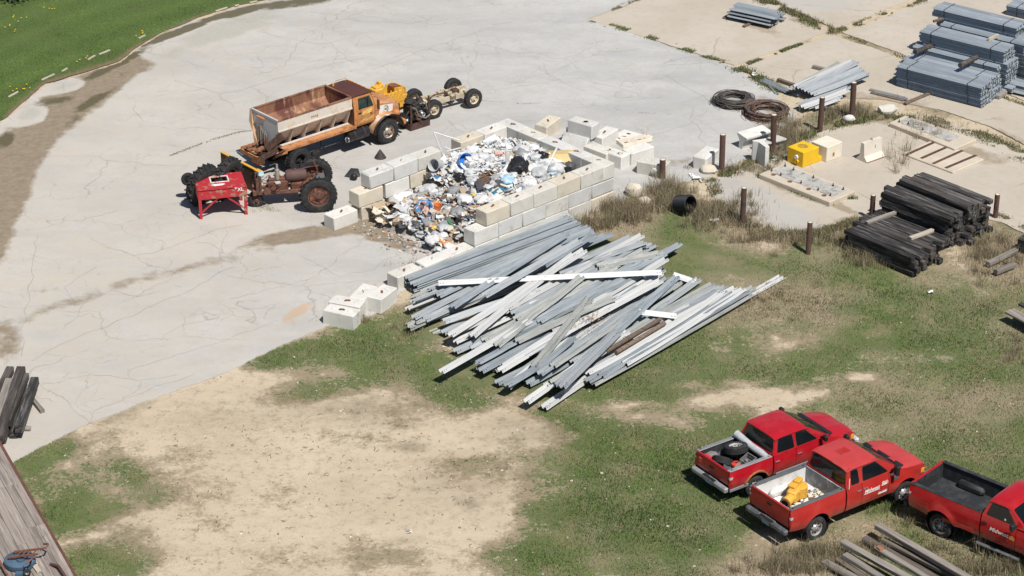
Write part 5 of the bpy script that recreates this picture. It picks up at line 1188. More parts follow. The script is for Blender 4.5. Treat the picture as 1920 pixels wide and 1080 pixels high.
# --- loads in the beds
def inbed(root, x, y, z): return root.matrix_world @ Vector((x,y,z))
def bedmx(root, x, y, z, m=None): return root.matrix_world @ T(x,y,z) @ (m if m is not None else Matrix())
YOR = M('machine_yellow', (.66,.36,.05), .55, var=.1, scale=3, col2=(.50,.26,.05), lo=.55, hi=.75, col3=(.12,.06,.03), lo3=.68, hi3=.75, scale3=6, bump=.1, rnd=.04)
mm = bedmx(f1,1.12,.10,.86, rz(math.radians(22)))
t = thing('machine_part', "yellow machinery casting with a round rusty outlet lying in the white pickup bed", 'machinery', mx=mm)
b = MB(); b.box((.12,0,.22),(.66,.34,.40),ch=.05,jit=.01); b.lathe([(.28,0),(.28,.34),(.24,.36),(.001,.36)],20,T(.30,0,.06)); b.box((.22,.10,.46),(.5,.26,.10),ch=.03); b.box((.35,.05,.53),(.32,.2,.12),ch=.03); b.build('casting', YOR, t, 35)
b = MB(); b.lathe([(.14,-.48),(.165,-.44),(.15,-.1),(.18,.0)],18,T(-.12,0,.20) @ Matrix.Rotation(math.pi/2,4,'Y') @ T(0,0,0)); b.build('outlet', YOR, t, 40)
b = MB(); b.lathe([(.17,-.50),(.17,-.44),(.12,-.44),(.12,-.50)],18,T(-.12,0,.20) @ Matrix.Rotation(math.pi/2,4,'Y'),closed=True); b.build('rusty_flange', RUST, t, 40)
b = MB(); b.lathe([(.118,-.46),(.001,-.46)],16,T(-.12,0,.20) @ Matrix.Rotation(math.pi/2,4,'Y')); b.build('bore', BLACK, t)
for (x,y) in ((.2,-.18),(.36,-.18),(.05,-.17)):
    b = MB(); b.box((x,y,.25),(.10,.03,.2)); b.build('lug', YOR, t)
random.seed(4)
jk = [M('junk_cream',(.55,.50,.38),.9),RUST,M('junk_black',(.02,.02,.02),.8),M('junk_white',(.66,.65,.62),.8),GREYWOOD,GALV[1],M('junk_brown',(.20,.12,.07),.9)]
b = MB()
for i in range(260):
    x = random.uniform(.25,2.15); y = random.uniform(-.72,.30)*(1 if x > .9 else .85); s = random.uniform(.02,.085)
    b.box((0,0,0),(s*random.uniform(.6,2.2),s,s*random.uniform(.2,.7)),T(x,y,.83+random.uniform(0,.05)) @ E3(random.uniform(-.4,.4),random.uniform(-.4,.4),random.uniform(0,6)),mat=random.choice((0,0,0,1,1,2,3,3,4,5,6)))
o = b.build('bed_rubbish', jk, None, None, f1.matrix_world); tag(o, "small rusty and cream scraps covering the floor of the white bed", 'scrap', kind='stuff')
def lying(root, x, y, z, geo, name, mats, label, cat, sm=35, rot=None, group=None):
    o = geo.build(name, mats, None, sm, bedmx(root,x,y,z,rot)); return tag(o, label, cat, group)
lying(f1,1.15,-.45,.83,MB().lathe([(.12,0),(.12,.16),(.07,.2),(.001,.2)],14),'can',GREY0 if False else M('can_grey',(.16,.165,.17),.5,.4),"grey can standing in the white pickup bed by the casting",'can')
lying(f1,1.55,-.30,.84,MB().lathe([(.001,.0),(.13,.0),(.16,.06),(.13,.12),(.06,.12),(.05,.04)],16),'flange',RUST,"rusty round flange in the white pickup bed",'scrap metal')
lying(f1,.55,-.55,.86,MB().tube([(0,0,0),(.2,.1,.03),(.4,.08,.05),(.55,-.1,.03)],.03,7),'strap',M('yellow_strap',(.45,.42,.12),.8),"dull yellow strap near the tailgate of the white bed",'strap',60)
lying(f1,1.35,-.33,.84,MB().box((0,0,.05),(.24,.3,.1),ch=.01),'box',jk[3],"small white box in the white pickup bed",'box',30,rz(.5))
# second truck's load
TW_ = M('worn_rim',(.55,.54,.52),.5,.4,var=.2,scale=6,col2=(.28,.24,.2),lo=.5,hi=.65)
def loosewheel(root, x, y, z, r, w, rot, label, rimr=.58):
    e = wheel(None,(0,0,0),r,w,rimr,TW_,1,mx=Matrix(),hub=False); e.matrix_world = bedmx(root,x,y,z,rot); e.name = 'spare_wheel'; return tag(e, label, 'wheel', 'spare wheels in the crimson pickup bed')
loosewheel(f2,1.15,.18,1.20,.375,.27,E3(math.radians(90-14),math.radians(6),.3),"upper spare wheel lying flat on top of the load in the crimson bed")
loosewheel(f2,.52,.05,.98,.36,.25,E3(math.radians(48),0,math.radians(-60)),"lower spare wheel leaning beside the tailgate in the crimson bed")
b = MB()
for k in range(4):
    a = [(-.22,-.16),(.22,-.16),(.22,.16),(-.22,.16)]; p0, p1 = a[k], a[(k+1)%4]
    for z in (.02,.12,.22): b.bar((*p0,z),(*p1,z),.02,.05)
    b.rod((*p0,0),(*p0,.25),.018,6)
for k in range(5): b.bar((-.2+.1*k,-.16,.012),(-.2+.1*k,.16,.012),.02,.012)
lying(f2,1.05,-.48,.98,b,'crate',M('crate_grey',(.17,.17,.165),.7),"grey open plastic crate on the load in the crimson bed",'crate',None,E3(.25,-.1,.3))
b = MB(); b.tube([(0,.72,.1),(0,.4,.06),(0,0,0),(.02,-.5,-.03),(.02,-.78,-.05)],[.13,.12,.12,.12,.10],12)
lying(f2,1.60,0,1.22,b,'rolled_tarp',M('tarp_silver',(.42,.44,.45),.5,.1,var=.2,scale=6,bump=.4,bscale=8),"silver grey rolled tube lying across the front of the crimson bed",'tarp',60)
b = MB(); b.cyl(.16,0,.32,14); b.lathe([(.17,.3),(.17,.34),(.05,.36)],14)
lying(f2,.72,-.38,.73,b,'bucket',M('bucket_red',(.5,.05,.03),.5),"red bucket standing in the crimson pickup bed",'bucket')
b = MB(); b.box((0,0,.1),(.34,.4,.2),ch=.03); lying(f2,.22,.48,.86,b,'box',M('box_red',(.42,.04,.04),.6),"red box near the far tailgate corner of the crimson bed",'box',30,rz(.2))
b = MB(); b.lathe([(.20,0),(.30,.12),(.31,.14),(.29,.13),(.19,.02),(.001,.02)],16); lying(f2,.45,-.48,.90,b,'tub',M('tub_dark',(.07,.075,.08),.5),"dark shallow tub in the crimson bed by the near tailgate corner",'tub',40,E3(.2,.15,0))
b = MB(); b.bar((0,0,0),(.55,.3,.06),.08,.03); lying(f2,.45,-.62,1.06,b,'board',GREYWOOD,"grey board lying over the tub in the crimson bed",'board',None)
b = MB(); b.blob((0,0,0),(.28,.3,.2),2,.3,2,seed=4); lying(f2,.55,.60,.86,b,'rag_bundle',M('rag_grey',(.20,.19,.19),.9),"grey bundle of rags in the far corner of the crimson bed",'rags',60)
b = MB()
for i in range(60): b.box((0,0,0),(random.uniform(.05,.3),random.uniform(.03,.1),random.uniform(.02,.06)),T(random.uniform(.2,1.6),random.uniform(-.65,.65),.74+random.uniform(0,.12)) @ E3(random.uniform(-.5,.5),random.uniform(-.5,.5),random.uniform(0,6)),mat=random.choice((1,2,2,4,5,6)))
o = b.build('bed_rubbish', jk, None, None, f2.matrix_world); tag(o, "dark loose scrap under the tyres in the crimson pickup bed", 'scrap', kind='stuff')

# ------------------------------------------------------------------ spreader truck
ORG = M('faded_orange', (.47,.205,.065), .6, var=.12, scale=1.5, col2=(.40,.15,.05), lo=.5, hi=.7, scale2=2, col3=(.17,.065,.03), lo3=.56, hi3=.64, scale3=4, bump=.1, rnd=.03)
ORG2 = M('rusty_shelf', (.52,.24,.10), .7, var=.2, scale=2, col2=(.27,.10,.045), lo=.48, hi=.64, scale2=2.5, col3=(.10,.045,.03), lo3=.62, hi3=.7, scale3=7, bump=.2, rnd=.04)
HOPW = M('rusty_white_paint', (.62,.56,.48), .65, var=.1, scale=2, col2=(.45,.31,.20), lo=.50, hi=.72, scale2=2, col3=(.22,.10,.055), lo3=.62, hi3=.70, scale3=5, bump=.1, rnd=.02)
HOPG = M('pale_grey_paint', (.47,.475,.48), .6, var=.1, scale=2, col2=(.55,.44,.33), lo=.56, hi=.7, scale2=3, col3=(.22,.10,.055), lo3=.64, hi3=.7, scale3=6, bump=.1, rnd=.02)
HOPR = M('hopper_rust', (.27,.13,.075), .8, var=.3, scale=1.4, col2=(.12,.045,.035), lo=.48, hi=.60, scale2=1.2, stretch=(1.6,1.6,.5), col3=(.47,.30,.17), lo3=.54, hi3=.68, scale3=1.6, bump=.2, rnd=0)
BRN = M('brown_roof_paint', (.085,.032,.026), .6, var=.12, scale=2, bump=.06, rnd=0)
TH_ = math.radians(41.5); TO = P(566,325,0)+rz(TH_) @ Vector((0,1.15,0))
tk = thing('spreader_truck', "old orange truck with a rusty open salt hopper and brown cab roof", 'truck', TO, TH_)
b = MB()
for s in (-1,1):
    b.box((1.9,s*.42,.92),(6.8,.10,.22))
for x in (-.7,.6,1.9,3.2): b.box((x,0,.92),(.12,.84,.14))
b.rod((0,-.9,.52),(0,.9,.52),.10,10); b.blob((0,0,.52),(.24,.22,.22),2,.05); b.rod((4.5,-.9,.50),(4.5,.9,.50),.07,8); b.box((3.9,0,.85),(1.6,.7,.5)); b.rod((0.3,0,.6),(3.2,0,.8),.06,8)
b.build('chassis', UNDER, tk)
wmat = M('silver_rust_rim',(.48,.45,.42),.45,.4,var=.25,scale=6,col2=(.28,.14,.07),lo=.48,hi=.6,scale2=7)
for s in (-1,1):
    wheel(tk,(4.5,s*.98,.53),.535,.40,.52,wmat,s,dish=.45,lugs=(30,.02),holes=5)
    wheel(tk,(0,s*1.00,.52),.525,.28,.54,UNDER,s,dish=-.6,lugs=(26,.02),holes=5); wheel(tk,(0,s*.68,.52),.525,.28,.54,UNDER,s,dish=.2,lugs=(26,.02),holes=0,hub=False)
# hopper
hx0,hx1,hy,hz0,hz1,hb,byi = -.88,2.84,.88,1.95,2.40,1.22,.30
b = MB(); q = .035
def hs(s, x0, x1, off, zt_): return [(x0,s*(hy-off),zt_),(x1,s*(hy-off),zt_),(x1,s*(hy-off),hz0+off*.4),(x0,s*(hy-off),hz0+off*.4),(x1,s*(byi-off),hb+off),(x0,s*(byi-off),hb+off)]
for s in (-1,1):
    v_ = hs(s,hx0,hx1,0,hz1); b.add(v_, [(0,1,2,3),(3,2,4,5)] if s > 0 else [(3,2,1,0),(5,4,2,3)], 0 if s < 0 else 0)
    v_ = hs(s,hx0+q,hx1-q,q,hz1); b.add(v_, [(3,2,1,0),(5,4,2,3)] if s > 0 else [(0,1,2,3),(3,2,4,5)], 2)
    b.bar((hx0,s*(hy-q/2),hz1+.012),(hx1,s*(hy-q/2),hz1+.012),.075,.055,mat=2)
    b.bar((hx0+.02,s*(hy+.012),hz0),(hx1,s*(hy+.012),hz0),.03,.05,mat=0)
for x, sg in ((hx0,-1),(hx1,1)):
    v_ = [(x,-hy,hz1),(x,hy,hz1),(x,hy,hz0),(x,byi,hb),(x,-byi,hb),(x,-hy,hz0)]; b.add(v_, [tuple(range(6))] if sg < 0 else [tuple(reversed(range(6)))], 1 if sg < 0 else 0)
    b.add([(p[0]-sg*q,p[1]*.97,p[2]) for p in v_], [tuple(reversed(range(6))) if sg < 0 else tuple(range(6))], 2)
    b.bar((x-sg*q/2,-hy,hz1+.014),(x-sg*q/2,hy,hz1+.014),.075,.058,mat=2 if sg > 0 else 1)
b.box(((hx0+hx1)/2,0,hb+.03),(hx1-hx0,2*byi,.03),mat=2)
hp = b.build('hopper', [HOPW,HOPG,HOPR], tk)
for s in (-1,1):
    for k in range(6):
        x = hx0+.06+(hx1-hx0-.12)*k/5; b = MB(); b.add([(x-.018,s*(hy-.01),hz0),(x+.018,s*(hy-.01),hz0),(x+.018,s*(byi+.28),hb-.02),(x-.018,s*(byi+.28),hb-.02),(x-.018,s*byi,hb-.02),(x+.018,s*byi,hb-.02)],[(0,1,2,3),(0,3,4),(1,5,2),(3,2,5,4)]); b.build('rib', HOPW if s < 0 else HOPG, hp)
    b = MB(); b.box(((hx0+hx1)/2,s*(byi+.30),hb-.03),(hx1-hx0,.10,.05)); b.build('hopper_sill', HOPW, hp)
    b = MB(); b.box((1.15,s*.70,1.13),(3.6,.56,.03)); b.box((1.15,s*.985,1.105),(3.6,.02,.09)); b.build('side_shelf', ORG2, tk)
for x in (-.05,.9,1.9): b = MB(); b.box((x,0,2.0),(.02,1.70,.03)) if False else b.bar((x,-.86,2.15),(x,-.86,2.37),.02,.02); b.build('inner_brace', HOPR, hp)
text('SWAA', .13, T(.75,-.8845,2.09) @ RX90, M('faded_red_letter',(.36,.15,.09),.8,bump=0), hp, 'faded_lettering', shear=.2)
# rear plates, gate posts, roller
b = MB(); b.add([(hx0-.03,hy+.06,2.42),(hx0-.10,hy+.05,1.9),(hx0-.16,.62,1.55),(hx0-.16,.56,1.0),(hx0-.10,.34,1.0),(hx0-.06,.44,1.5),(hx0-.035,hy-.16,1.95),(hx0-.03,hy-.05,2.42)],[tuple(range(8))]); b.build('rear_flange', M('pale_orange_steel',(.58,.36,.20),.7,var=.15,scale=3,col2=(.35,.17,.08),lo=.58,hi=.7), tk)
b = MB(); b.bar((hx0-.05,-.06,2.26),(hx0-.05,.42,2.26),.14,.05); b.build('hinge_bar', ORG2, tk)
b = MB()
for i,(y,r,z0,z1) in enumerate(((.30,.035,1.2,1.9),(.16,.05,1.15,1.95),(.04,.03,1.2,1.8),(-.10,.045,1.1,1.75),(-.2,.03,1.15,1.7))): b.cyl(r,z0,z1,10,T(hx0-.09,y,0))
b.build('gate_post', M('grimy_steel',(.35,.32,.29),.5,.5,var=.3,scale=6,col2=(.25,.12,.06),lo=.5,hi=.62), tk, 40)
b = MB(); b.bar((hx0+.2,-.90,1.75),(hx0-.35,-.5,1.2),.03,.30); b.bar((hx0-.1,-.95,1.25),(hx0-.9,-.7,.95),.03,.22); b.bar((hx0+.12,-1.0,1.15),(hx0+.05,-.6,.75),.4,.05); b.build('chute_plate', DRUST, tk)
b = MB(); b.box((hx0-.42,.05,.86),(.72,1.15,.06),ch=.01); b.box((hx0-.78,.05,.90),(.05,1.2,.16)); b.box((hx0-.42,.62,.95),(.7,.05,.22)); b.box((hx0-.40,0,.66),(.3,.5,.4)); b.build('spinner_deck', ORG2, tk)
random.seed(8)
b = MB()
for i in range(15): b.blob((hx0-.42+random.uniform(-.32,.3),random.uniform(-.42,.5),.96+random.uniform(0,.30)),(random.uniform(.09,.17),random.uniform(.07,.13),random.uniform(.06,.10)),1,.4,1.5,seed=i)
b.build('clogged_load', M('rusty_clods',(.30,.14,.07),.9,var=.4,scale=5,col2=(.13,.055,.03),lo=.48,hi=.6,scale2=5), tk, 30)
b = MB(); b.cyl(.2,-.0,.05,16,T(hx0-.55,-.15,1.02)); b.build('spinner_disc', M('disc_tan',(.45,.30,.17),.8,var=.3), tk, 40)
b = MB(); b.rod((hx0-.1,-.75,.95),(hx0+.35,-.95,1.02),.08,10); b.build('marker_housing', ORG2, tk, 40)
# fuel tank
b = MB(); b.lathe([(.001,0),(.20,.0),(.24,.03),(.24,1.05),(.20,1.08),(.001,1.08)],22,T(2.55,-.82,.74) @ Matrix.Rotation(math.pi/2,4,'Y')); ft = b.build('fuel_tank', M('tank_black',(.018,.018,.02),.35,var=.2), tk, 40)
for x in (2.85,3.35): b = MB(); b.lathe([(.246,-.02),(.252,-.02),(.252,.02),(.246,.02)],22,T(x,-.82,.74) @ Matrix.Rotation(math.pi/2,4,'Y'),closed=True); b.build('tank_strap', DRUST, ft, 40)
b = MB(); b.lathe([(.001,-.02),(.09,-.02),(.12,-.06),(.12,0)],14,T(2.55,-.92,.66) @ Matrix.Rotation(math.pi/2,4,'Y')); b.build('tank_cap', CHROME, ft, 40)
b = MB(); b.bar((1.3,-.72,1.05),(1.35,-.74,.25),.03,.02); b.blob((1.15,-.6,.35),(.3,.12,.2),1,.4,seed=3); b.build('hanging_hose', UNDER, tk)
# cab
cw = .92
def yc(x, z): return cw-.0+interp(z,[(1.05,-.03),(1.2,0),(1.6,0),(1.80,-.02),(2.42,-.12)])
b = sidepanel([(2.92,2.36),(2.92,1.08),(3.98,1.08),(4.02,1.80),(3.84,2.36)], yc, .04, side=-1); sh = b.build('cab_side', ORG, tk, 35)
b = sidepanel([(2.92,2.36),(2.92,1.08),(3.98,1.08),(4.02,1.80),(3.84,2.36)], yc, .04, side=1); b.build('cab_side', ORG, tk, 35)
for s in (-1,1):
    d = sidepanel([(3.06,1.80),(3.06,1.14),(3.92,1.14),(3.95,1.80),(3.80,2.30),(3.10,2.30)], lambda x,z: yc(x,z)+.012, .02, side=s).build('door', ORG, tk, 35)
    sidepanel([(3.14,1.80),(3.90,1.80),(3.77,2.25),(3.17,2.25)], lambda x,z: yc(x,z)+.018, .01, side=s).build('window', M('greenish_glass',(.02,.035,.032),.08,var=.3,bump=0,spec=.6), d)
    b = MB(); b.box((3.62,s*(cw+.01),2.03),(.03,.02,.44)); b.box((3.18,s*(cw+.035),1.66),(.16,.03,.04),ch=.01); b.build('handle', TRIM, d)
    for (x0,z0,x1,z1) in ((3.30,1.52,3.78,1.70),(3.20,1.22,3.86,1.36),(3.45,1.66,3.86,1.74)):
        b = sidepanel([(x0,z0),(x1,z0+.03),(x1+.06,z1),(x0+.08,z1-.02)], lambda x,z: yc(x,z)+.016, .004, side=s).build('worn_stripe', M('worn_yellow',(.60,.42,.14),.7,var=.15,scale=8,col2=(.47,.205,.065),lo=.48,hi=.62,scale2=9), d)
    b = MB(); b.tube([(3.95,s*.95,1.55),(4.0,s*1.10,1.6),(4.0,s*1.10,2.15),(3.92,s*.92,2.2)],.014,6); b.box((4.0,s*1.13,1.88),(.05,.16,.42),ch=.015); b.build('mirror', M('mirror_rust',(.12,.07,.05),.6), tk, 40)
b = MB(); b.add([(2.92,-.89,1.08),(2.92,.89,1.08),(2.92,.80,2.38),(2.92,-.80,2.38)],[(3,2,1,0)]); b.build('cab_back', M('cab_back_brown',(.12,.06,.04),.7), tk)
b = MB(); b.box((2.912,0,2.12),(.012,1.2,.30),ch=.004); b.build('rear_window', M('cloudy_glass',(.10,.14,.12),.15,var=.3,bump=0), tk)
b = MB(); b.add([(4.04,-.88,1.80),(4.04,.88,1.80),(3.86,.80,2.38),(3.86,-.80,2.38)],[(0,1,2,3)]); b.build('windscreen_frame', ORG, tk)
quadglass([(4.04,-.88,1.80),(4.04,.88,1.80),(3.86,.80,2.38),(3.86,-.80,2.38)],(.05,.06,.08),.008,r=.06).build('windscreen', GLASS, tk, 40)
b = MB(); b.grid(lambda u,v: (2.86+1.08*u, (2*v-1)*.845, 2.47-.07*abs(2*v-1)**4-.06*abs(2*u-1)**6), 10, 12); b.grid(lambda u,v: (2.86+1.08*u, (2*v-1)*.845, 2.385), 1, 1, flip=True); b.add([(2.86,-.845,2.36),(2.86,.845,2.36),(2.86,.845,2.40),(2.86,-.845,2.40)],[(3,2,1,0)]); rf = b.build('roof', BRN, tk, 50)
for y in (-.5,-.25,0,.25,.5): b = MB(); b.box((3.86,y,2.45),(.06,.09,.05),ch=.012); b.build('marker_lamp', AMBER, rf, 35)
b = MB(); b.tube([(3.2,.62,2.44),(3.2,.62,2.58),(3.7,.62,2.58),(3.7,.62,2.44)],.014,6); b.cyl(.05,2.44,2.56,10,T(3.0,.55,0)); b.build('beacon_bracket', YOR, rf, 40)
b = MB(); b.box((3.45,0,1.45),(1.0,1.7,.7)); b.build('cab_inside', UNDER, tk)
# hood and wings
def hf(u, v):
    x = 4.02+1.40*u; s = 2*v-1; w_ = .80-.12*u; return (x, s*w_, 1.84-.20*u-.10*u*u-.10*abs(s)**4-.12*max(0,(u-.85)/.15)**2)
b = MB(); b.grid(hf, 12, 14)
for s in (-1,1): b.grid(lambda u,v: (4.02+1.40*u, s*(.80-.12*u)*1.0, (1.74-.20*u-.10*u*u-.12*max(0,(u-.85)/.15)**2)*(1-v)+1.0*v), 10, 3, flip=(s > 0))
b.box((5.40,0,1.22),(.06,1.30,.50),ch=.02); hd_ = b.build('hood', M('hood_orange',(.45,.19,.07),.55,var=.12,scale=2,col2=(.55,.42,.28),lo=.55,hi=.7,scale2=2.2,col3=(.20,.08,.04),lo3=.6,hi3=.7,scale3=4,bump=.06,rnd=0), tk, 45)
for s in (-1,1):
    def ff(u, v):
        a = math.pi*(1.02-u*1.04); R = .66; x = 4.52+(R+.05)*math.cos(a)*1.05; z = .66+R*math.sin(a)*.96; w0, w1 = .66, 1.12
        return (x, s*(w0+(w1-w0)*v), z-.05*v*v)
    b = MB(); b.grid(ff, 16, 6, flip=(s < 0)); fd = b.build('wing', M('wing_white',(.60,.50,.40),.5,var=.15,scale=2,col2=(.47,.205,.065),lo=.42,hi=.56,scale2=1.6,rnd=0), tk, 50)
    b = MB(); b.tube([ff(k/16,1.0) for k in range(17)],.045,6); b.build('wing_edge', TRIM, fd, 60)
    b = MB(); b.blob((5.15,s*.86,1.12),(.16,.16,.15),2,.05); b.build('headlight_pod', ORG, fd, 50)
    # white notice with a round emblem on the hood side
    y = s*(.735+.012); m_ = T(4.42,y,1.28) @ rz(0) 
    b = MB(); b.add([(4.28,s*.785,1.22),(5.05,s*.722,1.20),(5.08,s*.722,1.50),(4.34,s*.785,1.62)],[(0,1,2,3) if s < 0 else (3,2,1,0)]); pl = b.build('white_notice', M('notice_white',(.70,.69,.66),.6,var=.05,bump=0,rnd=0), hd_)
    b = MB()
    for k in range(14):
        a = 2*math.pi*k/14; b.box((4.66+.135*math.cos(a), s*(.756+.006), 1.385+.135*math.sin(a)),(.045,.006,.03),None)
    b.build('emblem_ring', TRIM, pl)
    for i in range(3): b = MB(); b.box((4.66,s*.762,1.42-.035*i),(.13,.006,.012)); b.build('emblem_line', TRIM, pl)
b = MB(); b.box((5.52,0,.62),(.14,1.9,.24),ch=.03); b.build('front_bumper', ORG, tk, 35)

# ------------------------------------------------------------------ old tractor
TRU = M('tractor_rust', (.125,.058,.042), .85, var=.35, scale=6, col2=(.22,.09,.05), lo=.5, hi=.64, scale2=5, col3=(.05,.03,.027), lo3=.58, hi3=.68, scale3=7, bump=.3, rnd=.12)
TRB = M('tank_brown', (.10,.055,.048), .7, var=.2, scale=4, bump=.1)
tr = thing('old_tractor', "stripped rusty tractor without a hood between the truck and the red stand", 'tractor', P(594,377,0), math.radians(189))
for s in (-1,1):
    wheel(tr,(0,s*1.0,.70),.70,.30,.60,TRU,s,dish=.35,lugs=(24,.03),holes=0,hub=True)
    e = MB(); 
    for k in range(4): a = math.pi/2*k+.4; e.box((0,0,.22),(.14,.05,.28),T(0,s*1.06,.70) @ Matrix.Rotation(a,4,'Y'),ch=.01)
    e.build('wheel_weight', TRU, tr)
    wheel(tr,(2.35,s*.16,.27),.28,.14,.5,TRU,s,dish=.4,holes=0)
b = MB(); b.rod((0,-.95,.70),(0,.95,.70),.085,12); b.blob((0,0,.72),(.34,.28,.30),2,.12,seed=2); b.box((.55,0,.74),(.9,.40,.42),ch=.06,jit=.02); b.build('transmission', M('tranny_rust',(.21,.085,.05),.85,var=.35,scale=6,col2=(.10,.05,.035),lo=.5,hi=.6,bump=.3), tr, 35)
b = MB(); b.box((1.45,-.27,.62),(1.95,.09,.14),ch=.015); b.box((1.45,.27,.62),(1.95,.09,.14),ch=.015); b.box((2.42,0,.64),(.14,.72,.2),ch=.02); b.build('frame_rail', TRU, tr, 35)
b = MB(); b.box((1.48,0,.80),(.80,.38,.46),ch=.04,jit=.015); b.box((1.48,0,1.06),(.74,.28,.14),ch=.03,jit=.01)
for k in range(4): b.box((1.2+.19*k,-.26,.86+.03*(k%2)),(.12,.14,.20),ch=.02,jit=.02); b.cyl(.03,1.1,1.2,8,T(1.2+.19*k,.05,0)); b.rod((1.2+.19*k,-.3,.95),(1.2+.19*k,-.2,1.12),.03,8)
b.rod((1.1,-.34,.82),(1.9,-.34,.84),.05,10); b.cyl(.14,-.45,-.32,14,T(1.95,0,.75) @ Matrix.Rotation(math.pi/2,4,'X'),r2=.12); b.box((1.15,-.3,.7),(.25,.2,.22),ch=.04); b.build('engine', TRU, tr, 35)
b = MB(); b.box((2.18,0,.98),(.10,.56,.62),ch=.02); b.box((2.25,0,.98),(.05,.50,.56)); b.box((2.3,.30,.92),(.14,.10,.70),ch=.03); b.box((2.3,-.30,.92),(.14,.10,.70),ch=.03); b.build('radiator', DRUST, tr, 35)
b = MB(); b.box((2.12,-.02,1.27),(.22,.36,.16),ch=.04,jit=.02); b.build('header_tank', M('pale_blue_paint',(.34,.48,.52),.6,var=.2), tr, 35)
b = MB(); b.lathe([(.001,0),(.19,.02),(.24,.10),(.24,.75),(.19,.83),(.001,.85)],18,T(.35,0,1.17) @ Matrix.Rotation(math.pi/2,4,'Y')); b.cyl(.05,.2,.28,10,T(.8,0,1.17)); b.build('fuel_tank', TRB, tr, 45)
b = MB(); b.cyl(.085,.0,.34,14,T(1.50,.1,1.10)); b.build('air_cleaner', M('cleaner_tan',(.32,.27,.20),.7,var=.2), tr, 40)
b = MB(); b.cyl(.045,.34,.62,12,T(1.50,.1,1.10)); b.lathe([(.09,.34),(.09,.40),(.05,.42)],12,T(1.50,.1,1.10)); b.build('stack', M('stack_grey',(.35,.35,.34),.5,.4), tr, 40)
b = MB(); b.box((1.66,.18,1.2),(.2,.16,.05),rz(.3)); b.box((1.68,.0,1.17),(.18,.14,.04)); b.build('cover_plate', GALV[3], tr)
b = MB(); b.tube([(1.0,-.1,1.30),(.3,-.12,1.42),(-.15,-.12,1.46)],.022,6); b.tube([(-.02+.20*math.cos(a)*.35,-.12+.20*math.sin(a),1.46+.2*math.cos(a)) for a in [k*math.pi/9 for k in range(19)]],.013,5); b.rod((-.05,.05,.9),(-.05,.06,1.5),.025,8); b.build('steering_wheel', TRU, tr, 50)
b = MB(); b.box((-.16,.05,1.02),(.34,.42,.22),ch=.02); b.build('battery_box', M('box_teal_grey',(.085,.105,.11),.6,var=.2), tr, 35)
for p_, q_ in (((-.2,-.3,.6),(-.6,-.45,.55)),((-.3,-.05,1.1),(-.3,-.3,1.15)),((.2,-.35,.55),(.1,-.5,.95)),((.6,.3,.9),(.3,.5,1.35))): b = MB(); b.rod(p_,q_,.02,6); b.build('lever', TRU, tr)
b = MB(); b.box((2.35,0,.42),(.2,.2,.40),ch=.04); b.blob((2.3,0,.52),(.2,.2,.14),1,.2); b.build('front_pedestal', TRU, tr, 35)
random.seed(2)
b = MB()
for i in range(46): 
    p = Vector((random.uniform(.9,2.1),random.uniform(-.32,.3),random.uniform(.7,1.15))); b.tube([p,p+Vector((random.uniform(-.2,.2),random.uniform(-.1,.1),random.uniform(-.15,.15))),p+Vector((random.uniform(-.3,.3),random.uniform(-.12,.12),random.uniform(-.15,.1)))],random.uniform(.008,.022),5)
b.build('pipework', DRUST, tr, 50)

# ------------------------------------------------------------------ lugged wheels, yellow plate
im = thing('implement_axle', "pair of big lugged tractor wheels with a raised small black wheel behind the red stand", 'implement', P(404,372,0), math.radians(0))
og = im.location
def rel(px,py,z): p = P(px,py,z); return (p.x-og.x,p.y-og.y,z)
for (px,py,an,tl) in ((381,347,-38,12),(426,334,-30,8)):
    m_ = T(*rel(px,py,.80)) @ rz(math.radians(an+90)) @ Matrix.Rotation(math.radians(tl),4,'X')
    wheel(im,None,.82,.42,.56,M('cream_rim',(.30,.27,.21),.6,var=.3,col2=(.05,.045,.04),lo=.45,hi=.55),-1,dish=-.2,lugs=(20,.05),holes=6,mx=m_)
    # (axle along local Y, outer face -Y -> towards the camera's right)
b = MB(); b.rod(rel(381,347,.86),rel(426,334,.86),.07,10); b.build('axle', UNDER, im)
b = MB(); b.bar(rel(386,345,.85),rel(353,338,.92),.06,.05); b.build('arm', UNDER, im)
wheel(im,None,.27,.12,.55,UNDER,-1,dish=.4,holes=0,mx=T(*rel(352.5,336,.93)) @ rz(math.radians(15)))
b = MB(); A = P(414,285.5,1.02); B = P(486,323,1.02); m_ = align(A,B); Lp = (B-A).length
b.box((Lp/2,0,-.50),(Lp,.03,1.0),mat=1); b.box((Lp/2,.03,.01),(Lp,.12,.03),mat=0); b.box((Lp-.12,.04,.01),(.3,.20,.05),mat=0); b.box((Lp/2,.06,-.95),(Lp,.12,.03),mat=1)
for k in range(4): b.box((.25+k*(Lp-.5)/3,.06,-.47),(.03,.10,.94),mat=1)
tag(b.build('blade_plate', [YOR,DRUST], None, None, m_), "long rusty plate with a yellow top edge between the lugged wheels and the tractor", 'blade')

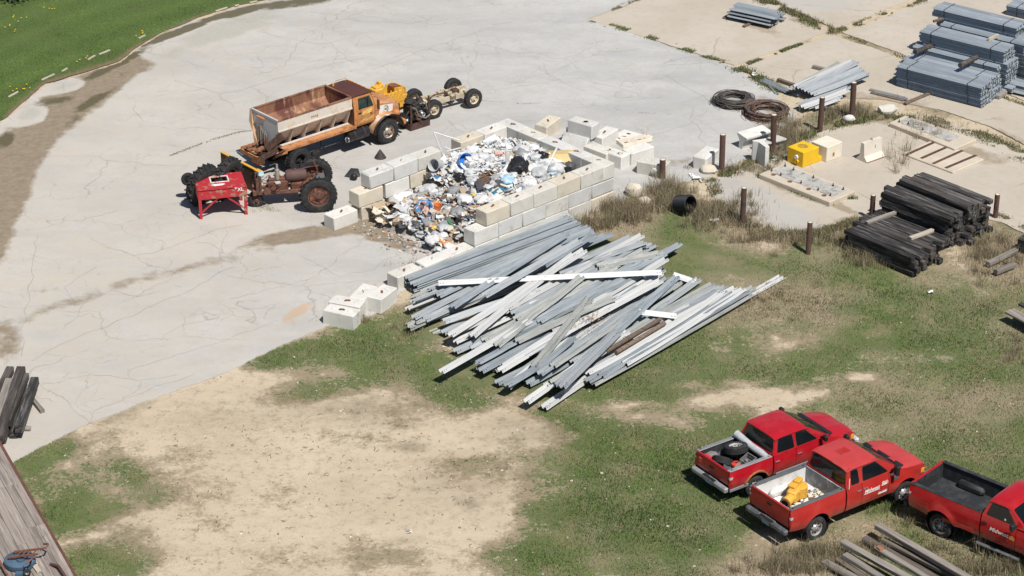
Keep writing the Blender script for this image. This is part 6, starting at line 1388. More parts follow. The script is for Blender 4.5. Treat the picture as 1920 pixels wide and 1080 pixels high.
# ------------------------------------------------------------------ red stand
RST = M('stand_red', (.42,.025,.035), .6, var=.1, scale=3, col2=(.34,.02,.025), lo=.5, hi=.7, scale2=3, col3=(.27,.22,.15), lo3=.55, hi3=.60, scale3=4, bump=.15, rnd=.03)
hz = 1.20; c4 = [P(367.8,359.6,hz),P(459.5,350,hz),P(454.5,321.5,hz),P(365.6,330,hz)]; cc = sum(c4, Vector())/4; cc.z = 0
st = thing('red_stand', "red steel stand with a square hole in its top and XL painted on its side", 'stand', cc)
c4 = [p-cc for p in c4]
ux = ((c4[1]-c4[0])+(c4[2]-c4[3])); ux.z = 0; ux.normalize(); uy = Vector((-ux.y,ux.x,0)); sw = ((c4[1]-c4[0]).length+(c4[2]-c4[3]).length)/4; sdp = ((c4[3]-c4[0]).dot(uy)+(c4[2]-c4[1]).dot(uy))/4
fm = Matrix((ux,uy,Vector((0,0,1)))).transposed().to_4x4(); st.matrix_world = T(*cc) @ fm
hx_, hy_ = (-.34,.34), (-.06,.46)
b = MB(); xs = [-sw,hx_[0]+.02,hx_[1]-.02,sw]; ys = [-sdp,hy_[0]+.02,hy_[1]-.02,sdp]
vs = []; fs = []
for z in (hz-.03,hz):
    for y in ys:
        for x in xs: vs.append((x,y,z))
for j in range(3):
    for i in range(3):
        if i == 1 and j == 1: continue
        a = j*4+i; fs.append((16+a,16+a+1,16+a+5,16+a+4)); fs.append((a,a+4,a+5,a+1))
fs += [(16+5,5,6,16+6)[::-1],(16+6,6,10,16+10)[::-1],(16+10,10,9,16+9)[::-1],(16+9,9,5,16+5)[::-1]]
b.add(vs,fs); b.build('stand_top', RST, st)
b = MB()
for (x0,y0,x1,y1) in ((hx_[0]-.03,hy_[0],hx_[1]+.03,hy_[0]),(hx_[0]-.03,hy_[1],hx_[1]+.03,hy_[1]),(hx_[0],hy_[0],hx_[0],hy_[1]),(hx_[1],hy_[0],hx_[1],hy_[1])): b.bar((x0,y0,hz+.010),(x1,y1,hz+.010),.05,.02)
b.build('hole_frame', M('frame_white',(.66,.62,.60),.6,col2=(.42,.05,.05),lo=.55,hi=.65), st)
b = MB()
for k in range(9): a = 2*math.pi*k/9; b.v.append(Vector((-.10+.26*math.cos(a)*(1+.25*math.sin(3*a)), -.30+.11*math.sin(a)*(1+.2*math.cos(2*a)), hz+.004)))
b.f.append(list(range(9))); b.m.append(0); b.build('paint_splash', WHITEP, st)
for (x0,y0,x1,y1) in ((-sw,-sdp,sw,-sdp),(-sw,sdp,sw,sdp),(-sw,-sdp,-sw,sdp),(sw,-sdp,sw,sdp)):
    b = MB(); b.bar((x0,y0,hz-.20),(x1,y1,hz-.20),.03,.34); b.build('apron', RST, st)
for sx in (-1,1):
    for sy in (-1,1):
        b = MB(); b.bar((sx*(sw-.06),sy*(sdp-.06),0),(sx*(sw-.05),sy*(sdp-.05),hz-.05),.11,.11); b.build('leg', RST, st)
for sy in (-1,1):
    for sx in (-1,1): b = MB(); b.bar((sx*(sw-.08),sy*(sdp-.06),.25),(sx*.10,sy*(sdp-.06),hz-.32),.07,.05); b.build('brace', RST, st)
text('XL', .20, T(sw-.36,-sdp-.018,hz-.14) @ RX90, WHITEP, st, 'lettering'); text('*', .18, T(sw-.46,-sdp-.018,hz-.10) @ RX90, WHITEP, st, 'lettering')

# ------------------------------------------------------------------ yellow machine, engine rack, axle frame
ym = thing('yellow_machine', "yellow machine frame with an upright column standing behind the truck hood", 'machinery', P(722,212,0), TH_)
b = MB(); b.box((-.42,.05,.62),(.44,.5,1.24),ch=.03); b.box((-.18,.12,1.05),(.22,.34,.62),ch=.03); b.box((-.40,.05,1.27),(.30,.34,.10),ch=.02); b.box((-.2,.1,1.4),(.14,.2,.14),ch=.02); b.build('column', YOR, ym, 35)
b = MB(); b.box((.35,0,.45),(1.3,.62,.55),ch=.03); b.box((.30,-.28,.72),(.9,.1,.5),Matrix(),ch=.01); b.prism([(-.2,.3),(1.15,.3),(.75,1.10),(.35,1.12),(.1,.7)],-.06,.06,T(0,.30,0) @ RX90); b.prism([(.2,.3),(1.2,.3),(.8,1.05),(.5,1.08)],-.05,.05,T(0,-.22,0) @ RX90); b.box((.9,0,.62),(.06,.6,.8),Matrix.Rotation(-.35,4,'Y') if False else None); b.build('body', YOR, ym, 35)
b = MB(); b.cyl(.2,0,.06,18,T(.50,.05,1.08)); b.build('rusty_cap', RUST, ym, 40)
for k in range(5): b = MB(); b.rod((-.3+.18*k,-.32,.5+.1*(k%3)),(-.1+.2*k,-.34,1.0+.1*(k%2)),.03,8); b.build('rod', YOR, ym, 40)
b = MB(); b.tube([(-.62,-.1,.3),(-.62,-.15,.9),(-.45,-.2,1.1)],.025,6); b.build('hose', TRIM, ym, 60)
A = P(770,246.5,0); B = P(805.5,235,0); C_ = P(753,237,0); he = math.atan2((B-A).y,(B-A).x); ew = (B-A).length; ed = max(.8,(C_-A).length)
eg = thing('engine_rack', "greasy truck engine standing in a rusty steel rack in front of the orange truck", 'engine', A, he)
b = MB(); 
for (x0,y0,x1,y1) in ((0,0,ew,0),(0,ed,ew,ed),(0,0,0,ed),(ew,0,ew,ed)): b.bar((x0,y0,.15),(x1,y1,.15),.05,.30)
b.box((ew/2,ed/2,.05),(ew,ed,.04)); b.build('base_frame', M('rack_brown',(.075,.04,.035),.8,var=.3,col2=(.12,.06,.045),lo=.5,hi=.65), eg)
for (x,y,h) in ((0.03,.0,1.15),(ew-.03,0,1.35),(ew-.03,ed,1.1),(.03,ed,1.0),(ew*.5,0,.5)): b = MB(); b.bar((x,y,.2),(x,y,h),.07,.05); b.build('upright', DRUST, eg)
EG = M('engine_grease',(.035,.032,.03),.6,.3,var=.5,scale=9,col2=(.11,.095,.085),lo=.52,hi=.66,scale2=12,col3=(.17,.09,.05),lo3=.6,hi3=.68,scale3=9,bump=.3)
b = MB(); b.box((ew*.5,ed*.5,.66),(ew*.72,ed*.8,.62),ch=.05,jit=.03); b.box((ew*.5,ed*.5,1.02),(ew*.5,ed*.7,.22),ch=.05,jit=.03); b.blob((ew*.35,ed*.6,1.1),(.22,.3,.14),2,.4,2,seed=5); b.blob((ew*.75,ed*.4,1.05),(.16,.2,.2),2,.4,2,seed=6); b.build('engine_block', EG, eg, 30)
for (x,z,r,mt) in ((.42,.88,.13,EG),(.42,.56,.16,DRUST),(.70,.94,.12,TRIM),(.28,.72,.08,DRUST),(.66,.60,.09,GALV[2]),(.55,.74,.07,CHROME)):
    b = MB(); b.lathe([(.001,.03),(r*.35,.03),(r*.4,.0),(r*.85,.0),(r,.02),(r*.92,.05),(r,.08),(r*.85,.09),(r*.4,.05)],18,T(x*ew,.02,z) @ RX90); b.build('pulley', mt, eg, 40)
b = MB(); b.tube([(.1,-.02,1.05),(.25,-.05,.95),(.4,-.04,.6),(.75,-.06,.42),(1.1*ew/1.1,-.03,.5)],.035,8); b.tube([(.5,.0,1.1),(.75,-.05,1.15),(.85,-.05,.8)],.03,8); b.tube([(.05,.1,.9),(-.05,.2,.7),(.0,.3,.45)],.03,8); b.build('hose', M('hose_grey',(.22,.21,.20),.6,.2), eg, 60)
b = MB(); b.lathe([(.001,0),(.15,0),(.17,.03),(.17,.5),(.15,.53),(.001,.53)],18,T(-.12,.08,.52) @ rz(-.2) @ Matrix.Rotation(-math.pi/2,4,'X')); b.build('air_filter', TRIM, eg, 40)
b = MB(); b.box((-.12,.065,.52),(.08,.008,.09)); b.build('filter_sticker', WHITEP, eg)
AX = P(813,222,0); AX2 = P(887,201.5,0); ha = math.atan2((AX2-AX).y,(AX2-AX).x); wbx = (AX2-AX).length
CREAMF = M('cream_chassis',(.52,.45,.33),.7,var=.15,scale=3,col2=(.32,.23,.14),lo=.56,hi=.68,scale2=4,bump=.15)
af = thing('axle_frame', "bare cream chassis frame on black truck tyres beyond the engine rack", 'chassis', AX, ha)
for (x,y,s) in ((0,0,-1),(wbx,0,-1),(wbx,1.5,1),(0,1.5,1)): wheel(af,(x,y,.42),.42,.26,.54,CREAMF,s,dish=.1,holes=6)
b = MB()
for y in (.42,1.08): b.bar((-.5,y,.50),(wbx+.35,y,.50),.09,.20)
for x in (.35,.9,1.4): b.bar((x,.42,.50),(x,1.08,.50),.10,.12)
b.build('frame_rail', CREAMF, af)
for x in (0,wbx): b = MB(); b.rod((x,.1,.42),(x,1.4,.42),.075,10); b.blob((x,.75,.42),(.2,.24,.2),2,.1); b.build('axle', CREAMF, af, 40)
b = MB(); random.seed(6)
for i in range(16): b.box((random.uniform(-.2,wbx),random.uniform(.3,1.2),.58+random.uniform(-.05,.1)),(random.uniform(.08,.3),random.uniform(.06,.2),random.uniform(.05,.14)),ch=.01,jit=.01)
b.build('bracket', CREAMF, af, 35)
b = MB(); b.tube([(.1,.6,.6),(.5,.7,.7),(wbx-.4,.7,.66)],.03,6); b.box((wbx-.45,.7,.66),(.3,.3,.16),ch=.03); b.build('linkage', DRUST, af)
# black sheet and cone left of the bay
b = MB(); b.add([tuple(P(645,331,.02)),tuple(P(658,315,.05)),tuple(P(672,316,.18)),tuple(P(676,330,.05)),tuple(P(660,334,.02)),tuple(P(665,322,.22))],[(0,1,5),(1,2,5),(2,3,5),(3,4,5),(4,0,5)])
o = b.build('rubber_flap', M('flap_black',(.03,.031,.034),.6,var=.2)); tag(o, "black folded rubber sheet beside the bay wall and tractor wheel", 'rubber sheet')
b = MB(); b.blob(tuple(P(664,331,.16)),(.15,.15,.15),2,.05); tag(b.build('rubber_ball', TRIM, None, 50), "black round ball lying on the rubber sheet beside the bay wall", 'ball')
b = MB(); b.lathe([(.26,0),(.16,.16),(.03,.36),(.02,.36)],12,T(*P(713,296,0))); tag(b.build('marker_cone', M('cone_dark',(.05,.04,.04),.7), None, 30), "dark pointed cone standing behind the top of the bay wall", 'cone')

# ------------------------------------------------------------------ flatbed trailer, lower left
DK = M('deck_board', (.275,.235,.205), .9, var=.25, scale=2.5, col2=(.15,.125,.11), lo=.48, hi=.66, scale2=2.2, stretch=(.22,4,4), bump=.5, bscale=8, rnd=.12, col3=(.40,.36,.325), lo3=.54, hi3=.68, scale3=3.5)
EA = P(-30,780,1.0); EB = P(150,1098,1.0); dE = (EB-EA).normalized(); nE = Vector((dE.y,-dE.x,0)); nE = nE if nE.x < 0 else -nE
tl = thing('flatbed_trailer', "flatbed trailer with a worn plank deck cut by the lower left corner", 'trailer', mx=Matrix((dE,-nE,Vector((0,0,1)))).transposed().to_4x4())
tl.location = (EA.x,EA.y,0); Lt = 11.2
random.seed(15)
b0 = MB(); b0.box((Lt/2,.02,.92),(Lt,.09,.22),ch=.01); b0.build('side_rail', M('trailer_rail',(.14,.06,.045),.75,var=.25,col2=(.08,.04,.03),lo=.5,hi=.62), tl, 30)
for k in range(9):
    x = 0
    while x < Lt:
        l = min(random.choice((3.4,4.6,2.6)), Lt-x); b = MB(); b.box((x+l/2,-.13-.27*k+0,.985+random.uniform(-.006,.008)),(l-.012,.262,.05),ch=.008,jit=.004); b.build('deck_board', DK, tl, 30); x += l
b = MB(); b.box((Lt/2,-1.2,.75),(Lt,1.1,.25)); b.build('trailer_frame', UNDER, tl)
for x in (Lt*.62,Lt*.74):
    for y in (-.25,-2.2): wheel(tl,(x,y,.42),.42,.24,.55,None,1 if y > -1 else -1)
# blue machine with rusty frame on the deck
bm_ = thing('jack_machine', "round blue plate with a rusty tubular frame lying on the trailer deck", 'machinery', P(38,1058,1.02), math.radians(-20))
BLU = M('dull_blue', (.06,.105,.155), .6, var=.2, scale=4, col2=(.05,.09,.13), lo=.5, hi=.64, scale2=5)
b = MB(); b.lathe([(.001,.22),(.40,.22),(.46,.18),(.46,.04),(.44,0)],28); b.build('round_plate', BLU, bm_, 40)
b = MB(); b.cyl(.12,.22,.27,16,T(.1,-.1,0)); b.build('boss', BLU, bm_, 40); b = MB(); b.cyl(.05,.22,.32,10,T(-.2,.15,0)); b.build('boss', BLU, bm_, 40)
b = MB()
for y in (-.16,.16): b.bar((-.25,y-.05,.30),(.40+.2,y+.2,.46),.05,.05)
for k in range(4): b.bar((0+.14*k,-.16+.03*k,.36+.02*k),(0+.14*k,.22+.04*k,.36+.02*k),.03,.03)
b.tube([(.5,.35,.4),(.62,.5,.42),(.55,.72,.38),(.35,.8,.3)],.03,6); b.tube([(.5,-.1,.45),(.6,-.3,.5),(.5,-.5,.42)],.03,6); b.bar((-.5,-.3,.2),(.0,-.75,.1),.06,.06); b.build('tube_frame', M('frame_rust',(.17,.075,.05),.8,var=.3), bm_, 50)
e = wheel(bm_,None,.11,.07,.5,STEELRIM,1,holes=0,mx=T(.52,-.5,.14) @ rz(.6))
b = MB(); b.bar((.3,-.3,.2),(.52,-.46,.16),.05,.05); b.box((.2,-.55,.04),(.42,.16,.06),rz(.3)); b.build('wheel_arm', BLU, bm_)
b = MB(); b.tube([tuple(P(95,1058,1.03)),tuple(P(110,1062,1.12)),tuple(P(122,1080,1.10)),tuple(P(132,1092,1.05))],.05,7); tag(b.build('bent_bracket', M('bracket_brown',(.10,.05,.045),.8), None, 50), "dark bent bracket lying at the edge of the trailer deck", 'bracket')
for (px,py,l,a) in ((60,1048,.8,-64),(66,1063,.7,-60)):
    b = MB(); b.box((0,0,.03),(l,.15,.05)); b.build('board', PALEWOOD, None, None, T(*P(px,py,1.02)) @ rz(math.radians(a)))
for i,o in enumerate([o for o in COL.objects if o.name.startswith('board') and o.parent is None and 'label' not in o.keys()]): tag(o, ["short pale board beside the blue plate on the trailer deck, further one","short pale board beside the blue plate on the trailer deck, nearer one"][i%2], 'board')
# ------------------------------------------------------------------ the rubbish heap
random.seed(101)
def heap(u, v):
    """height of the rubbish above the bay floor"""
    h = 1.62*interp(u, [(.4,.75),(1.4,1.0),(3.4,1.0),(5.2,.64),(6.6,.45),(7.6,.26),(8.7,0.0)])
    h *= interp(v, [(.5,.62),(1.3,.80),(2.6,.95),(4.0,1.0),(5.0,.92),(5.5,.8)]) if u < 5 else interp(v, [(.2,.5),(1.4,.9),(2.6,1.0),(3.8,.9),(4.9,.55),(5.6,.12)])
    if u > 6.8: h *= max(.15, 1-max(0, abs(v-3.1)-1.8)/1.5)
    if v < 1.3 and u < 1.9: h *= .72
    return max(0, h)+.10*noise.noise(Vector((u*1.3, v*1.3, 2)))*(1 if h > .1 else 0)
def hin(u, v):
    if u < .62 or v > 5.47: return False
    if v < .62: return u > 7.35 and v > .45 and u < 7.8
    e = 7.75+.3*math.sin(v*1.7+.4)+(.25 if 1.0 < v < 2.2 else 0)
    return u < e
b = MB(); nu, nv = 46, 30
def mf(s, t):
    u = .62+9.6*s; v = .0+5.46*t; k = hin(u,v); return binp(u, v, heap(u,v)*.93-.02 if k and v > .62 else (max(0,heap(u,v))*.5-.03 if k else -.05))
b.grid(mf, nu, nv, flip=True)
mo = b.build('rubbish_mound', M('rubbish_dirt', (.20,.185,.165), .95, var=.5, scale=5, col2=(.30,.28,.25), lo=.5, hi=.6, scale2=9, col3=(.03,.03,.03), lo3=.55, hi3=.62, scale3=12, bump=.6), None, 60)
if mo.data.polygons[0].normal.z < 0: mo.data.flip_normals()
tag(mo, "dirty base of the rubbish heap filling the block bay", 'rubbish', kind='stuff')
def plastic(n, c, r=.5): return M('rubbish_'+n, c, r, var=.10, scale=4, bump=.25, bscale=7, rnd=.10)
TR = dict(white=plastic('white',(.62,.62,.615)), pale=plastic('pale',(.47,.48,.49)), cream=plastic('cream',(.58,.52,.42)), tan=plastic('tan',(.36,.27,.18),.85), card=plastic('card',(.42,.32,.22),.9), grey=plastic('grey',(.27,.275,.28)), dark=plastic('dark',(.075,.075,.08)), black=plastic('black',(.018,.018,.02),.35), brown=plastic('brown',(.15,.095,.065),.85), blue=plastic('blue',(.06,.18,.38)), lblue=plastic('pale_blue',(.36,.52,.66)), orange=plastic('orange',(.68,.20,.05)), red=plastic('red',(.42,.06,.05)), yellow=plastic('yellow',(.60,.45,.08)), green=plastic('green',(.07,.18,.11)), pink=plastic('pink',(.52,.33,.28)))
TK = list(TR); TM = [TR[k] for k in TK]
def palette(u, v):
    if u < 4.4 and v > 1.6: w_ = dict(white=20,pale=8,cream=2,lblue=.8,grey=.8,card=.6,dark=.3,brown=.2,pink=.3,blue=.15)
    elif u < 5.2: w_ = dict(white=7,pale=4,cream=2,grey=2,card=2,dark=1.6,black=1,brown=1,lblue=.6,blue=.4,tan=1)
    elif v > 4: w_ = dict(white=4,pale=3,cream=3,card=3,tan=2,brown=2.5,grey=2,dark=1.2,orange=.3)
    else: w_ = dict(white=4.5,pale=4,cream=2,grey=3,card=2.6,tan=2,dark=2.2,black=1.3,brown=2,orange=.9,red=.35,blue=.7,lblue=.6,yellow=.3,green=.4,pink=.6)
    return random.choices(list(w_), list(w_.values()))[0]
def crumple(b, c, s, mi, seed):
    """torn sheet : little fan of folded facets"""
    n = random.choice((2,3,3)); a = random.uniform(0,6.3); L_ = s*random.uniform(.8,1.6); W_ = s*random.uniform(.5,1.0)
    m = T(*c) @ E3(random.uniform(-.6,.6), random.uniform(-.6,.6), a); vs = []; fs = []
    for i in range(n+1):
        for j in range(3): vs.append((L_*(i/n-.5)+random.uniform(-.12,.12)*s, W_*(j/2-.5)+random.uniform(-.12,.12)*s, random.uniform(-.16,.20)*s))
    for i in range(n):
        for j in range(2): q = i*3+j; fs.append((q,q+3,q+4,q+1))
    b.add(vs, fs, mi, m)
b = MB(); cnt = 0
while cnt < 4600:
    u = random.uniform(.6,10.2); v = random.uniform(.05,5.5)
    if not hin(u, v): continue
    if u > 7.5 and random.random() < .35: continue
    cnt += 1; k = palette(u, v); s = random.choice((.05,.07,.09,.12,.15,.2)) if random.random() < .85 else .28
    p = binp(u, v, heap(u,v)+random.uniform(-.02,.09)*(1 if u < 8 else .4)); mi = TK.index(k); r = random.random()
    if r < .34: b.box((0,0,0), (s*random.uniform(.5,1.7), s*random.uniform(.3,1), s*random.uniform(.12,.6)), T(*p) @ E3(random.uniform(-.7,.7),random.uniform(-.7,.7),random.uniform(0,6.3)), mat=mi)
    elif r < .93: crumple(b, p, s*1.25, mi, cnt)
    else: b.cyl(s*.22, -s*.6, s*.6, 7, T(*p) @ E3(random.uniform(.8,2.2),0,random.uniform(0,6.3)), mi)
for i in range(420):   # scattered crumbs round the mouth of the bay
    u = random.gauss(8.1,.5); v = random.gauss(2.9,1.6)
    if v > 5.3 or v < -.0 or u < 7.0: continue
    s = random.uniform(.02,.07); p = binp(u, v, .03); b.box((0,0,0),(s*1.6,s,s*.4),T(*p) @ rz(random.uniform(0,6)),mat=TK.index(palette(8,v)))
tag(b.build('loose_litter', TM), "small torn paper, plastic and wood bits all over the rubbish heap", 'litter', kind='stuff')
def bagmesh(r, seed, sq=.75): b = MB(); b.blob((0,0,r*sq*.7),(r,r*random.uniform(.8,1.1),r*sq),3,.42,1.9,seed=seed); b.blob((r*.3,r*.2,r*sq*1.25),(r*.25,r*.2,r*.25),1,.4,seed=seed+1); return b
CNTS = {}
def item(geo, name, mat, label, cat, px, py, z=None, rot=None, sm=None, group='things lying on the rubbish heap', dz=0.0):
    p = None
    if z is None:   # drop it on the heap : find where the sight line meets the surface
        for k in range(60):
            zz = 1.6-k*.028; q = P(px,py,zz)-BC; u = q.x*E1.x+q.y*E1.y; v = q.x*E2.x+q.y*E2.y
            hh = heap(u,v) if hin(u,v) else 0
            if zz <= hh+.02: p = P(px,py,zz); break
        if p is None: p = P(px,py,.02)
    else: p = P(px,py,z)
    p.z += dz
    o = geo.build(name, mat, None, sm, T(*p) @ (rot if rot is not None else Matrix())); return tag(o, label, cat, group)
# things one can pick out in the heap
b = MB(); b.lathe([(.001,0),(.24,0),(.30,.06),(.34,.34),(.355,.35),(.33,.35),(.28,.06),(.001,.04)],22); item(b,'tub',plastic('tub_blue',(.02,.16,.52),.35),"bright blue plastic tub tipped on its side in the rubbish heap",'tub',868,312,rot=E3(math.radians(58),0,math.radians(35)),sm=45,dz=.12)
b = bagmesh(.40,3,.85); item(b,'rubbish_bag',TR['black'],"big shiny black rubbish bag in the middle of the heap",'bag',972,322,sm=60)
b = bagmesh(.26,5); item(b,'rubbish_bag',TR['black'],"black rubbish bag right behind the yellow foam sheet",'bag',1017,300,sm=60)
b = bagmesh(.24,6); item(b,'rubbish_bag',TR['black'],"small black bag beside the blue tub",'bag',862,338,sm=60)
b = bagmesh(.25,7); item(b,'rubbish_bag',TR['dark'],"dark bag in the near right corner of the bay",'bag',1068,318,sm=60)
b = MB(); b.grid(lambda u,v: (1.15*(u-.5), .62*(v-.5), .10*math.sin(3*u)+.03*math.sin(7*v)), 6, 4); b.grid(lambda u,v: (1.15*(u-.5), .62*(v-.5), .10*math.sin(3*u)+.03*math.sin(7*v)-.05), 6, 4, flip=True); item(b,'foam_sheet',plastic('foam',(.60,.47,.24),.85),"yellow tan foam sheet standing against the bay back wall",'sheet',1048,305,rot=E3(math.radians(70),0,math.radians(5)),dz=.20)
b = bagmesh(.30,9,.9); item(b,'rubbish_bag',TR['pale'],"silvery crumpled bag in front of the yellow foam sheet",'bag',1043,326,sm=60)
b = MB(); b.bar((-.75,0,0),(.75,0,0),.06,.035); item(b,'white_strip',TR['white'],"long white strip leaning over the bay wall from the heap",'strip',1030,318,rot=E3(0,math.radians(-30),math.radians(63)),dz=.28)
b = MB(); b.rod((-.72,0,0),(.72,0,0),.05,10); item(b,'white_pipe',TR['white'],"thick white pipe lying level across the heap below the blue tub",'pipe',905,324,rot=E3(0,0,math.radians(-9)),dz=.10)
for i,(a,za,c,zc) in enumerate((((813,248),2.40,(862,263),1.95),((813,248),2.40,(834,300),1.20),((834,276),1.65,(870,293),1.45),((836,297),1.25,(838,284),1.55),((838,284),1.55,(864,277),1.72))):
    b = MB(); b.rod(P(*a,za),P(*c,zc),.032,8); tag(b.build('pipe',TR['white']), ["upper level white pipe of the bent frame standing up from the heap","steep white pipe of the bent frame rising above the bay wall","white pipe lying below the bent frame near the bay wall","short upright white pipe stub at the foot of the bent frame","white pipe leading from the bent frame into the white bags"][i], 'pipe', 'white pipes sticking out of the heap')
b = MB(); b.box((0,0,.3),(.16,.04,.75),ch=.005); item(b,'white_board',TR['white'],"narrow white panel standing upright left of the black bag",'panel',951,316,rot=E3(0,.03,.5))
b = MB()
for k in range(6): b.box((0,-.35+.14*k,.05),(.75,.09,.025),jit=.01)
for k in (-.3,0,.3): b.box((k,0,0),(.06,.8,.08))
item(b,'pallet',TR['brown'],"dark slatted pallet half buried below the white pipe",'pallet',915,338,rot=E3(.1,-.15,.6),dz=.05)
b = MB(); b.grid(lambda u,v: (1.0*(u-.5), .7*(v-.5), .10*noise.noise(Vector((u*4,v*4,1)))+.06), 10, 8); item(b,'tarp',plastic('tarp_teal',(.03,.16,.25),.4),"dark teal tarp lying against the near bay wall",'tarp',938,356,rot=E3(.1,-.1,.7),sm=60,dz=.08)
b = MB(); b.grid(lambda u,v: (1.0*(u-.5), .7*(v-.5), .14*noise.noise(Vector((u*3,v*4,5)))+.06), 10, 8); item(b,'tarp',TR['dark'],"dark grey plastic sheet beside the teal tarp",'tarp',917,352,rot=E3(.1,-.1,.2),sm=60,dz=.10)
b = MB(); b.box((0,0,.1),(.52,.40,.05),ch=.01); item(b,'panel',TR['cream'],"pale flat panel leaning on the near bay wall at its left end",'panel',930,368,rot=E3(.4,-.3,.6),dz=.05)
b = MB(); b.lathe([(.001,0),(.12,0),(.15,.38),(.155,.39),(.14,.38),(.11,.02),(.001,.02)],16); item(b,'bucket',TR['orange'],"orange bucket standing in the rubbish at the mouth of the bay",'bucket',819,399,sm=45,rot=E3(.15,.1,0))
b = MB(); b.box((0,0,.15),(.10,.22,.36),ch=.01); item(b,'box',TR['blue'],"blue upright box left of the orange bucket",'box',806,396,rot=E3(.1,.1,.4))
b = MB(); b.box((0,0,.12),(.16,.14,.24),ch=.02); item(b,'canister',TR['yellow'],"small yellow canister in the grey part of the heap",'canister',884,369,rot=E3(.8,.2,.5))
b = bagmesh(.62,12,.62); item(b,'bulk_bag',TR['white'],"large white bulk bag slumped beside the inner bay wall",'bag',742,381,sm=60)
b = MB(); b.tube([(-.5,-.1,.62),(-.1,.05,.70),(.3,.25,.60),(.6,.5,.35)],.025,6); item(b,'blue_strap',TR['blue'],"blue strap lying over the large white bulk bag",'strap',748,372,sm=60,dz=.05)
b = bagmesh(.42,14,.6); item(b,'rubbish_bag',TR['white'],"white sack just behind the large bulk bag",'bag',763,357,sm=60)
b = MB(); b.lathe([(.22,0),(.24,.5),(.25,.52),(.22,.5),(.20,.02),(.001,.02)],18); item(b,'barrel',TR['pale'],"pale grey open barrel lying near the left end of the blue tub",'barrel',825,316,rot=E3(1.2,.2,-.6),sm=45,dz=.15)
for i,(px,py,r,c) in enumerate(((792,444,.28,'pale'),(812,456,.30,'white'),(776,430,.26,'pale'),(830,446,.2,'white'),(806,424,.24,'grey'),(842,432,.18,'cream'),(764,416,.22,'white'),(822,470,.16,'pale'))):
    item(bagmesh(r,20+i,.6),'rubbish_bag',TR[c],f"crumpled {'grey' if c in ('pale','grey') else c} bag at the front foot of the heap, {word(i)} of eight from the back", 'bag',px,py,sm=60,group='bags at the front foot of the heap')
for i,(a,za,c,zc,wd) in enumerate((((722,407),.14,(776,372),.55,.12),((650,412),.04,(700,396),.10,.10),((742,349),.55,(806,322),.90,.16),((752,352),.52,(812,326),.85,.12),((700,392),.1,(745,372),.35,.14),((880,345),1.0,(905,370),.8,.08),((1010,300),1.4,(1035,285),1.5,.06))):
    b = MB(); b.bar(P(*a,za),P(*c,zc),wd,.035); tag(b.build('board', GREYWOOD if i != 6 else TR['white']), ["dark board sloping up from the left front of the heap","thin board lying on the pavement at the left tip of the heap","upper grey board leaning along the inner bay wall","lower grey board leaning along the inner bay wall","splintered board near the large white bulk bag","thin stick across the grey part of the heap","white lath beside the back wall"][i], 'board', 'boards in the rubbish heap')
for i,(px,py) in enumerate(((716,412),(728,404),(742,412),(708,402),(755,404),(735,395))):
    b = MB(); 
    for k in range(7): crumple(b,(random.uniform(-.25,.25),random.uniform(-.25,.25),.04+.04*k),.45,0,k)
    item(b,'torn_sheets',TR[['cream','card','white','tan','pale','brown'][i]],["cream","brown cardboard","white","tan","pale grey","dark brown"][i]+" torn sheets piled at the left front of the heap",'sheets',px,py,group='torn sheets at the left front of the heap')
# many bags, boxes and sheets that look alike
KINDS_ = [('rubbish_bag','bag'),('carton','box'),('sheet','sheet')]
for i in range(190):
    while True:
        u = random.uniform(.9,8.7); v = random.uniform(.85,5.2)
        if hin(u,v): break
    k = palette(u,v); z = heap(u,v); p = binp(u,v,z-.03); r = random.random(); nm = {'pale':'light grey','lblue':'pale blue','card':'cardboard brown'}.get(k,k)
    if k in ('white','pale','lblue','black','dark','grey') and r < .62:
        o = bagmesh(random.uniform(.13,.34)*(.6 if k in ('black','dark') else 1),i,.62).build('rubbish_bag',TR[k],None,60,T(*p) @ rz(random.uniform(0,6))); tag(o, f"crumpled {nm} plastic bag in the {'back' if u < 4.4 else 'front'} part of the rubbish heap", 'bag', 'crumpled bags in the rubbish heap')
    elif r < .82:
        b = MB(); s = random.uniform(.14,.32); b.box((0,0,s*.3),(s,s*random.uniform(.6,1),s*random.uniform(.4,.8)),ch=.008,jit=s*.05); b.add([(-s*.5,-s*.4,s*.65),(s*.5,-s*.4,s*.66),(s*.5,-s*.75,s*.85),(-s*.5,-s*.7,s*.8)],[(0,1,2,3)])
        o = b.build('carton',TR[k],None,None,T(*p) @ E3(random.uniform(-.5,.5),random.uniform(-.5,.5),random.uniform(0,6))); tag(o, f"battered {nm} box in the {'back' if u < 4.4 else 'front'} part of the rubbish heap", 'box', 'battered boxes in the rubbish heap')
    else:
        b = MB(); s = random.uniform(.3,.55); b.grid(lambda a,c: (s*(a-.5)*1.3, s*(c-.5), .13*noise.noise(Vector((a*3,c*3,i)))+.08), 6, 5)
        o = b.build('sheet',TR[k],None,50,T(*p) @ E3(random.uniform(-.45,.45),random.uniform(-.45,.45),random.uniform(0,6))); tag(o, f"bent {nm} sheet in the {'back' if u < 4.4 else 'front'} part of the rubbish heap", 'sheet', 'bent sheets in the rubbish heap')

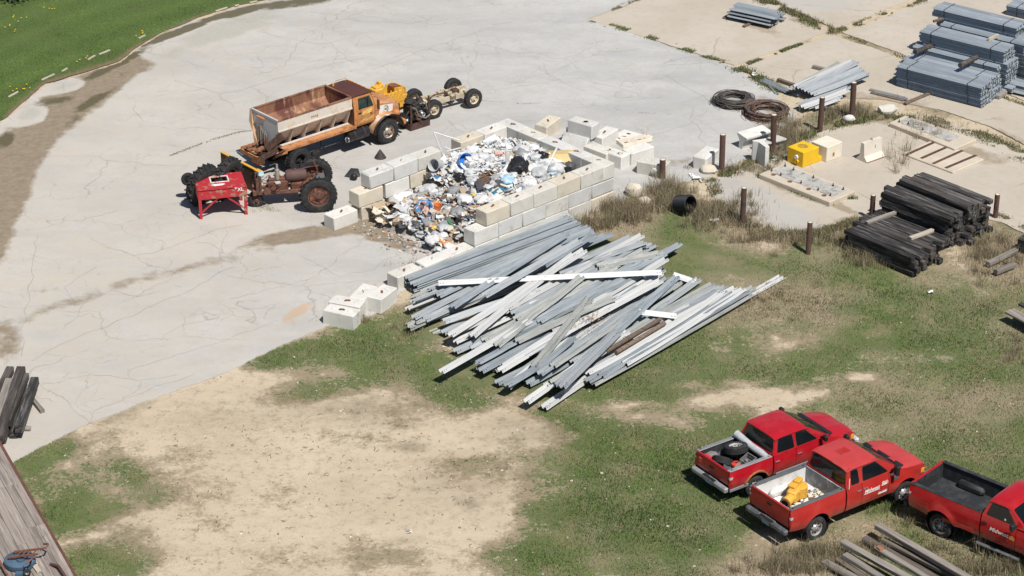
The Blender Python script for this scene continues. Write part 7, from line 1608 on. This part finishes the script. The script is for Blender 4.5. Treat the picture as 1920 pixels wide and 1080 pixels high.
# ------------------------------------------------------------------ grass, weeds, stones
def vegmat():
    m, nt, b = newmat('grass_blades'); t = attr(nt,'tint'); d = attr(nt,'dry')
    g = ramp(nt, t, [(0.0,(.020,.044,.007)),(.4,(.055,.120,.015)),(.75,(.10,.20,.026)),(1.0,(.18,.29,.05))])
    s = ramp(nt, t, [(0.0,(.10,.075,.048)),(.5,(.235,.185,.12)),(1.0,(.40,.34,.24))])
    L(nt, mix(nt, d, g, s), b.inputs['Base Color']); b.inputs['Roughness'].default_value = .75; b.inputs['Specular IOR Level'].default_value = .2
    return m
VEG = vegmat()
def blades(name, xy, z, h, wd, tint, dry, label, cat, seg=1, lean=.5, curl=.3):
    n = len(xy); an = rng.uniform(0, 2*np.pi, n); la = rng.uniform(0, 2*np.pi, n); lm = np.abs(rng.normal(0, lean, n)); lm = np.minimum(lm, 1.4)
    sx, sy = np.cos(an)*wd/2, np.sin(an)*wd/2; lx, ly = np.cos(la)*np.sin(lm), np.sin(la)*np.sin(lm); lz = np.cos(lm)
    z = np.broadcast_to(z, (n,)).astype(float); V = []
    if seg == 1:
        V = np.stack([np.stack([xy[:,0]-sx, xy[:,1]-sy, z-.01],1), np.stack([xy[:,0]+sx, xy[:,1]+sy, z-.01],1), np.stack([xy[:,0]+lx*h, xy[:,1]+ly*h, z+lz*h],1)],1).reshape(-1,3)
        F = np.arange(3*n); lt = np.full(n,3); k = 3
    else:
        mxh = .55; V = np.stack([np.stack([xy[:,0]-sx, xy[:,1]-sy, z-.01],1), np.stack([xy[:,0]+sx, xy[:,1]+sy, z-.01],1),
            np.stack([xy[:,0]+sx*.7+lx*h*mxh*.6, xy[:,1]+sy*.7+ly*h*mxh*.6, z+h*mxh],1), np.stack([xy[:,0]-sx*.7+lx*h*mxh*.6, xy[:,1]-sy*.7+ly*h*mxh*.6, z+h*mxh],1),
            np.stack([xy[:,0]+lx*h*(1+curl), xy[:,1]+ly*h*(1+curl), z+lz*h],1)],1).reshape(-1,3)
        base = (np.arange(n)*5)[:,None]; F = np.concatenate([base+np.array([[0,1,2,3]]), base+np.array([[3,2,4]])],1).ravel(); lt = np.tile([4,3], n); k = 5
    me = bpy.data.meshes.new(name); me.vertices.add(len(V)); me.vertices.foreach_set('co', V.astype(np.float32).ravel())
    me.loops.add(len(F)); me.loops.foreach_set('vertex_index', F.astype(np.int32)); me.polygons.add(len(lt))
    me.polygons.foreach_set('loop_start', np.concatenate([[0],np.cumsum(lt)[:-1]]).astype(np.int32)); me.update(calc_edges=True)
    for nm, a in (('tint',tint),('dry',dry)):
        at = me.attributes.new(nm,'FLOAT','POINT'); at.data.foreach_set('value', np.repeat(np.clip(a,0,1),k).astype(np.float32))
    me.materials.append(VEG); o = bpy.data.objects.new(name, me); COL.objects.link(o); return tag(o, label, cat, kind='stuff')
SLABS = [[tuple(v.co[:2]) for v in o.data.vertices] for o in []]
SLABPX = [[(1104,38),(1217,-6),(1330,-58),(1424,-2),(1552,60),(1377,123)],[(1387,129),(1559,65),(1760,140),(1960,215),(1960,290),(1850,235),(1760,205),(1650,186),(1500,182)],[(1340,-62),(1434,-6),(1566,53),(1720,-6),(1760,-40)],[(1578,60),(1735,0),(1800,-40),(1990,-40),(1990,214),(1770,134)],[(1322,345),(1365,325),(1440,300),(1500,266),(1560,240),(1660,226),(1760,222),(1850,258),(1960,305),(1960,455),(1880,418),(1800,400),(1690,398),(1610,412),(1530,436),(1462,436),(1404,420),(1352,388)]]
def paved(q):
    m = inpoly(q, PAVE)
    for s in SLABPX: m |= inpoly(q, s)
    return m
n = 900000; q = np.stack([rng.uniform(-60,1980,n), rng.uniform(190,1130,n)],1); V = PN(q); g = grassmap(q, V); fine = fbm(V[:,0]*4,V[:,1]*4,61,3)
keep = (rng.uniform(0,1,n) < np.clip((g-.12)*1.25+(fine-.5)*.9*(g>.08),0,1)*.8) & ~paved(q) & ~(inpoly(q, RAILZONE) & (rng.uniform(0,1,n) < .8))
q, V, g, fine = q[keep], V[keep], g[keep], fine[keep]; d = drymap(q, V); m = len(q)
dr = np.clip(d*1.2-.1+rng.normal(0,.25,m)-.02, 0, 1); br = fbm(V[:,0]*.7,V[:,1]*.7,91,4)
lush = blobs(q,[(700,620,60,20,0,.4),(120,850,70,30,-20,.5),(170,960,80,28,-10,.5),(200,1050,60,30,0,.4),(1400,640,90,40,0,.25),(1790,690,90,40,0,.35),(1480,930,120,60,0,.4),(1620,960,70,20,0,.4),(1290,470,80,40,0,.25),(1640,520,60,30,0,.3),(1000,715,50,12,0,.4)])
dr = np.clip(dr-lush*.8,0,1)
blades('grass', V, -.03, rng.uniform(.025,.085,m)*(.6+.7*g), rng.uniform(.012,.034,m), np.clip(rng.uniform(0,1,m)*.6+(br-.5)*1.1+(fine-.5)*.7+.10+lush*.75,0,1), np.clip(dr+(fbm(V[:,0]*3,V[:,1]*3,71,3)-.5)*.9,0,1), "short patchy green and straw coloured grass over the bare yard", 'grass', lean=.65)
# lawn
n = 210000; q = np.stack([rng.uniform(-40,620,n), rng.uniform(-30,290,n)],1); V = PN(q)
keep = inpoly(q, LAWN) & (rng.uniform(0,1,n) < np.clip(segdist(q,[(15,222),(85,160),(225,118),(258,92),(370,38),(520,0)])/12-.3,0.05,1)); q, V = q[keep], V[keep]; m = len(q)
stripe = np.sin((q[:,1]+q[:,0]*.36+8*np.sin(q[:,0]*.01))*.16)
blades('lawn_grass', V, 0.0, rng.uniform(.03,.08,m), rng.uniform(.015,.035,m), np.clip(.36+rng.uniform(0,.55,m)+.20*stripe+(fbm(V[:,0]*.6,V[:,1]*.6,5,4)-.5)*.8,0,1), np.clip(rng.normal(.03,.10,m)+.07*(stripe>.6)+np.clip(1-segdist(q,[(15,222),(85,160),(225,118),(258,92),(370,38),(520,0)])/22,0,1)*.5,0,1), "mown green lawn with faint stripes behind the pavement edge", 'lawn', lean=.6)
# green seams along the slab edges
SEAMS = [([(1101,36),(1180,58),(1300,98),(1380,126)],5,.45,9000,.09),([(1380,128),(1440,106),(1500,84),(1555,63)],3.5,.55,4200,.10),([(1380,128),(1425,148),(1460,170)],9,.5,4200,.14),([(1101,36),(1160,14),(1215,-8)],4,.7,2200,.08),([(1424,-2),(1490,28),(1560,60)],8,.65,4600,.22),([(1565,60),(1670,98),(1760,136),(1960,212)],4,.6,2600,.10),([(1570,58),(1640,36),(1700,12),(1740,-2)],6,.75,4800,.10),([(1330,338),(1400,312),(1450,292),(1500,262)],11,.62,6000,.16),([(1500,262),(1560,236),(1640,222),(1700,224)],9,.5,5200,.16),([(1700,222),(1800,236),(1880,272),(1930,300)],12,.72,6000,.14),([(1424,330),(1500,362),(1556,384),(1600,372)],5,.25,3600,.16),([(1340,350),(1352,390),(1404,424),(1470,440),(1530,438),(1612,414)],8,.85,6500,.2),([(1870,402),(1930,432),(1960,452)],5,.7,1800,.10),([(320,292),(400,262),(450,248),(480,244)],2.2,.35,1500,.05),([(900,189),(980,195),(1050,192)],1.5,.6,500,.04),([(1140,205),(1200,212),(1260,215)],1.5,.6,240,.05)]
for i,(pl,wd,dry_,n,hh) in enumerate(SEAMS):
    pts = np.array(densify([Vector(p) for p in pl], 2, 0, False)+[Vector(pl[-1])]); pts = np.array([(p[0],p[1]) for p in pts]); ii = rng.integers(0,len(pts),n)
    q = pts[ii]+np.stack([rng.normal(0,wd*.9,n), rng.normal(0,wd*.38,n)],1); V = PN(q); m = n
    k = fbm(V[:,0]*1.4,V[:,1]*1.4,300+i,3) > (.5 if i in (0,1,3,5,6) else .42); q, V = q[k], V[k]; m = len(q)
    blades('seam_weeds', V, .0, rng.uniform(.3,1,m)*hh, rng.uniform(.015,.035,m), rng.uniform(0,.9,m), np.clip(rng.normal(dry_,.3,m),0,1), ["weeds in the seam between pavement and tan slab","weeds in the joint between the two upper tan slabs","weeds at the slab corner before the fanned beams","dry line of weeds along the top edge of the tan slab","weeds behind the small lone bundle","thin weeds in the joint running under the rail stack","dry weeds in the joint at the top right","weeds between the pavement and the lower tan slab","weeds below the tallest post","dry weeds between the slabs at the right edge","green weeds along the front of the anchor slab","dry grass fringe along the lower slab edge","weeds in the joint at the right edge","moss line in a pavement crack left of the truck","weeds in a pavement crack right of the chassis","specks of weed on the pavement left of the coils"][i], 'weeds', seg=2)
# tall dry weeds
WEEDS = [((1165,402),46,20,2600,.75,.95,"dense dry brush at the far corner of the bay"),((1112,424),50,14,1300,.5,.95,"dry brush between the bay wall and the guardrail stack"),((1245,372),34,26,2300,.75,.92,"brown dry brush around the short post by the bay"),((1322,400),34,22,1700,.6,.95,"pale dry grass right of the black pipe"),((1392,402),40,26,1900,.5,.95,"dry grass around the reddish post"),((1450,446),80,15,2100,.42,.9,"dry grass below the lower slab"),((1470,262),40,34,3200,.6,.95,"brown dry brush beside the white barriers"),((1400,316),60,9,1300,.36,.9,"dry weeds along the pavement behind the posts"),((1602,214),52,13,1700,.45,.85,"dry weeds behind the tallest post"),((1745,248),48,15,900,.55,1.0,"bare twigs lying on the raised slab at the right"),((1590,452),44,20,1600,.5,.8,"dry weeds at the left end of the timber piles"),((1650,486),50,20,1500,.5,.9,"dry weeds in front of the low timber pile"),((1860,478),60,36,2600,.42,1.0,"matted dry grass right of the timber stack"),((1874,140),26,17,1300,.7,.95,"dry brush at the right end of the rail stack"),((1770,172),46,10,700,.7,1.0,"bare stalks in front of the rail stack"),((1545,1036),70,10,1500,.5,.92,"tall dry grass behind the plank heap"),((1480,1064),70,14,2200,.5,.95,"tall dry grass at the left of the plank heap"),((1740,1030),40,14,700,.28,.7,"dry weeds between the planks and the pickup wheel"),((1842,1012),12,14,700,1.0,1.0,"tall bare weed in front of the red pickup door"),((1870,1064),60,12,1500,.5,.85,"dry weeds below the red pickup at the right"),((1700,985),16,8,90,.45,.8,"weed stalks beside the red pickup rear wheel"),((1470,566),90,36,2400,.10,1.0,"flattened dry grass at the right end of the guardrail pile"),((1660,950),40,18,500,.3,.4,"grass under the front of the middle pickup"),((770,610),18,22,500,.35,.8,"dry stalks by the ends of the stacked guardrails"),((655,600),34,8,260,.3,.9,"thin stalks in front of the white blocks"),((1690,300),26,22,160,1.0,1.0,"bare twiggy plant standing before the timber stack"),((1905,660),30,30,600,.3,.9,"dry grass under the planks at the right edge"),((1440,560),50,18,500,.16,.9,"straw tufts right of the bright white beam"),((1060,418),40,8,400,.4,1.0,"bare stalks over the far end of the neat beam stack"),((500,392),26,7,700,.10,.95,"straw scattered beside the red stand"),((790,500),60,6,120,.4,1.0,"thin stalks over the near end of the neat beam stack")]
for (c,rx,ry,n,h,dr_,lab) in WEEDS:
    a = rng.normal(0,.6,(n,2)); q = np.array(c)+a*np.array([rx,ry]); V = PN(q); m = n
    ncl = max(4,n//60); cl = V[rng.integers(0,m,ncl)]; ii = rng.integers(0,ncl,m); V = np.where((rng.uniform(0,1,m) < .65)[:,None], cl[ii]+rng.normal(0,.10,(m,2)), V)
    blades('dry_weeds', V, -.02, h*rng.uniform(.35,1.05,m), rng.uniform(.008,.018,m), np.clip(rng.normal(.55,.28,m),0,1), np.clip(rng.normal(dr_,.12,m),0,1), lab, 'weeds', seg=2, lean=.42, curl=.35)
# dandelions
b = MB(); random.seed(31)
for i in range(34):
    px, py = random.choice(((40,30,50,18),(20,50,40,14),(150,150,60,30),(270,60,20,5),(160,108,14,4),(40,165,26,10),(100,14,60,12)))[:2]; q_ = (px+random.gauss(0,9), py+random.gauss(0,4)); p = P(*q_,.09)
    if not inpoly(np.array([q_]), LAWN)[0]: continue
    b.cyl(.035,-.004,.012,6,T(*p))
tag(b.build('dandelion', M('dandelion_yellow',(.75,.50,.02),.7,bump=0)), "yellow dandelion flowers dotted over the lawn", 'flowers', kind='stuff')
b = MB(); random.seed(77)
for i in range(1500):
    p = P(random.gauss(25,16), random.gauss(-6,7), 0); p.z = random.uniform(.05,1.0); s = random.uniform(.06,.14); b.add([(-s,0,0),(s*.2,-s*.5,0),(s,0,.02),(s*.2,s*.5,0)],[(0,1,2,3)],0,T(*p) @ E3(random.uniform(-1,1),random.uniform(-1,1),random.uniform(0,6)))
sh = thing('shrub', "dark green shrub cut by the top left corner of the picture", 'shrub', P(25,-4,0)); lf = b.build('leaf_clump', M('shrub_leaf',(.028,.045,.016),.6,var=.5,scale=6,bump=0)); lf.parent = sh; lf.matrix_parent_inverse = sh.matrix_world.inverted() if False else T(*(-Vector(sh.location)))
b = MB(); 
for k in range(5): b.rod((0,0,0),(random.uniform(-.5,.5),random.uniform(-.4,.4),.7),.03,6)
b.build('stem', BROWNWOOD, sh)
KERB = concrete('kerb_stone', (.40,.36,.29))
# kerb stones showing through the lawn edge
for i,(a,c) in enumerate((((16,182),(34,172)),((78,150),(102,139)),((116,134),(126,128)),((165,112),(178,104)),((186,102),(206,94)),((260,72),(272,66)),((404,21),(426,14)),((440,11),(448,9)),((468,5),(482,2)))):
    b = MB(); b.bar(P(*a,.03),P(*c,.03),.10,.07,ch=.02); tag(b.build('kerb_stone', KERB, None, 30), f"pale kerb stone showing through the lawn edge, {word(i)} from the left", 'kerb stone', 'kerb stones along the lawn edge')
# stones and twigs on the bare ground
b = MB(); n = 4200; q = np.stack([rng.uniform(0,1920,n), rng.uniform(590,1100,n)],1); V = PN(q); g = grassmap(q,V); k = ~paved(q) & (rng.uniform(0,1,n) < np.where(g<.25,.9,.25)) & (fbm(V[:,0]*.9,V[:,1]*.9,44,3) > .45)
OCT = [(1,0,0),(0,1,0),(-1,0,0),(0,-1,0),(0,0,.7)]; OF = [(0,1,4),(1,2,4),(2,3,4),(3,0,4)]
for (x,y) in V[k]:
    s = random.uniform(.012,.045) if random.random() < .93 else random.uniform(.04,.07); b.add(OCT, OF, random.choice((0,0,1,2)), T(x,y,-.03) @ E3(random.uniform(-.3,.3),random.uniform(-.3,.3),random.uniform(0,6)) @ Matrix.Diagonal((s,s*random.uniform(.6,1),s,1)))
tag(b.build('stones', [M('stone_pale',(.49,.43,.34),.9,bump=0),M('stone_tan',(.40,.33,.25),.9,bump=0),M('stone_dark',(.17,.14,.11),.9,bump=0)]), "small pale stones scattered on the bare dirt", 'stones', kind='stuff')
b = MB()
for i in range(420):
    q_ = (random.gauss(820,210), random.gauss(880,85)) if i < 300 else (random.uniform(150,600),random.uniform(800,1060)); p = P(*q_,-.01); a = random.uniform(0,6.3); l = random.uniform(.04,.16)
    b.tube([p, p+Vector((l*.5*math.cos(a),l*.5*math.sin(a),.02)), p+Vector((l*math.cos(a+.4),l*math.sin(a+.4),.005))], .006, 4)
tag(b.build('twigs', M('twig_brown',(.07,.05,.035),.9,bump=0)), "dark twigs and clods scattered on the bare dirt", 'twigs', kind='stuff')
for i,(px,py,s) in enumerate(((940,876,.10),(1012,716,.05))):
    pass
